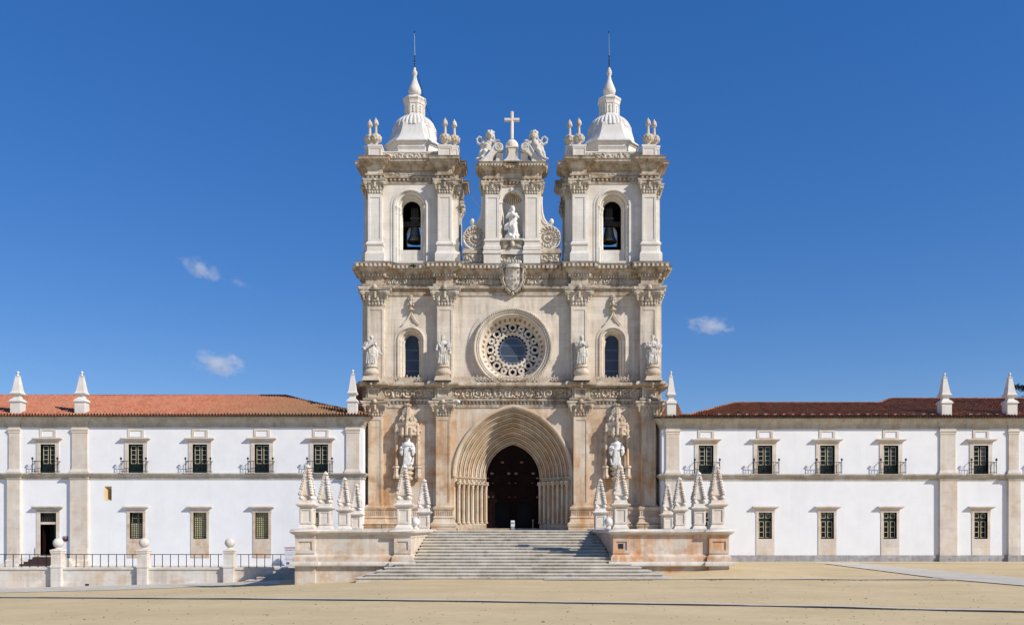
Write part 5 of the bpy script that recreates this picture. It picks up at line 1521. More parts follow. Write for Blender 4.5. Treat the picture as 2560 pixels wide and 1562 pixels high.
def wing(side):
    left = side < 0
    dpy = 0 if left else 4
    lab = ('long white monastery wing left of the church with orange roof and grated lower windows' if left else
           'long white monastery wing right of the church with dark brown roof and green lower casements')
    xe = wx(907) if left else wx(1655)                     # end next to the church
    xf = wx(-230) if left else wx(2790)
    base = WALK if left else -2.9
    root = thing('monastery_wing', lab, 'building', ((xe + xf) / 2, 4, base))
    x0, x1 = min(xe, xf), max(xe, xf); zt = wz(1040 + dpy)
    ups = [120, 340, 500, 655, 802] if left else [1765, 1912, 2068, 2227, 2452, 2612]
    upw = {1765: 1763, 1912: 1912}
    lows = [(341, 'half'), (500, 'grated'), (655, 'grated'), (799, 'grated')] if left else [(1774, 'casement'), (1913, 'casement'), (2068, 'casement'), (2225, 'casement'), (2452, 'casement')]
    holes = []
    def rect(cx, hw, za, zb): holes.append([(cx - hw, za), (cx + hw, za), (cx + hw, zb), (cx - hw, zb)])
    for px in ups: rect(wx(px), 0.60, wz(1181 + dpy * .75), wz(1110 + dpy * .75))
    for px, k in lows: rect(wx(px), 0.54, wz(1346), wz(1280))
    if left:
        rect(wx(121), 20 * K(WY), wz(1388), wz(1281)); rect(wx(270), 9 * K(WY), wz(1251), wz(1215))
    mb = MB(); mb.prism([(x0, base), (x1, base), (x1, zt), (x0, zt)], WY, WY + 0.34, holes)
    mb.box(x0, x0 + 0.4, WY + 0.341, 11, base, zt); mb.box(x1 - 0.4, x1, WY + 0.341, 11, base, zt); mb.box(x0 + 0.4, x1 - 0.4, 10.7, 11, base, zt)
    mb.build('wall', M['plaster'], root)
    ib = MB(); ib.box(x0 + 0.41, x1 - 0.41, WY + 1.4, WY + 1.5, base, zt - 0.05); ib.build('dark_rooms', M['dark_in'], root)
    for px in ups: french_window(root, px, dpy * .75)
    for px, k in lows: lower_window(root, px, 0, k)
    # string course and cornice break forward round the pilasters
    pil = [(24, 51), (181, 220), (866, 899)] if left else [(1665, 1698), (2349, 2387), (2520, 2545), (2690, 2720)]
    pilj = sorted((wx(a), wx(b)) for a, b in pil)
    def end(path):
        return path + [(x1, 4)] if left else [(x0, 4)] + path
    lowp = end(jogs(x0, x1, WY, [(a - 0.08, b + 0.08, 0.24) for a, b in pilj])); upp = end(jogs(x0, x1, WY, [(a, b, 0.11) for a, b in pilj]))
    sc = MB(); sc.sweep(lowp, wprof([(0, 1198), (0.05, 1197.5), (0.06, 1192), (0.14, 1190), (0.22, 1187.5), (0.26, 1185), (0.30, 1184.5), (0.30, 1182), (0, 1181.3)], dpy * .7))
    sc.build('string_course', M['wing_cornice'], root, smooth=True)
    co = MB(); co.sweep(upp, wprof([(0, 1068), (0.04, 1067.5), (0.05, 1061), (0.11, 1060), (0.13, 1056), (0.24, 1052), (0.36, 1047), (0.41, 1043), (0.52, 1042), (0.55, 1039), (0.55, 1037.3), (-0.3, 1037)], dpy))
    co.build('cornice', M['wing_cornice'], root, smooth=True)
    for a, b in pilj:
        p = MB(); p.box(a, b, WY - 0.11, WY, wz(1181 + dpy * .7, .1), wz(1064 + dpy, .1))
        bs = [(a, WY), (a, WY - 0.11), (b, WY - 0.11), (b, WY)]
        p.sweep(bs, wprof([(0, 1082), (0.04, 1081), (0.04, 1079), (0.02, 1078), (0.08, 1075), (0.09, 1071.5), (0.02, 1070.5), (0.02, 1068)], dpy))
        p.sweep(bs, wprof([(0, 1181.3), (0.12, 1181), (0.12, 1178), (0.07, 1175.5), (0.03, 1173), (0, 1171)], dpy * .7))
        po = p.build('pilaster', M['wing_stone'], root)
        q = MB(); a2, b2 = a - 0.08, b + 0.08; q.box(a2, b2, WY - 0.24, WY, base, wz(1197 + dpy * .7))
        if left: q.sweep([(a2, WY), (a2, WY - 0.24), (b2, WY - 0.24), (b2, WY)], [(0, base), (0.14, base), (0.14, wz(1402)), (0.06, wz(1398)), (0, wz(1397))])
        q.build('lower_pilaster', M['wing_stone'], root)
    if not left:
        pl = MB(); pl.sweep(end(jogs(x0, x1, WY, [(a - 0.08, b + 0.08, 0.24) for a, b in pilj])), [(0, base), (0.07, base), (0.07, wz(1387.5)), (0, wz(1387))])
        pl.build('plinth', M['plinth'], root)
    # roof
    ye = WY - 0.78
    if left:
        ze = wz(1037, .75); rdg = lambda x: 5.0; xc = xe + 0.75
        hp = lambda x: ye + max(0, (xc - x)) * 0.83 * (1 - 0.06 * math.sin(min(1, max(0, (xc - x) / 8.4)) * PI))
        ro = tile_roof('roof', root, M['tiles_l'], x0, xe + 0.75, ye, ze, 0.365, rdg, hp)
    else:
        ze = wz(1041, .75); xc = wx(1720)
        rdg = lambda x: 3.05 + 1.95 * min(1, max(0, (x - (2200 - 1280) * K(3)) / 1.75))
        hp = lambda x: ye + max(0, (x - xc)) * 1.0 + 0.35 * min(1, max(0, (x - xe) / 1.5))
        ro = tile_roof('roof', root, M['tiles_r'], xe - 0.7, x1, ye, ze, 0.345, rdg, hp)
    random.seed(5)
    xs = [wx(p) for p in range(-20, 850, 19)] if left else [wx(p) for p in range(1795, 2600, 23)]
    src = None
    for x in xs[:46]:
        yw = ye + (0.62 if left else 0.36); z = ze + (yw - ye) * 0.355 + 0.05
        if any(a - 0.3 < x < b + 0.3 for a, b in pilj): continue
        if src is None:
            b = MB(); b.box(x - 0.15, x + 0.15, yw - 0.12, yw + 0.12, z - 0.02, z + 0.10, 0.03, 0.03); src = b.build('roof_weight', M['weight_l'] if left else M['weight_r'], root)
            zz = src.location.copy(); xw = x
        else:
            c = dup(src, (0, 0, 0), None, root); c.location = (zz.x + (x - xw) + random.uniform(-.04, .04), zz.y + random.uniform(-.05, .05), zz.z); c.rotation_euler.z = random.uniform(-.25, .25)
    # small steep roof of the church flank just behind
    bx = [(-12.75, 7.0), (-13.9, 7.0)] if left else [(12.6, 3.0), (14.3, 3.0)]
    b = MB()
    if left: b.prism([(PX(880, 3), PZ(960, 3)), (PX(867, 3), PZ(1040, 3)), (PX(930, 3), PZ(1040, 3)), (PX(930, 3), PZ(960, 3))], 3.0, 8.0)
    else: b.prism([(PX(1692, 3), PZ(1003, 3)), (PX(1640, 3), PZ(1003, 3)), (PX(1640, 3), PZ(1045, 3)), (PX(1711, 3), PZ(1045, 3))], 3.0, 8.0)
    b.build('flank_roof', M['tiles_r'], root)
    if left: door(root)
    return root


M['weight_l'] = stone('lichen_tile', (0.20, 0.17, 0.14), (0.32, 0.24, 0.18), None, joints=None, grime=0.5)
M['weight_r'] = stone('pink_weight_stone', (0.20, 0.14, 0.115), (0.30, 0.22, 0.18), None, joints=None, grime=0.5)


def door(root):
    cx = wx(121); hw = 20 * K(WY); k = K(WY); zb, zt = wz(1388), wz(1281)
    s = MB()
    for q in (-1, 1):
        a, b = sorted((cx + q * hw, cx + q * 29 * k)); s.box(a, b, WY - 0.05, WY + 0.4, zb, zt)
        a, b = sorted((cx + q * (hw + 0.0), cx + q * 31 * k)); s.box(a, b, WY - 0.10, WY - 0.051, zb, wz(1367))
    s.box(cx - hw, cx + hw, WY + 0.02, WY + 0.3, wz(1310), wz(1304)); s.box(cx - 32 * k, cx + 32 * k, WY - 0.25, WY + 0.3, wz(1391), zb)
    d = s.build('doorway', M['wing_stone'], root)
    h = MB(); hood(h, cx, 38 * k, 1265, 1273, 1281, 0.34); h.build('hood', M['wing_cornice'], d)
    f = MB(); y = WY + 0.2
    frame_strips(f, cx - hw, cx + hw, wz(1304), zt, 0.05, y, y + 0.06)
    for i in range(1, 6): x = cx - hw + 2 * hw * i / 6; f.box(x - 0.012, x + 0.012, y, y + 0.05, wz(1304), zt)
    f.box(cx - hw, cx + hw, y + 0.001, y + 0.049, wz(1293), wz(1292.3))
    f.build('transom_bars', M['beam'], d)
    g = MB(); g.box(cx - hw, cx + hw, y + 0.065, y + 0.075, wz(1304), zt); g.build('pane', M['pane'], d)
    l = MB(); l.box(cx - hw, cx - hw + 0.06, WY + 0.3, WY + 1.2, zb, wz(1310)); l.box(cx - hw + 0.06, cx - hw + 0.09, WY + 0.4, WY + 1.1, zb + 0.2, zb + 1.0); l.build('open_leaf', M['wood'], d)
    l = MB(); l.box(cx - 0.05, cx + hw + 0.1, WY + 0.95, WY + 1.0, zb, wz(1312)); l.build('inner_screen', M['blue_glass'], d)
    st = MB()
    n = 4; zw = WALK
    for i in range(n):
        z0, z1 = zw + (wz(1391) - zw) * i / n, zw + (wz(1391) - zw) * (i + 1) / n
        st.box(cx - 27 * k - 0.17 * (n - i) + 0.1, cx + 1.5, WY - 0.3 - 0.32 * (n - i), WY - 0.3 - 0.32 * (n - i - 1) + (0.0), zw, z1)
    st.build('door_steps', M['brown_step'], d)
    st = MB()
    for i, (a, b, c) in enumerate(((0.5, 1.5, 1.0), (0.95, 1.15, .65), (1.3, 0.85, .3))):
        st.box(cx + 1.5 + 0.02, cx + 2.75 - 0.35 * i, WY - 1.6 + 0.45 * i, WY - 0.2, zw + 0.2 * i, zw + 0.2 * (i + 1)); st.box(cx - 3.0 + 0.3 * i, cx - 1.75, WY - 1.6 + 0.45 * i, WY - 0.2, zw + 0.2 * i, zw + 0.2 * (i + 1))
    st.build('side_steps', M['coping'], d)
    # slit window further along
    c2 = wx(270); q = MB(); zb2, zt2 = wz(1251), wz(1215); h2 = 9 * k
    q.loft([[(c2 - h2, WY + 0.0, zb2), (c2 + h2, WY, zb2), (c2 + h2, WY, zt2), (c2 - h2, WY, zt2)], [(c2 + 0.02, WY + 0.45, zb2 + 0.28), (c2 + 0.14, WY + 0.45, zb2 + 0.28), (c2 + 0.14, WY + 0.45, zt2 - 0.25), (c2 + 0.02, WY + 0.45, zt2 - 0.25)]], True)
    o = q.build('slit_window', M['slit'], root)
    q = MB(); q.box(c2, c2 + 0.16, WY + 0.46, WY + 0.48, zb2 + 0.2, zt2 - 0.2); q.build('pane', M['pane'], o)


M['slit'] = stone('ochre_reveal', (0.52, 0.38, 0.18), (0.60, 0.46, 0.25), None, joints=None, grime=0.2)
wing_l = wing(-1)
wing_r = wing(1)

# ================================================================== TERRACE AND STAIRS
TY = -22.0
def terrace(s):
    lab = ('%s half of the ochre stained stone terrace before the church, %s' % (('left', 'beside the small shaded stair') if s < 0 else ('right', 'bearing a dark square plaque')))
    root = thing('terrace', lab, 'terrace', (s * 9.2, -12, -2.9))
    path = [(-12.25, -1.35), (-12.25, -20.85), (-12.40, -20.85), (-12.40, TY - 0.14), (-11.20, TY - 0.14), (-11.20, TY), (-6.76, TY), (-6.76, TY - 0.14), (-5.72, TY - 0.14), (-5.72, -21.0), (-5.50, -11.0), (-6.9, -11.0)]
    if s > 0: path = [(-x, y) for (x, y) in reversed(path)]
    b = MB(); b.sweep(path, [(-0.02, -4.2), (-0.02, -2.12), (0.19, -2.10), (0.20, -1.87), (0.10, -1.86), (0.08, -1.62), (0.02, -1.52), (-0.04, -1.47), (-0.05, -1.42), (-0.06, -0.55), (-0.02, -0.50), (0.0, -0.36), (0.04, -0.33)], cap=False)
    b.build('wall', M['terrace' if s > 0 else 'terrace_l'], root)
    c = MB(); c.sweep(path, [(0.0, -2.125), (0.21, -2.12), (0.225, -2.08), (0.225, -1.90), (0.19, -1.868), (0.0, -1.855)], cap=False)
    c.build('plinth_ledge', M['coping'], root, smooth=True, angle=50)
    c = MB(); c.sweep(path, [(-0.2, -0.331), (0.06, -0.33), (0.12, -0.28), (0.20, -0.24), (0.23, -0.15), (0.20, -0.06), (0.12, -0.02), (-0.7, -0.018)], cap=False)
    c.build('coping', M['coping'], root, smooth=True, angle=60)
    f = MB(); x0, x1 = sorted((s * 5.9, s * 12.0)); f.box(x0, x1, -21.9, -10.99, -3.5, -0.05)
    x0, x1 = sorted((s * 0.0, s * 12.0)); f.box(x0, x1, -10.98, 0.5, -3.5, FL)
    f.build('floor', M['steps'], root)
    for (a, b_) in ((-12.36, -11.24), (-6.72, -5.76)):
        x0, x1 = (a, b_) if s < 0 else (-b_, -a)
        p = MB(); frame_strips(p, x0, x1, -1.40, -0.55, 0.17, TY - 0.145, TY - 0.05); frame_strips(p, x0 + 0.17, x1 - 0.17, -1.23, -0.72, 0.035, TY - 0.11, TY - 0.05)
        p.build('panel_frame', M['terrace' if s > 0 else 'terrace_l'], root)
    p = MB(); x0, x1 = sorted((s * 11.1, s * 6.86)); p.box(x0, x1, TY + 0.0, TY + 0.03, -1.40, -1.34); p.box(x0, x1, TY + 0.0, TY + 0.03, -0.60, -0.55)
    return root


terrace_l, terrace_r = terrace(-1), terrace(1)
pq = MB(); x = PX(1552.5, TY - .14); pq.box(x - 0.14, x + 0.14, TY - 0.115, TY - 0.075, PZ(1370, TY), PZ(1358, TY))
for q in (-.1, .1):
    for r_ in (-.1, .1): pq.ball((x + q, TY - 0.118, PZ(1364, TY) + r_), 0.012, 6, 4)
tag(pq.build('plaque', M['board_dark']), 'small dark square metal plaque fixed to the pedestal right of the stairs', 'plaque')

# main stairs: ten steps between the side walls, six wider ones before them
st_root = thing('staircase', 'broad pale limestone staircase of sixteen worn steps rising to the church portal', 'stairs', (0, -20, -2.74))
RIS = 0.168
random.seed(3)
for k in range(10):
    y = -21.85 + 0.93 * k; zt = -1.80 + RIS * (k + 1); hw = 5.62
    b = MB(); b.sweep([(-hw, y), (hw, y)], [(0.0, zt - RIS - 0.05), (0.0, zt - 0.085), (0.045, zt - 0.075), (0.06, zt - 0.04), (0.045, zt - 0.008), (0.02, zt), (-1.0, zt + 0.001)])
    b.build('step', M['steps'], st_root)
for j, (a, c) in enumerate(((-6.15, 6.3), (-6.6, 6.7), (-7.1, 7.2), (-7.5, 7.7), (-8.05, 8.25), (-8.5, 8.7))):
    y = -22.2 - 0.42 * j; zt = -1.80 - RIS * j
    b = MB(); pts = [(a, TY - 0.1), (a, y), (c, y), (c, TY - 0.1)]
    b.sweep(pts, [(0.0, zt - RIS - 0.25), (0.0, zt - 0.085), (0.045, zt - 0.075), (0.06, zt - 0.04), (0.045, zt - 0.008), (0.02, zt), (-0.1, zt + 0.0005)], cap=False)
    b.plate([(a + 0.09, TY + (0.6 if j == 0 else -0.15)), (a + 0.09, y + 0.09), (c - 0.09, y + 0.09), (c - 0.09, TY + (0.6 if j == 0 else -0.15))], zt - RIS, zt)
    b.build('step', M['steps'], st_root)

# small stair at the left of the terrace
sr_ = thing('side_staircase', 'narrow grey stone stair in shade left of the terrace, climbing to the walk', 'stairs', (-15, -14, -3.6))
for j, (xl, zt) in enumerate(((-15.3, -2.66), (-15.85, -2.84), (-16.4, -3.02), (-16.95, -3.20), (-17.55, -3.38), (-18.2, -3.55))):
    y = -13.1 - 0.36 * j
    b = MB(); b.box(xl, -12.3, y, -12.6 if j == 0 else -13.05, zt - 0.4, zt - 0.07); b.box(xl - 0.04, -12.3, y - 0.04, -12.6 if j == 0 else -13.05, zt - 0.07, zt)
    b.build('step', M['steps'], sr_)

# retaining wall of the walk
rw = thing('retaining_wall', 'low pale stone retaining wall with coping below the left wing', 'wall', (-40, -13, -4))
b = MB(); b.box(-70, -15.35, -13.0, -12.5, -5.0, -2.80); b.build('wall', M['retain'], rw)
b = MB(); b.sweep([(-70, -13.0), (-15.3, -13.0)], [(-0.45, -2.80), (0.05, -2.795), (0.07, -2.76), (0.07, -2.64), (0.04, -2.61), (-0.5, -2.61)]); b.build('coping', M['coping'], rw)
b = MB(); x = PX(218, -13); b.box(x - 0.12, x + 0.12, -13.02, -12.9, PZ(1464, -13), PZ(1458.5, -13)); b.build('drain', M['dark_in'], rw)
PILL = [(-90, 'beyond the frame'), (143, ''), (358, ''), (573, '')]
plab = {143: 'stone pillar with ball in front of the dark museum shop door', 358: 'stone pillar with ball before the half dark grated window', 573: 'stone pillar with ball nearest the terrace'}
for px, _ in PILL[1:]:
    x = PX(px, -13.1)
    t = thing('ball_topped_pillar', plab[px], 'pillar', (x, -12.95, -2.61), 'ball topped pillars on the retaining wall')
    b = MB(); h = 0.34
    b.box(x - h, x + h, -13.30, -12.62, -4.9, -2.61)
    b.box(x - h - 0.04, x + h + 0.04, -13.34, -12.58, -2.61, -2.44, 0.03, 0.03); b.box(x - h + 0.01, x + h - 0.01, -13.28, -12.63, -2.44, -1.66)
    b.box(x - h - 0.02, x + h + 0.02, -13.32, -12.6, -1.66, -1.52); b.box(x - h - 0.05, x + h + 0.05, -13.35, -12.57, -1.52, -1.42, 0.02, 0.02)
    b.box(x - h, x + h, -13.3, -12.62, -1.42, -1.34, 0.19, 0.19); b.lathe(x, -12.96, [(0.2, -1.36), (0.13, -1.28), (0.16, -1.22)], 14)
    b.build('pedestal', M['retain'], t)
    b = MB(); b.ball((x, -12.96, -0.94 - 0.02), 0.335, 24, 16); b.build('ball', M['coping'], t, smooth=True)
for a, c, lb in ((-60, 126, 'black iron railing left of the leftmost ball pillar, before the door'), (160, 342, 'black iron railing between the first and second ball pillars from the left'), (376, 556, 'black iron railing between the second and third ball pillars from the left'), (592, 712, 'black iron railing between the last ball pillar and the notice board')):
    t = thing('iron_railing', lb, 'railing', (PX((a + c) / 2, -12.75), -12.75, -2.61), 'iron railings on the retaining wall')
    y = -12.75; n = max(2, round((c - a) / 19.6)); zr = PZ(1385, y)
    r = MB(); r.tube([(PX(a, y), y, zr), (PX(c, y), y, zr)], 0.024, 6); r.build('rail', M['iron'], t)
    for k in range(n):
        x = PX(a + (c - a) * (k + 0.5) / n, y); b = MB(); b.tube([(x, y, -2.62), (x, y, zr)], 0.026, 6); b.tube([(x, y, -2.61), (x, y, -2.57)], 0.05, 6); b.build('post', M['iron'], t)


# ================================================================== PINNACLES
def obelisk_proto():
    t = thing('crocketed_pinnacle', 'x', 'pinnacle', (0, 0, 0))
    def sq(hw, z): return [(-hw, -hw, z), (hw, -hw, z), (hw, hw, z), (-hw, hw, z)]
    b = MB(); b.loft([sq(h, z) for h, z in ((0.46, 0), (0.46, 0.08), (0.42, 0.14), (0.36, 0.24), (0.34, 0.28), (0.34, 1.20), (0.37, 1.24), (0.42, 1.27), (0.53, 1.34), (0.55, 1.38), (0.55, 1.43), (0.44, 1.47), (0.39, 1.50), (0.37, 1.66), (0.02, 1.66))], True)
    for k in range(4):
        m = Matrix.Rotation(k * PI / 2, 3, 'Z'); q = MB()
        frame_strips(q, -0.34, 0.34, 0.32, 1.18, 0.085, -0.385, -0.33); frame_strips(q, -0.255, 0.255, 0.405, 1.095, 0.025, -0.36, -0.33)
        b.add([m @ Vector(v) for v in q.v], q.f)
    b.build('pedestal', M['obelisk'], t, origin=(0, 0, 0))
    p = MB(); p.loft([sq(h, z) for h, z in ((0.24, 1.66), (0.24, 1.92), (0.31, 1.94), (0.31, 2.0), (0.04, 3.58))], True)
    p.build('spire', M['obelisk'], t, origin=(0, 0, 0))
    c = MB(); random.seed(2)
    for sx in (-1, 1):
        for sy in (-1, 1):
            # scroll feet
            c.ball((sx * 0.27, sy * 0.27, 1.79), (0.14, 0.14, 0.135), 9, 6); c.ball((sx * 0.30, sy * 0.37, 1.79), 0.07, 7, 5); c.ball((sx * 0.37, sy * 0.30, 1.79), 0.07, 7, 5)
            n = 11
            for k in range(n):
                f = k / (n - 1); z = 1.98 + 1.55 * f + random.uniform(-0.035, 0.035); h = 0.32 - 0.26 * f; r = (0.108 - 0.028 * f) * random.uniform(0.82, 1.16)
                c.ball((sx * (h + 0.03), sy * (h + 0.03), z), (r, r, r * 0.85), 7, 5)
                c.ball((sx * (h + 0.07), sy * (h - 0.04), z + 0.03), (r * 0.62, r * 0.62, r * 0.5), 6, 4)
                c.ball((sx * (h - 0.04), sy * (h + 0.07), z + 0.03), (r * 0.62, r * 0.62, r * 0.5), 6, 4)
    for a in range(6): c.ball((0.09 * math.cos(a), 0.09 * math.sin(a), 3.58), 0.085, 7, 5)
    c.ball((0, 0, 3.66), 0.08, 7, 5)
    c.build('crockets', M['obelisk'], t, origin=(0, 0, 0), smooth=True, angle=70)
    return t


ob = obelisk_proto()
obs = []
def obx(off, x): return x * F / off - D
for s, side in ((-1, 'left'), (1, 'right')):
    other = 'notice board and side stair' if s < 0 else 'green casement window'
    for i, (off, x, z, lb) in enumerate((
            (514, 11.78, -0.02, 'crocketed stone pinnacle on the outer front corner of the %s terrace' % side),
            (466, 11.95, -0.06, 'crocketed stone pinnacle second back along the outer edge of the %s terrace' % side),
            (418.5, 11.95, -0.06, 'crocketed stone pinnacle third back along the outer edge of the %s terrace' % side),
            (388.5, 11.85, -0.30, 'smallest looking crocketed pinnacle at the back of the %s terrace, before the wing pilaster' % side),
            (271.5, 6.22, -0.02, 'tall crocketed stone pinnacle on the front pedestal just %s of the stairs' % side),
            (220, 6.15, -0.24, 'crocketed stone pinnacle at the stair head %s of the portal, beside a white ball' % side))):
        y = obx(off, x); p = (s * x, y if i not in (0, 4) else TY + 0.42, z)
        if ob is not None and not obs: ob.location = p; WL[ob.name] = Vector(p); ob['label'] = lb; o = ob
        else: o = dup(ob, p, lb)
        o['group'] = 'crocketed pinnacles on the terrace'; obs.append(o)

# white balls beside the stair
for s, side in ((-1, 'left'), (1, 'right')):
    x = s * 5.98; y = -18.0
    t = thing('ball_finial', 'smooth white stone ball on a short neck at the %s edge of the stairs' % side, 'ball finial', (x, y, -0.04), 'stone balls by the stairs')
    b = MB(); b.lathe(x, y, [(0.26, -0.04), (0.26, 0.03), (0.16, 0.08), (0.12, 0.15), (0.15, 0.22)], 16); b.build('neck', M['coping'], t, smooth=True)
    b = MB(); b.ball((x, y, 0.43), 0.265, 22, 14); b.build('ball', M['white_statue'], t, smooth=True)


def roof_pinnacle_proto():
    def sq(hw, z): return [(-hw, -hw, z), (hw, -hw, z), (hw, hw, z), (-hw, hw, z)]
    b = MB(); b.loft([sq(h, z) for h, z in ((0.40, -0.35), (0.40, 0.60), (0.43, 0.62), (0.49, 0.67), (0.50, 0.72), (0.45, 0.76), (0.42, 0.86), (0.33, 0.93), (0.24, 1.0), (0.225, 1.12), (0.26, 1.2), (0.37, 1.27), (0.42, 1.34), (0.42, 1.38), (0.37, 1.45), (0.33, 1.53), (0.31, 1.62), (0.14, 2.74), (0.18, 2.76), (0.18, 2.80), (0.02, 2.81))], True)
    o = b.build('roof_pinnacle', M['roof_obelisk'], None, origin=(0, 0, 0))
    c = MB(); c.lathe(0, 0, [(0.10, 2.80), (0.12, 2.84), (0.06, 2.90), (0.09, 2.95), (0.05, 2.99)], 12); c.ball((0, 0, 3.08), 0.115, 14, 10)
    k = c.build('ball', M['roof_obelisk'], o, origin=(0, 0, 0), smooth=True)
    return o


rp = roof_pinnacle_proto(); WL[rp.name] = Vector((0, 0, 0))
first = True
for px, lb in ((45, 'white obelisk pinnacle on the orange roof at the far left of the photo'), (205, 'white obelisk pinnacle on the orange roof above the wide pilaster beside the door'), (882, 'white obelisk pinnacle at the end of the orange roof touching the church'),
               (1677, 'white obelisk pinnacle at the church end of the brown roof'), (2361, 'white obelisk pinnacle on the brown roof above the wide pilaster'), (2524, 'white obelisk pinnacle on the brown roof, rightmost, before the dark conifer')):
    yy = -1.7; p = (PX(px, yy), yy, PZ(1026 if px < 1280 else 1030, yy) - (0.05 if px in (882, 1677) else 0))
    if first: rp.location = p; o = rp; first = False
    else: o = dup(rp, p)
    tag(o, lb, 'pinnacle', 'white obelisks on the wing roofs')
    if px in (882, 1677): o.scale = (0.9, 0.9, 1.06)

M['strap'] = plain('bell_strap', (0.16, 0.17, 0.18), 0.5, 0.5)
# urns on the tower corners
def urn_proto():
    b = MB(); b.lathe(0, 0, [(0.30, 0), (0.30, 0.06), (0.22, 0.10), (0.24, 0.16), (0.15, 0.24), (0.17, 0.34), (0.34, 0.46), (0.44, 0.66), (0.45, 0.80), (0.38, 0.96), (0.22, 1.04), (0.16, 1.10), (0.13, 1.22), (0.10, 1.70), (0.15, 1.74), (0.12, 1.78)], 24, 0, 1, 1, lambda a, z: 1 + (0.05 * abs(math.sin(a * 6)) if 0.3 < z < 1.0 else 0))
    for k in range(12):
        a = k * PI / 6; b.ball((0.40 * math.cos(a), 0.40 * math.sin(a), 0.60), (0.075, 0.075, 0.12), 6, 5); b.ball((0.33 * math.cos(a + .26), 0.33 * math.sin(a + .26), 0.97), (0.07, 0.07, 0.06), 6, 4)
    for k in range(10):
        a = k * PI / 5; b.ball((0.42 * math.cos(a), 0.42 * math.sin(a), 0.78), (0.09, 0.09, 0.13), 6, 5)
    o = b.build('flame_urn', M['carved'], None, origin=(0, 0, 0), smooth=True, angle=50)
    f = MB(); f.lathe(0, 0, [(0.11, 1.76), (0.19, 1.86), (0.215, 2.0), (0.20, 2.14), (0.12, 2.28), (0.05, 2.36), (0.03, 2.46), (0.0, 2.5)], 14)
    for k in range(7): f.ball((0.17 * math.cos(k * .9), 0.17 * math.sin(k * .9), 1.93), (0.07, 0.07, 0.1), 6, 4)
    f.build('flame', M['carved'], o, origin=(0, 0, 0), smooth=True, angle=60)
    return o


ur = urn_proto(); first = True
for s, tn in ((-1, 'left'), (1, 'right')):
    for q in (-1, 1):
        where = 'outer' if q == s else 'inner'
        for kind, ax, ay, z in (('front', (TXO - TXI) / 2 - 17 * K0, -0.05, zp(364)), ('flank', (TXO - TXI) / 2 + 0.12, 1.05, zp(371, 0, 1))):
            lb = '%s flame urn at the %s corner of the %s bell tower' % ('higher' if kind == 'front' else 'lower rear', where, tn)
            p = (s * TX + q * ax, ay, z)
            if first: ur.location = p; o = ur; first = False
            else: o = dup(ur, p)
            tag(o, lb, 'urn', 'flame urns on the tower corners')

# rods on the spirelets
for s, side in ((-1, 'left'), (1, 'right')):
    x = s * TX; y = 3.0; k = K(3.0); z = lambda py: (HY - py) * k
    t = thing('lightning_rod', 'thin metal rod on the tip of the %s bell tower' % side, 'lightning rod', (x, y, z(170)), 'rods on the towers')
    b = MB(); b.tube([(x, y, z(171)), (x, y, z(140))], 0.042, 6)
    for py, r in ((166, .07), (160, .065), (153, .085), (147, .06), (141, .07)): b.ball((x, y, z(py)), (r, r, 0.07), 8, 5)
    b.build('base', M['iron'], t, smooth=True)
    b = MB(); b.tube([(x, y, z(141)), (x - 0.03, y, z(82))], [0.026, 0.016], 6); b.build('mast', M['strap'], t, smooth=True)
    b = MB(); b.ball((x - 0.03, y, z(81)), (0.045, 0.045, 0.12), 6, 5); b.box(x - 0.03, x + 0.10, y - 0.01, y + 0.01, z(87), z(86)); b.build('tip', M['iron'], t)

# cables
b = MB(); P0, P1 = Vector((-TX + 0.12, 2.9, PZ(175, 3))), Vector((PX(1092, 1), 1.0, PZ(335, 1)))
b.tube([P0.lerp(P1, t / 16) - Vector((0, 0, 0.6 * math.sin(PI * t / 16) + (-0.25 if t else 0))) for t in range(17)], 0.018, 4)
tag(b.build('cable', M['iron']), 'thin black cable hanging from the left spirelet to its tower', 'cable')
b = MB(); P0, P1 = Vector((PX(1157, 1), 1.0, PZ(460, 1))), Vector((PX(1207, 0.6), 0.6, PZ(525, .6)))
b.tube([P0.lerp(P1, t / 10) - Vector((0, 0, 0.12 * math.sin(PI * t / 10))) for t in range(11)], 0.018, 4)
for t in (4, 6, 7.5, 8.6): q = P0.lerp(P1, t / 10); b.ball((q.x, q.y, q.z - 0.1), 0.05, 6, 4)
tag(b.build('cable', M['steel']), 'short cable with pale insulators from the left tower to the gable', 'cable')

# cross
cx, y = PX(1280, 0), 0.0; z = lambda py: PZ(py, 0)
b = MB()
def bar8(p0, p1, r):
    b.tube([p0, p1], r, 8)
bar8((cx, y, z(349)), (cx, y, z(281)), 0.145); b.tube([(cx - 0.62, y, z(300.5)), (cx + 0.62, y, z(300.5))], 0.15, 8)
b.ball((cx, y, z(281)), (0.15, 0.15, 0.06), 8, 4)
tag(b.build('stone_cross', M['obelisk'], None), 'plain tall stone cross on the gable between the towers', 'cross')

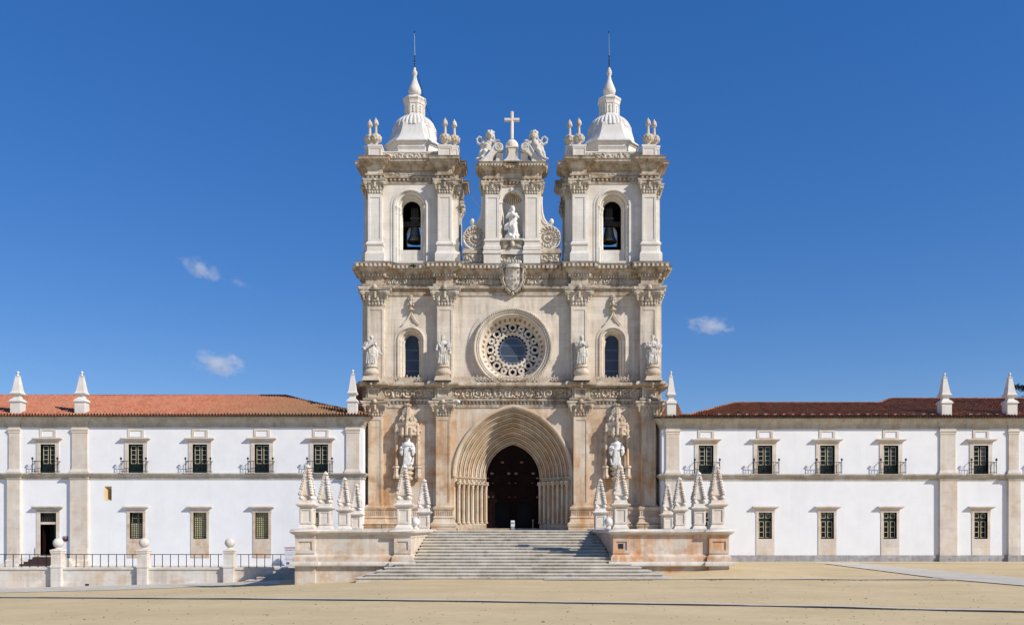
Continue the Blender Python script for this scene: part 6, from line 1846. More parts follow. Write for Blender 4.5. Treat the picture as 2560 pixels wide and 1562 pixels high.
# bells
for s, side in ((-1, 'left'), (1, 'right')):
    x = s * (TX - 0.12); y = 2.2; k = K(y); z = lambda py: (HY - py) * k
    t = thing('church_bell', 'large bronze bell hanging in the arch of the %s tower' % side, 'bell', (x, y, z(607)), 'bells in the towers')
    b = MB(); b.lathe(x, y, [(0.66, z(607)), (0.68, z(604.5)), (0.58, z(598)), (0.47, z(590)), (0.40, z(580)), (0.36, z(572)), (0.27, z(570.5)), (0.05, z(569.5))], 28); b.build('bell_body', M['bronze'], t, smooth=True)
    b = MB(); b.tube([(x, y, z(585)), (x, y, z(609))], 0.05, 6); b.ball((x, y, z(608)), 0.10, 8, 6); b.build('clapper', M['iron'], t)
    b = MB(); b.box(x - 0.95, x + 0.95, y - 0.16, y + 0.16, z(568), z(556)); b.box(x - 0.35, x + 0.35, y - 0.18, y + 0.18, z(556), z(522), 0.06, 0); b.build('headstock', M['beam'], t)
    b = MB()
    for q in range(5): xx = x - 0.3 + 0.15 * q; b.tube([(xx * 1.0, y - 0.2, z(526)), (x + (xx - x) * 0.6, y - 0.2, z(568))], 0.016, 5)
    b.box(x - 0.42, x + 0.42, y - 0.22, y - 0.18, z(549), z(547)); b.build('straps', M['strap'], t)


M_ = None


# ================================================================== STATUES
def limb(mb, pts, rs): 
    mb.tube(pts, rs, 10)
    for p, r in zip(pts, rs): mb.ball(p, r, 9, 7)


def hand(mb, p, d, r=0.055, up=Vector((0, 0, 1))):
    """palm with four curled fingers and a thumb"""
    p = Vector(p); d = Vector(d).normalized(); s = d.cross(up).normalized(); u = s.cross(d)
    mb.ball(p, (r * 1.1, r * 0.9, r * 1.1), 8, 6)
    for k in range(4):
        a = p + d * r * 0.9 + s * r * (k - 1.5) * 0.55; e = a + d * r * (1.0 + 0.15 * (k in (1, 2))); mb.tube([a, e, e - u * r * 0.7], [r * 0.34, r * 0.31, r * 0.25], 6)
    mb.tube([p + s * r * 0.9, p + s * r * 1.5 + d * r * 0.6, p + s * r * 1.3 + d * r * 1.2], [r * 0.36, r * 0.33, r * 0.27], 6)


def head(mb, c, r, turn=0.0, tilt=0.0, hair='short', beard=False):
    c = Vector(c); m = Matrix.Rotation(turn, 3, 'Z') @ Matrix.Rotation(tilt, 3, 'X')
    def at(x, y, z): return c + m @ Vector((x * r, y * r, z * r))
    mb.ball(c, (r * 0.80, r * 0.95, r * 1.12), 14, 10, m)
    mb.ball(at(0, -0.28, -0.5), (r * 0.55, r * 0.55, r * 0.5), 10, 7, m)
    mb.ball(at(0, -0.98, -0.08), (r * 0.14, r * 0.22, r * 0.28), 7, 5, m)             # nose
    for q in (-1, 1):
        mb.ball(at(q * 0.32, -0.84, 0.20), (r * 0.22, r * 0.12, r * 0.08), 7, 5, m)  # brow
        mb.ball(at(q * 0.30, -0.80, 0.08), (r * 0.12, r * 0.09, r * 0.08), 7, 5, m)  # eye
        mb.ball(at(q * 0.82, 0.0, 0.0), (r * 0.10, r * 0.2, r * 0.26), 6, 5, m)      # ear
    mb.ball(at(0, -0.84, -0.42), (r * 0.24, r * 0.10, r * 0.07), 7, 5, m)            # mouth
    mb.tube([c - Vector((0, -0.02, r * 0.7)), c - Vector((0, -0.04, r * 1.7))], r * 0.48, 10)
    if hair in ('short', 'long', 'curly'):
        for k in range(15):
            a = k * 2.4; t = 0.25 + 0.75 * k / 15
            mb.ball(at(0.80 * math.sin(t * 1.75) * math.cos(a), 0.15 + 0.80 * math.sin(t * 1.75) * abs(math.sin(a)), 0.35 + 0.85 * math.cos(t * 1.75)), r * (0.34 if hair != 'curly' else 0.40), 7, 5, None)
        for q in (-1, 1): mb.ball(at(q * 0.62, -0.35, 0.72), r * 0.34, 7, 5)
        mb.ball(at(0, -0.45, 0.92), r * 0.36, 7, 5)
    if hair == 'long':
        for q in (-1, 1): mb.tube([at(q * 0.75, 0.2, 0.3), at(q * 0.85, 0.15, -0.5), at(q * 0.8, 0.0, -1.2)], [r * 0.32, r * 0.36, r * 0.22], 8)
    if beard:
        mb.ball(at(0, -0.62, -0.85), (r * 0.42, r * 0.36, r * 0.5), 8, 6, m); mb.ball(at(0, -0.5, -1.25), (r * 0.28, r * 0.26, r * 0.36), 8, 6, m)


def robe(mb, prof_, sx, sy, folds, amp, lean=0.0, seed=0, cx=0.0):
    """draped body turned with uneven folds; lean shifts it sideways with height"""
    seg = 56; vs = []; m = len(prof_); H = prof_[-1][1]
    for k in range(seg):
        a = 2 * PI * k / seg
        for (r, z) in prof_:
            f = 1 - z / H
            ph = a * folds + 1.3 * math.sin(a * 2 + seed) + z * (0.9 + 0.3 * seed)
            q = r * (1 + amp * (0.35 + 0.65 * f) * math.sin(ph) + amp * 0.5 * math.sin(ph * 1.7 + seed))
            vs.append((cx + lean * math.sin(z / H * PI) + q * math.cos(a) * sx, q * math.sin(a) * sy, z))
    fs = []
    for k in range(seg):
        j = (k + 1) % seg
        for i in range(m - 1): fs.append((k * m + i, j * m + i, j * m + i + 1, k * m + i + 1))
    fs.append(tuple(k * m for k in reversed(range(seg)))); fs.append(tuple(k * m + m - 1 for k in range(seg)))
    mb.add(vs, fs)


def swag(mb, pts, r, n=3, off=0.05):
    """bundle of cloth folds along a line"""
    for k in range(n): mb.tube([Vector(p) + Vector((0, -0.01 * k, (k - (n - 1) / 2) * off)) for p in pts], r, 7)


def evangelist(i):
    mb = MB()
    robe(mb, [(0.40, 0), (0.42, 0.1), (0.36, 0.5), (0.31, 0.95), (0.25, 1.22), (0.30, 1.5), (0.31, 1.68), (0.20, 1.82), (0.10, 1.90)], 1.0, 0.72, 9, 0.13, (0.05, -0.06, 0.05, -0.05)[i], i)
    # knee pushed forward under the cloth, feet
    q = (1, -1, 1, -1)[i]
    limb(mb, [(q * 0.12, -0.05, 1.05), (q * 0.16, -0.26, 0.62), (q * 0.18, -0.20, 0.08)], [0.17, 0.15, 0.12])
    for f in (-1, 1): mb.ball((f * 0.17, -0.32, 0.05), (0.07, 0.14, 0.055), 8, 6)
    swag(mb, [(-0.34, -0.05, 1.05), (-0.12, -0.30, 0.98), (0.18, -0.28, 1.12), (0.34, -0.02, 1.35)], 0.055, 4, 0.07)
    swag(mb, [(q * 0.36, -0.04, 1.62), (q * 0.22, -0.27, 1.30), (-q * 0.18, -0.27, 1.08)], 0.05, 3, 0.06)
    for k in range(5): mb.tube([(-0.28 + 0.14 * k, -0.29, 0.95), (-0.30 + 0.15 * k, -0.34, 0.55), (-0.34 + 0.17 * k, -0.33, 0.03)], [0.035, 0.045, 0.05], 7)
    mb.tube([(q * 0.38, 0.0, 1.2), (q * 0.46, -0.05, 0.75), (q * 0.36, -0.1, 0.12)], [0.09, 0.11, 0.06], 8)
    head(mb, (0.02 * q, -0.06, 2.10), 0.155, 0.35 * q, 0.12, ('short', 'long', 'long', 'curly')[i], i in (1, 2, 3))
    if i == 0:          # holds a long plank-like scroll slantwise, wings behind
        limb(mb, [(-0.30, 0, 1.70), (-0.42, -0.15, 1.42), (-0.30, -0.34, 1.38)], [0.11, 0.10, 0.07]); hand(mb, (-0.28, -0.38, 1.38), (1, -0.2, 0.3))
        limb(mb, [(0.30, 0, 1.70), (0.40, -0.18, 1.50), (0.28, -0.34, 1.62)], [0.11, 0.10, 0.07]); hand(mb, (0.25, -0.38, 1.64), (-1, -0.2, 0.2))
        m = Matrix.Rotation(-0.62, 3, 'Y'); q2 = MB(); q2.box(-0.58, 0.50, -0.05, 0.05, -0.11, 0.11); q2.tube([(-0.6, 0, -0.13), (-0.6, 0, 0.13)], 0.09, 8)
        mb.add([m @ Vector(v) + Vector((0.0, -0.46, 1.52)) for v in q2.v], q2.f)
        for s in (-1, 1):
            for k in range(5): mb.ball((s * (0.42 + 0.06 * k), 0.10, 1.62 - 0.13 * k + (0.2 if s < 0 else -0.2)), (0.24, 0.05, 0.07), 8, 5, Matrix.Rotation(s * 0.5, 3, 'Y'))
    elif i == 1:        # open cloak, one arm low, bundle and small beast at the side
        limb(mb, [(-0.30, 0, 1.70), (-0.46, -0.06, 1.42), (-0.50, -0.22, 1.16)], [0.12, 0.12, 0.08]); hand(mb, (-0.50, -0.28, 1.12), (0.2, -0.8, -0.4))
        limb(mb, [(0.30, 0, 1.70), (0.48, -0.10, 1.52), (0.44, -0.30, 1.70)], [0.12, 0.11, 0.07]); hand(mb, (0.43, -0.35, 1.73), (0, -0.3, 1))
        q2 = MB(); q2.box(-0.16, 0.16, -0.05, 0.05, -0.2, 0.2); m = Matrix.Rotation(0.3, 3, 'Y'); mb.add([m @ Vector(v) + Vector((0.50, -0.32, 1.45)) for v in q2.v], q2.f)
        mb.ball((0.50, -0.08, 0.95), (0.17, 0.2, 0.22), 9, 7); mb.ball((0.54, -0.24, 1.12), (0.11, 0.13, 0.11), 9, 7)
    elif i == 2:        # hands joined over a book held at the chest
        limb(mb, [(-0.31, 0, 1.70), (-0.40, -0.12, 1.40), (-0.12, -0.34, 1.48)], [0.12, 0.12, 0.08]); hand(mb, (-0.06, -0.38, 1.52), (0.8, -0.2, 0.5))
        limb(mb, [(0.31, 0, 1.70), (0.44, -0.14, 1.42), (0.20, -0.34, 1.52)], [0.12, 0.12, 0.08]); hand(mb, (0.14, -0.38, 1.55), (-0.8, -0.2, 0.4))
        q2 = MB(); q2.box(-0.15, 0.15, -0.05, 0.05, -0.18, 0.18); m = Matrix.Rotation(-0.4, 3, 'Y'); mb.add([m @ Vector(v) + Vector((0.42, -0.3, 1.55)) for v in q2.v], q2.f)
        for k in range(6): mb.ball((0.05 * math.cos(k) - 0.1, -0.3, 1.7 - 0.02 * k), 0.06, 6, 4)
    else:               # leans on a child bearing a book at the right
        limb(mb, [(-0.31, 0, 1.70), (-0.48, -0.06, 1.46), (-0.30, -0.32, 1.36)], [0.13, 0.13, 0.08]); hand(mb, (-0.24, -0.36, 1.36), (1, -0.3, 0))
        limb(mb, [(0.31, 0, 1.70), (0.50, -0.10, 1.50), (0.30, -0.36, 1.46)], [0.12, 0.12, 0.08]); hand(mb, (0.22, -0.40, 1.46), (-1, -0.2, 0))
        q2 = MB(); q2.box(-0.26, 0.26, -0.045, 0.045, -0.16, 0.16); m = Matrix.Rotation(0.25, 3, 'Y'); mb.add([m @ Vector(v) + Vector((0.40, -0.36, 1.38)) for v in q2.v], q2.f)
        mb.ball((0.34, -0.04, 1.96), 0.10, 9, 7); mb.ball((0.40, 0.0, 1.78), (0.12, 0.11, 0.16), 9, 7)
        swag(mb, [(0.46, -0.1, 1.3), (0.60, -0.05, 1.1), (0.40, -0.15, 0.9)], 0.06, 3, 0.07)
    return mb


def statue_pedestal(mb):
    mb.loft([[(-h, -h * .8, z), (h, -h * .8, z), (h, h * .8, z), (-h, h * .8, z)] for h, z in ((0.70, -0.02), (0.69, 0.03), (0.57, 0.36), (0.1, 0.37))], True)
    mb.lathe(0, 0, [(0.48, 0.36), (0.54, 0.41), (0.48, 0.45), (0.58, 0.55), (0.62, 0.68), (0.58, 0.86), (0.44, 1.0), (0.43, 1.07)], 72, 0, 1, 0.78, lambda a, z: 1 + (0.05 * abs(math.sin(a * 11)) if 0.5 < z < 1.0 else 0))
    mb.lathe(0, 0, [(0.46, 1.07), (0.55, 1.12), (0.55, 1.20), (0.47, 1.22), (0.46, 1.36), (0.1, 1.365)], 24, 0, 1, 0.8)


for i, (px, lb) in enumerate(((928.5, 'stone statue holding a long slanted tablet, leftmost of the four'), (1108, 'robed stone statue with open cloak and one arm low, just left of the rose window'),
                              (1453.5, 'robed stone statue with hands joined at the chest, just right of the rose window'), (1632, 'stone statue bearing a book beside a small child, rightmost of the four'))):
    y = -0.98; k = K(y); x = PX(px, y); z0 = PZ(952.5, y)
    t = thing('stone_statue', lb, 'statue', (x, y, z0), 'evangelist statues on the church front')
    p = MB(); q = MB(); statue_pedestal(q); p.merge(q, (x, y, z0)); p.build('pedestal', M['carved'], t, smooth=True, angle=45)
    f = MB(); f.merge(evangelist(i), (x, y, z0 + 1.36), 1.04); f.build('figure', M['statue'], t, remesh=0.028)


def monk(i):
    mb = MB(); s = 1 if i == 0 else -1
    robe(mb, [(0.36, 0), (0.40, 0.06), (0.36, 0.4), (0.33, 0.9), (0.32, 1.3), (0.36, 1.62), (0.38, 1.80), (0.26, 1.95), (0.12, 2.02)], 1.0, 0.72, 11, 0.055, 0.0, 0.4 + i)
    for k in range(6): mb.tube([(-0.2 + 0.08 * k, -0.27, 1.45), (-0.22 + 0.09 * k, -0.29, 0.8), (-0.28 + 0.115 * k, -0.31, 0.02)], [0.022, 0.03, 0.036], 6)
    if i == 0: mb.lathe(0, 0, [(0.40, 1.62), (0.46, 1.66), (0.43, 1.80), (0.30, 1.94), (0.20, 2.03), (0.23, 2.08), (0.12, 2.06)], 24, 0, 1, 0.74)
    else: mb.lathe(0, 0, [(0.36, 1.70), (0.40, 1.74), (0.36, 1.86), (0.22, 1.98), (0.15, 2.04)], 24, 0, 1, 0.74)
    for q in (-1, 1):            # wide hanging sleeves
        limb(mb, [(q * 0.36, 0, 1.80), (q * 0.52, -0.08, 1.45), (q * 0.44, -0.24, 1.36)], [0.13, 0.14, 0.12])
        mb.tube([(q * 0.50, -0.12, 1.42), (q * 0.52, -0.14, 1.10), (q * 0.44, -0.16, 0.82)], [0.13, 0.15, 0.05], 9)
        mb.tube([(q * 0.40, -0.26, 1.38), (q * 0.40, -0.22, 1.10), (q * 0.43, -0.18, 0.84)], [0.05, 0.06, 0.04], 8)
        hand(mb, (q * 0.36, -0.34, 1.40), (-q * 0.4, -0.9, 0.1))
    if i == 0:
        mb.tube([(0.30, -0.36, 1.30), (0.48, -0.36, 1.62)], 0.07, 8); mb.tube([(0.36, -0.36, 1.62), (0.62, -0.34, 1.66)], 0.06, 8); mb.tube([(0.36, -0.2, 0.1), (0.46, -0.2, 0.45), (0.52, -0.15, 0.75)], [0.12, 0.08, 0.02], 8)
    else:
        q2 = MB(); q2.box(-0.12, 0.12, -0.04, 0.04, -0.16, 0.16); mb.add([(v[0] - 0.36, v[1] - 0.36, v[2] + 1.48) for v in q2.v], q2.f); mb.tube([(-0.36, -0.2, 0.05), (-0.46, -0.2, 0.4), (-0.50, -0.15, 0.62)], [0.12, 0.08, 0.02], 8)
    head(mb, (0.0, -0.08, 2.24), 0.165, 0.2 * s, 0.1, 'none' if i == 0 else 'short', i == 1)
    if i == 0: mb.ball((0.02, 0.05, 2.26), (0.20, 0.19, 0.24), 12, 8)       # drawn hood
    mb.box(-0.34, 0.34, -0.26, 0.22, -0.12, 0.02)
    return mb


for i, s in enumerate((-1, 1)):
    y = -0.52; k = K(y); x = PX(1280 + s * 261, y); z0 = PZ(1167, y) + 0.10
    t = thing('monk_statue', ('hooded white marble monk statue in the canopied niche left of the portal', 'bareheaded white marble monk statue in the canopied niche right of the portal')[i], 'statue', (x, y, z0 - 0.1), 'monk statues beside the portal')
    f = MB(); f.merge(monk(i), (x, y, z0), 1.0); f.build('figure', M['white_statue'], t, remesh=0.026)


def madonna():
    mb = MB()
    robe(mb, [(0.46, 0), (0.48, 0.25), (0.42, 0.45), (0.34, 0.9), (0.30, 1.3), (0.27, 1.55), (0.31, 1.85), (0.30, 2.05), (0.18, 2.2), (0.09, 2.28)], 1.0, 0.74, 7, 0.10, 0.05, 1.1)
    for k in range(12): mb.ball((0.46 * math.cos(k * 0.55 + PI), 0.3 * math.sin(k * 0.55 + PI), 0.18 + 0.09 * (k % 3)), 0.15, 8, 6)   # clouds and small heads at the feet
    limb(mb, [(0.1, -0.1, 1.2), (0.14, -0.32, 0.85), (0.1, -0.2, 0.4)], [0.17, 0.15, 0.13])
    swag(mb, [(-0.45, -0.1, 0.95), (-0.2, -0.32, 1.15), (0.2, -0.30, 1.5), (0.34, -0.1, 1.75)], 0.06, 4, 0.08)
    swag(mb, [(0.36, 0, 1.4), (0.28, -0.22, 0.9), (0.34, -0.2, 0.45)], 0.05, 3, 0.05)
    mb.tube([(-0.28, -0.05, 1.35), (-0.52, -0.05, 1.1), (-0.55, 0.0, 0.85)], [0.10, 0.15, 0.09], 9); mb.ball((-0.52, -0.02, 0.98), (0.16, 0.12, 0.2), 9, 7)
    limb(mb, [(-0.30, 0, 2.06), (-0.42, -0.12, 1.80), (-0.12, -0.36, 1.86)], [0.12, 0.12, 0.08]); limb(mb, [(0.30, 0, 2.06), (0.42, -0.14, 1.78), (0.08, -0.38, 1.92)], [0.12, 0.12, 0.08])
    hand(mb, (-0.02, -0.40, 1.90), (0.8, -0.1, 0.4)); hand(mb, (0.03, -0.44, 1.97), (-0.8, -0.1, 0.4))
    head(mb, (0.02, -0.06, 2.48), 0.17, 0.1, 0.1, 'long')
    mb.tube([(-0.15, 0.08, 2.5), (-0.26, 0.1, 2.2), (-0.34, 0.0, 1.9)], [0.08, 0.1, 0.08], 8)
    return mb


y = -0.12; x = PX(1281, y); z0 = PZ(601.5, y)
t = thing('madonna_statue', 'white marble woman with crossed hands in the shell niche of the gable', 'statue', (x, y, z0))
f = MB(); f.merge(madonna(), (x, y, z0), 1.06); f.build('figure', M['white_statue'], t, remesh=0.028)


def cherub(s):
    """seated child leaning in on the scroll, drapery looping behind; s = the outward side"""
    mb = MB()
    mb.ball((-0.14 * s, 0, 0.98), (0.30, 0.25, 0.38), 12, 9, Matrix.Rotation(-0.3 * s, 3, 'Y')); mb.ball((0.04 * s, -0.02, 0.64), (0.33, 0.28, 0.25), 12, 9)
    mb.ball((-0.06, -0.13, 0.80), (0.24, 0.21, 0.22), 10, 8)
    hx = -0.27 * s
    head(mb, (hx, -0.14, 1.62), 0.29, -0.3 * s, 0.2, 'curly')
    for k in range(14): mb.ball((hx + 0.27 * math.cos(k * 0.45), -0.08 + 0.16 * math.sin(k * 0.45), 1.80 + 0.10 * math.sin(k * 0.45 + 1)), 0.10, 7, 5)
    for q in (-1, 1):
        for k in range(4): mb.ball((hx + q * (0.26 + 0.02 * k), -0.02, 1.72 - 0.13 * k), 0.10, 7, 5)
    limb(mb, [(s * 0.16, 0, 1.22), (s * 0.36, -0.14, 0.98), (s * 0.10, -0.28, 0.84)], [0.14, 0.12, 0.09]); hand(mb, (s * 0.04, -0.30, 0.82), (-s, -0.2, -0.1), 0.08)
    limb(mb, [(-s * 0.40, 0, 1.22), (-s * 0.62, -0.14, 1.02), (-s * 0.80, -0.20, 1.16)], [0.14, 0.12, 0.09]); hand(mb, (-s * 0.88, -0.22, 1.18), (-s, -0.2, -0.3), 0.085)
    limb(mb, [(-s * 0.06, -0.06, 0.56), (s * 0.16, -0.38, 0.28), (s * 0.34, -0.28, -0.10)], [0.22, 0.18, 0.12]); mb.ball((s * 0.40, -0.38, -0.18), (0.13, 0.18, 0.09), 9, 6)
    limb(mb, [(s * 0.22, -0.02, 0.56), (s * 0.46, -0.24, 0.22), (s * 0.60, -0.16, -0.18)], [0.21, 0.17, 0.11]); mb.ball((s * 0.72, -0.22, -0.25), (0.19, 0.11, 0.09), 9, 6)
    swag(mb, [(-s * 0.34, -0.14, 0.52), (0, -0.32, 0.68), (s * 0.40, -0.14, 0.60), (s * 0.48, 0.1, 0.48)], 0.08, 4, 0.09)
    loop = [(s * 0.10, 0.14, 1.0), (s * 0.46, 0.14, 0.98), (s * 0.74, 0.12, 1.14), (s * 0.80, 0.1, 1.42), (s * 0.60, 0.1, 1.60), (s * 0.38, 0.12, 1.50), (s * 0.34, 0.14, 1.30)]
    for d in (-0.10, -0.03, 0.04, 0.11): mb.tube([(p[0], p[1] + d, p[2] + 0.03 * math.sin(20 * d)) for p in loop], 0.085, 8)
    return mb


for s, side in ((-1, 'left'), (1, 'right')):
    y = -0.15; x = s * 63 * K(y); z0 = PZ(395, y) + 0.10
    t = thing('cherub_statue', 'stone cherub with looping drapery seated on the %s scroll of the gable' % side, 'statue', (x, y, z0 - 0.3), 'cherubs on the gable')
    f = MB(); f.merge(cherub(s), (x, y, z0), 1.05); f.build('figure', M['statue'], t, remesh=0.026)

# ================================================================== SMALL THINGS
def text(body, size, loc, mat, parent, name='lettering'):
    c = bpy.data.curves.new(name, 'FONT'); c.body = body; c.size = size; c.extrude = 0.002; tmp = bpy.data.objects.new(name, c); COL.objects.link(tmp); dg = bpy.context.evaluated_depsgraph_get(); me = bpy.data.meshes.new_from_object(tmp.evaluated_get(dg)); bpy.data.objects.remove(tmp)
    me.materials.clear(); me.materials.append(mat)
    o = bpy.data.objects.new(name, me); COL.objects.link(o); o.rotation_euler = (R(90), 0, 0); place(o, loc, parent); return o


y = -11.0; x0, x1 = PX(711, y), PX(746, y); zt, zb = PZ(1367, y), PZ(1413, y)
t = thing('notice_board', 'tall white notice board with red top stripe and blue flag beside the terrace', 'notice board', ((x0 + x1) / 2, y, WALK))
b = MB(); b.box(x0, x1, y, y + 0.05, zb, zt); b.box(x0 + 0.1, x0 + 0.16, y + 0.05, y + 0.1, WALK, zt - 0.1); b.box(x1 - 0.16, x1 - 0.1, y + 0.05, y + 0.1, WALK, zt - 0.1); b.build('panel', M['board_white'], t)
xs = x0 + 0.72 * (PX(743, y) - x0)
b = MB(); b.box(x0, xs, y - 0.006, y - 0.001, zt - 0.07, zt); b.build('red_stripe', M['board_red'], t)
b = MB(); b.box(xs, x1, y - 0.006, y - 0.001, zt - 0.07, zt); b.build('green_stripe', M['board_green'], t)
text('CENTRO', 0.125, (x0 + 0.03, y - 0.004, zt - 0.24), M['board_dark'], t); text('20', 0.11, (x0 + 0.40, y - 0.004, zt - 0.24), M['board_grey'], t); text('P2020', 0.125, (x0 + 0.55, y - 0.004, zt - 0.24), M['board_red'], t)
b = MB()
for py, w_ in ((1380.5, .7), (1384.5, .75), (1387.5, .5), (1393.5, .3), (1396.5, .6), (1398.5, .55)): b.box(x0 + 0.03, x0 + 0.03 + w_, y - 0.005, y - 0.001, PZ(py, y) - 0.010, PZ(py, y) + 0.010)
b.build('small_print', M['board_grey'], t)
fx0, fx1, fz0, fz1 = PX(716, y), PX(725, y), PZ(1410, y), PZ(1404, y)
b = MB(); b.box(fx0, fx1, y - 0.006, y - 0.001, fz0, fz1); fl = b.build('flag', M['flag_blue'], t)
b = MB()
for k in range(12): a = k * PI / 6; b.ball(((fx0 + fx1) / 2 + 0.055 * math.cos(a), y - 0.007, (fz0 + fz1) / 2 + 0.055 * math.sin(a)), (0.011, 0.003, 0.011), 5, 4)
b.build('stars', M['flag_gold'], fl)

t = thing('shop_sign', 'small square dark sign lettered LOJA on the white wall beside the door', 'sign', (wx(164), WY - 0.05, wz(1352)))
b = MB(); b.box(wx(158), wx(170), WY - 0.05, WY - 0.003, wz(1352), wz(1340)); b.build('panel', M['board_dark'], t)
text('LOJA', 0.13, (wx(159), WY - 0.053, wz(1345) + 0.02), M['board_white'], t)
b = MB(); b.box(wx(160), wx(167), WY - 0.056, WY - 0.051, wz(1347.2), wz(1346.4)); b.box(wx(160), wx(165), WY - 0.056, WY - 0.051, wz(1349.6), wz(1349)); b.build('red_lines', M['board_red'], t)

# hand gel stand before the door, thin post inside it
y = -1.5; x = PX(1282, y)
t = thing('dispenser_stand', 'small white and grey dispenser stand on the terrace before the portal', 'stand', (x, y, FL))
b = MB(); b.box(x - 0.15, x + 0.15, y - 0.08, y + 0.08, FL, FL + 0.32); b.box(x - 0.2, x + 0.2, y - 0.18, y + 0.18, FL, FL + 0.03); b.build('base', M['grey_plastic'], t)
b = MB(); b.box(x - 0.16, x + 0.16, y - 0.10, y + 0.10, FL + 0.32, FL + 0.80, 0.01, 0.01); b.build('cabinet', M['white_plastic'], t)
b = MB(); b.box(x - 0.12, x + 0.12, y - 0.11, y - 0.09, FL + 0.50, FL + 0.66); b.build('dispenser', M['grey_plastic'], t)
y = 1.8; x = PX(1332.5, y)
b = MB(); b.tube([(x, y, FL), (x, y, PZ(1299, y))], 0.022, 6); b.lathe(x, y, [(0.16, FL + 0.0), (0.16, FL + 0.03), (0.03, FL + 0.05)], 14); b.ball((x, y, PZ(1299, y)), (0.09, 0.05, 0.03), 8, 5)
tag(b.build('barrier_post', M['steel']), 'thin metal barrier post standing in the right of the portal', 'post')

# handrails before the church foot
for a, c, lb in ((905, 1004, 'dark horizontal handrail before the church foot left of the portal'), (1572, 1652, 'dark horizontal handrail before the church foot right of the portal')):
    y = -1.9; z = PZ(1311 if a < 1280 else 1309, y); x0, x1 = PX(a, y), PX(c, y)
    t = thing('handrail', lb, 'handrail', ((x0 + x1) / 2, y, FL), 'handrails at the church foot')
    b = MB(); b.box(x0, x1, y - 0.03, y + 0.03, z - 0.035, z + 0.035); b.build('rail', M['iron'], t)
    for k in range(3): xx = x0 + 0.15 + (x1 - x0 - 0.3) * k / 2; b = MB(); b.box(xx - 0.02, xx + 0.02, y - 0.02, y + 0.02, FL, z - 0.035); b.build('post', M['iron'], t)

# security camera on the capital left of the arch
y = -0.95; x = PX(1143, y); z = PZ(1003, y)
t = thing('security_camera', 'white dome security camera on the capital left of the portal arch', 'camera', (x, y, z))
b = MB(); b.ball((x + 0.10, y, z - 0.02), (0.16, 0.16, 0.14), 14, 9); b.build('dome', M['white_plastic'], t, smooth=True)
b = MB(); b.tube([(x - 0.3, y + 0.25, z + 0.05), (x - 0.12, y, z + 0.12), (x + 0.1, y, z + 0.1)], 0.05, 8); b.box(x - 0.36, x - 0.16, y + 0.0, y + 0.2, z - 0.05, z + 0.12); b.build('bracket', M['white_plastic'], t)


def tuft(x, y, z, r, n, seed, name, label, grp):
    random.seed(seed); mb = MB()
    for k in range(n):
        a = random.uniform(0, 2 * PI); el = random.uniform(0.15, 1.3); L = r * random.uniform(0.5, 1.1); w_ = r * random.uniform(0.07, 0.14)
        d = Vector((math.cos(a) * math.cos(el), math.sin(a) * math.cos(el) * 0.7 - 0.15, math.sin(el))); s = Vector((-math.sin(a), math.cos(a), 0)) * w_
        p = Vector((x + random.uniform(-.5, .5) * r, y + random.uniform(-.2, .2) * r, z)); m = p + d * L * 0.55; e = p + d * L - Vector((0, 0, L * 0.22))
        mb.add([p - s * 0.4, p + s * 0.4, m + s, m - s, e], [(0, 1, 2, 3), (3, 2, 4)])
    return tag(mb.build(name, M['leaf']), label, 'plant', grp)


tuft(PX(1033, -0.7), -0.75, PZ(668, -0.7), 0.34, 60, 1, 'weed_tuft', 'green weed sprouting from the cornice above the left lancet window', None)
for i, (px, r, py, lb) in enumerate(((1772, .2, 1036, 'leftmost green weed tuft on the brown roof eave'), (1847, .22, 1030, 'weed tuft on brown tiles, higher than its neighbours'), (1871, .24, 1035, 'weed tuft right under the higher one on the brown eave'), (1893, .28, 1035, 'broad weed tuft on the brown eave near the hip end'), (2075, .22, 1035, 'weed tuft midway along the brown eave, above the third french window'),
                                     (2252, .3, 1035, 'broad weed tuft on the brown eave above the fourth french window'), (2275, .22, 1036, 'weed tuft just right of the broad one over the fourth french window'), (2340, .22, 1034, 'weed tuft left against the wide pilaster obelisk'), (2395, .25, 1035, 'weed tuft right of the wide pilaster obelisk'), (2425, .24, 1036, 'weed tuft above the rightmost french window'))):
    y = -1.75; tuft(PX(px, y), y, PZ(py + 2, y), r, 34, 20 + i, 'roof_weed', lb, 'weeds along the brown roof eave')

# loose stones and dry leaves on the square, weeds along the kerb
random.seed(31); mb = MB()
for k in range(900):
    d = 24 + 30 * random.random() ** 1.3; x = random.uniform(-0.62, 0.62) * d; y = d - D; r = random.uniform(0.008, 0.022) * (1.9 if random.random() < 0.06 else 1.0)
    if abs(x) < 9 and y > -25.5 or (x < -11 and y > -17) or (12.8 > abs(x) > 4 and y > -22.8): continue
    mb.ball((x, y, G(x, y) + r * 0.3), (r * random.uniform(0.8, 1.8), r, r * 0.55), 5, 4)
tag(mb.build('loose_gravel', M['pebble']), 'scattered small stones and leaf litter on the sandy square', 'gravel', None, 'stuff')
random.seed(8); mb = MB()
for k in range(420):
    t = random.random(); px = -20 + 2600 * t
    p = ground_point(px, lerp_tab([(-40, 1493.5), (640, 1498), (1100, 1503), (1900, 1515), (2560, 1531), (2640, 1533)], px) + 0.6) if k % 3 else ground_point(1360 + 1030 * t, 1450.6)
    if noise.noise(Vector((p.x * 0.8, 3, 1))) < 0.02: continue
    for j in range(5):
        a = random.uniform(0, 2 * PI); L = random.uniform(0.03, 0.11); dv = Vector((math.cos(a) * 0.7, math.sin(a) * 0.7, random.uniform(0.2, 0.9))).normalized() * L; sv = Vector((-math.sin(a), math.cos(a), 0)) * 0.012
        b0 = p + Vector((random.uniform(-.05, .05), -0.03, 0.01)); mb.add([b0 - sv, b0 + sv, b0 + dv], [(0, 1, 2)])
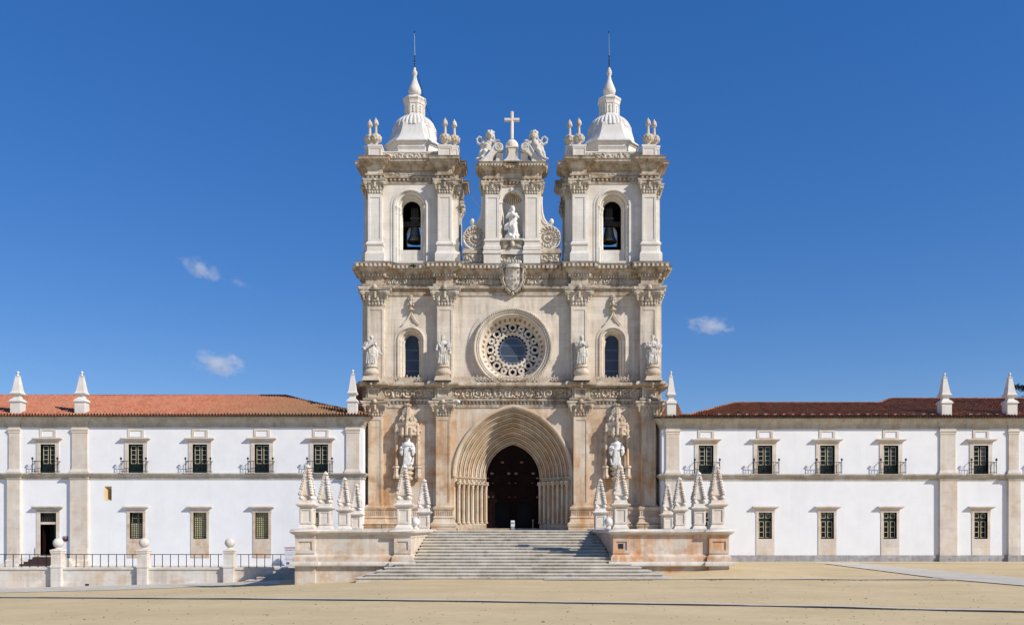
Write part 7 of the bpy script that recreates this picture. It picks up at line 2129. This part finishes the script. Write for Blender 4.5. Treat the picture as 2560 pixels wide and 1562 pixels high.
tag(mb.build('kerb_weeds', M['dry_weed']), 'sparse dry weeds growing along the stone kerbs', 'weeds', None, 'stuff')

# conifer behind the right wing
def conifer(x, y, zb, h, rad):
    random.seed(9)
    t = thing('conifer_tree', 'dark spreading conifer behind the far right end of the brown roof', 'tree', (x, y, zb))
    tr = MB(); tr.tube([(x, y, zb), (x + 0.1, y, zb + h * 0.5), (x, y, zb + h)], [0.45, 0.3, 0.06], 10)
    for k in range(26):
        z = zb + h * (0.3 + 0.68 * k / 26); a = k * 2.4; L = rad * (1.05 - 0.5 * (k / 26) ** 2.2)
        tr.tube([(x, y, z), (x + L * 0.6 * math.cos(a), y + L * 0.6 * math.sin(a), z + 0.25), (x + L * math.cos(a), y + L * math.sin(a), z + 0.1)], [0.12, 0.07, 0.02], 6)
    tr.build('trunk', M['bark'], t, smooth=True)
    cr = MB()
    for k in range(26):
        z = zb + h * (0.3 + 0.68 * k / 26); a = k * 2.4; L = rad * (1.05 - 0.5 * (k / 26) ** 2.2)
        for j in range(380):
            u = random.uniform(0.2, 1.08) ; w_ = 0.42 * L * (1.1 - abs(u - 0.6)); sd = random.gauss(0, 0.4) * w_
            p = Vector((x + L * u * math.cos(a) - sd * math.sin(a), y + L * u * math.sin(a) + sd * math.cos(a), z + 0.2 * u + random.gauss(0, 0.11)))
            d = Vector((random.uniform(-1, 1), random.uniform(-1, 1), random.uniform(-.35, .5))).normalized() * random.uniform(0.22, 0.46); s = d.cross(Vector((0.2, 0.1, 1))).normalized() * 0.08
            cr.add([p - s, p + s, p + d], [(0, 1, 2)])
    cr.build('crown', M['conifer'], t)


conifer(PX(2592, 24), 24.0, -2.6, 19.0, 5.2)

# ================================================================== CLOUDS
def cloud(px, py, w, h, dens, seed, lb, rot=0.0, Y=1500.0):
    k = K(Y); m = bpy.data.materials.new('cloud_vapour'); m.use_nodes = True; t = m.node_tree; t.nodes.clear()
    out = N(t, 'ShaderNodeOutputMaterial'); vol = N(t, 'ShaderNodeVolumePrincipled')
    vol.inputs['Color'].default_value = (0.97, 0.975, 0.985, 1); vol.inputs['Anisotropy'].default_value = 0.1
    tc = N(t, 'ShaderNodeTexCoord')
    def nz(sc, off, det=5, rg=0.6):
        mp = N(t, 'ShaderNodeMapping'); mp.inputs['Location'].default_value = (off, off * 1.3, off * 0.7); mp.inputs['Scale'].default_value = (1.6, 1, 1); t.links.new(tc.outputs['Object'], mp.inputs[0])
        n = N(t, 'ShaderNodeTexNoise'); n.inputs['Scale'].default_value = sc; n.inputs['Detail'].default_value = det; n.inputs['Roughness'].default_value = rg; t.links.new(mp.outputs[0], n.inputs['Vector']); return n.outputs['Fac']
    ln = N(t, 'ShaderNodeVectorMath', operation='LENGTH'); t.links.new(tc.outputs['Object'], ln.inputs[0])
    d = math2(t, 'SUBTRACT', 1.0, ln.outputs['Value'])                # 1 in the middle, 0 at the hull
    a = math2(t, 'ADD', d, math2(t, 'MULTIPLY', math2(t, 'SUBTRACT', nz(2.0, seed, 6, 0.62), 0.5), 2.0))
    f = mapr(t, a, 0.36, 1.1)
    f = math2(t, 'MULTIPLY', f, mapr(t, d, 0.0, 0.25))
    t.links.new(math2(t, 'MULTIPLY', f, dens), vol.inputs['Density'])
    t.links.new(vol.outputs[0], out.inputs['Volume'])
    b = MB(); b.ball((0, 0, 0), 1.0, 24, 16)
    o = b.build('cloud', m, None, origin=(0, 0, 0)); o.location = (PX(px, Y), Y, PZ(py, Y)); o.scale = (w / 2 * k, h * 0.7 * k, h / 2 * k); o.rotation_euler.y = rot
    tag(o, lb, 'cloud', 'small clouds low in the sky')


cloud(502, 673, 160, 70, 0.030, 1.0, 'small wispy white cloud, upper of the two left of the church', R(24))
cloud(552, 910, 200, 88, 0.040, 4.0, 'brighter wispy cloud just above the orange roof left of the church', R(8))
cloud(1776, 815, 160, 70, 0.044, 7.7, 'small flat white cloud right of the church', R(6))
cloud(600, 708, 80, 34, 0.018, 9.2, 'faint scrap of cloud right of the upper left cloud', R(30))
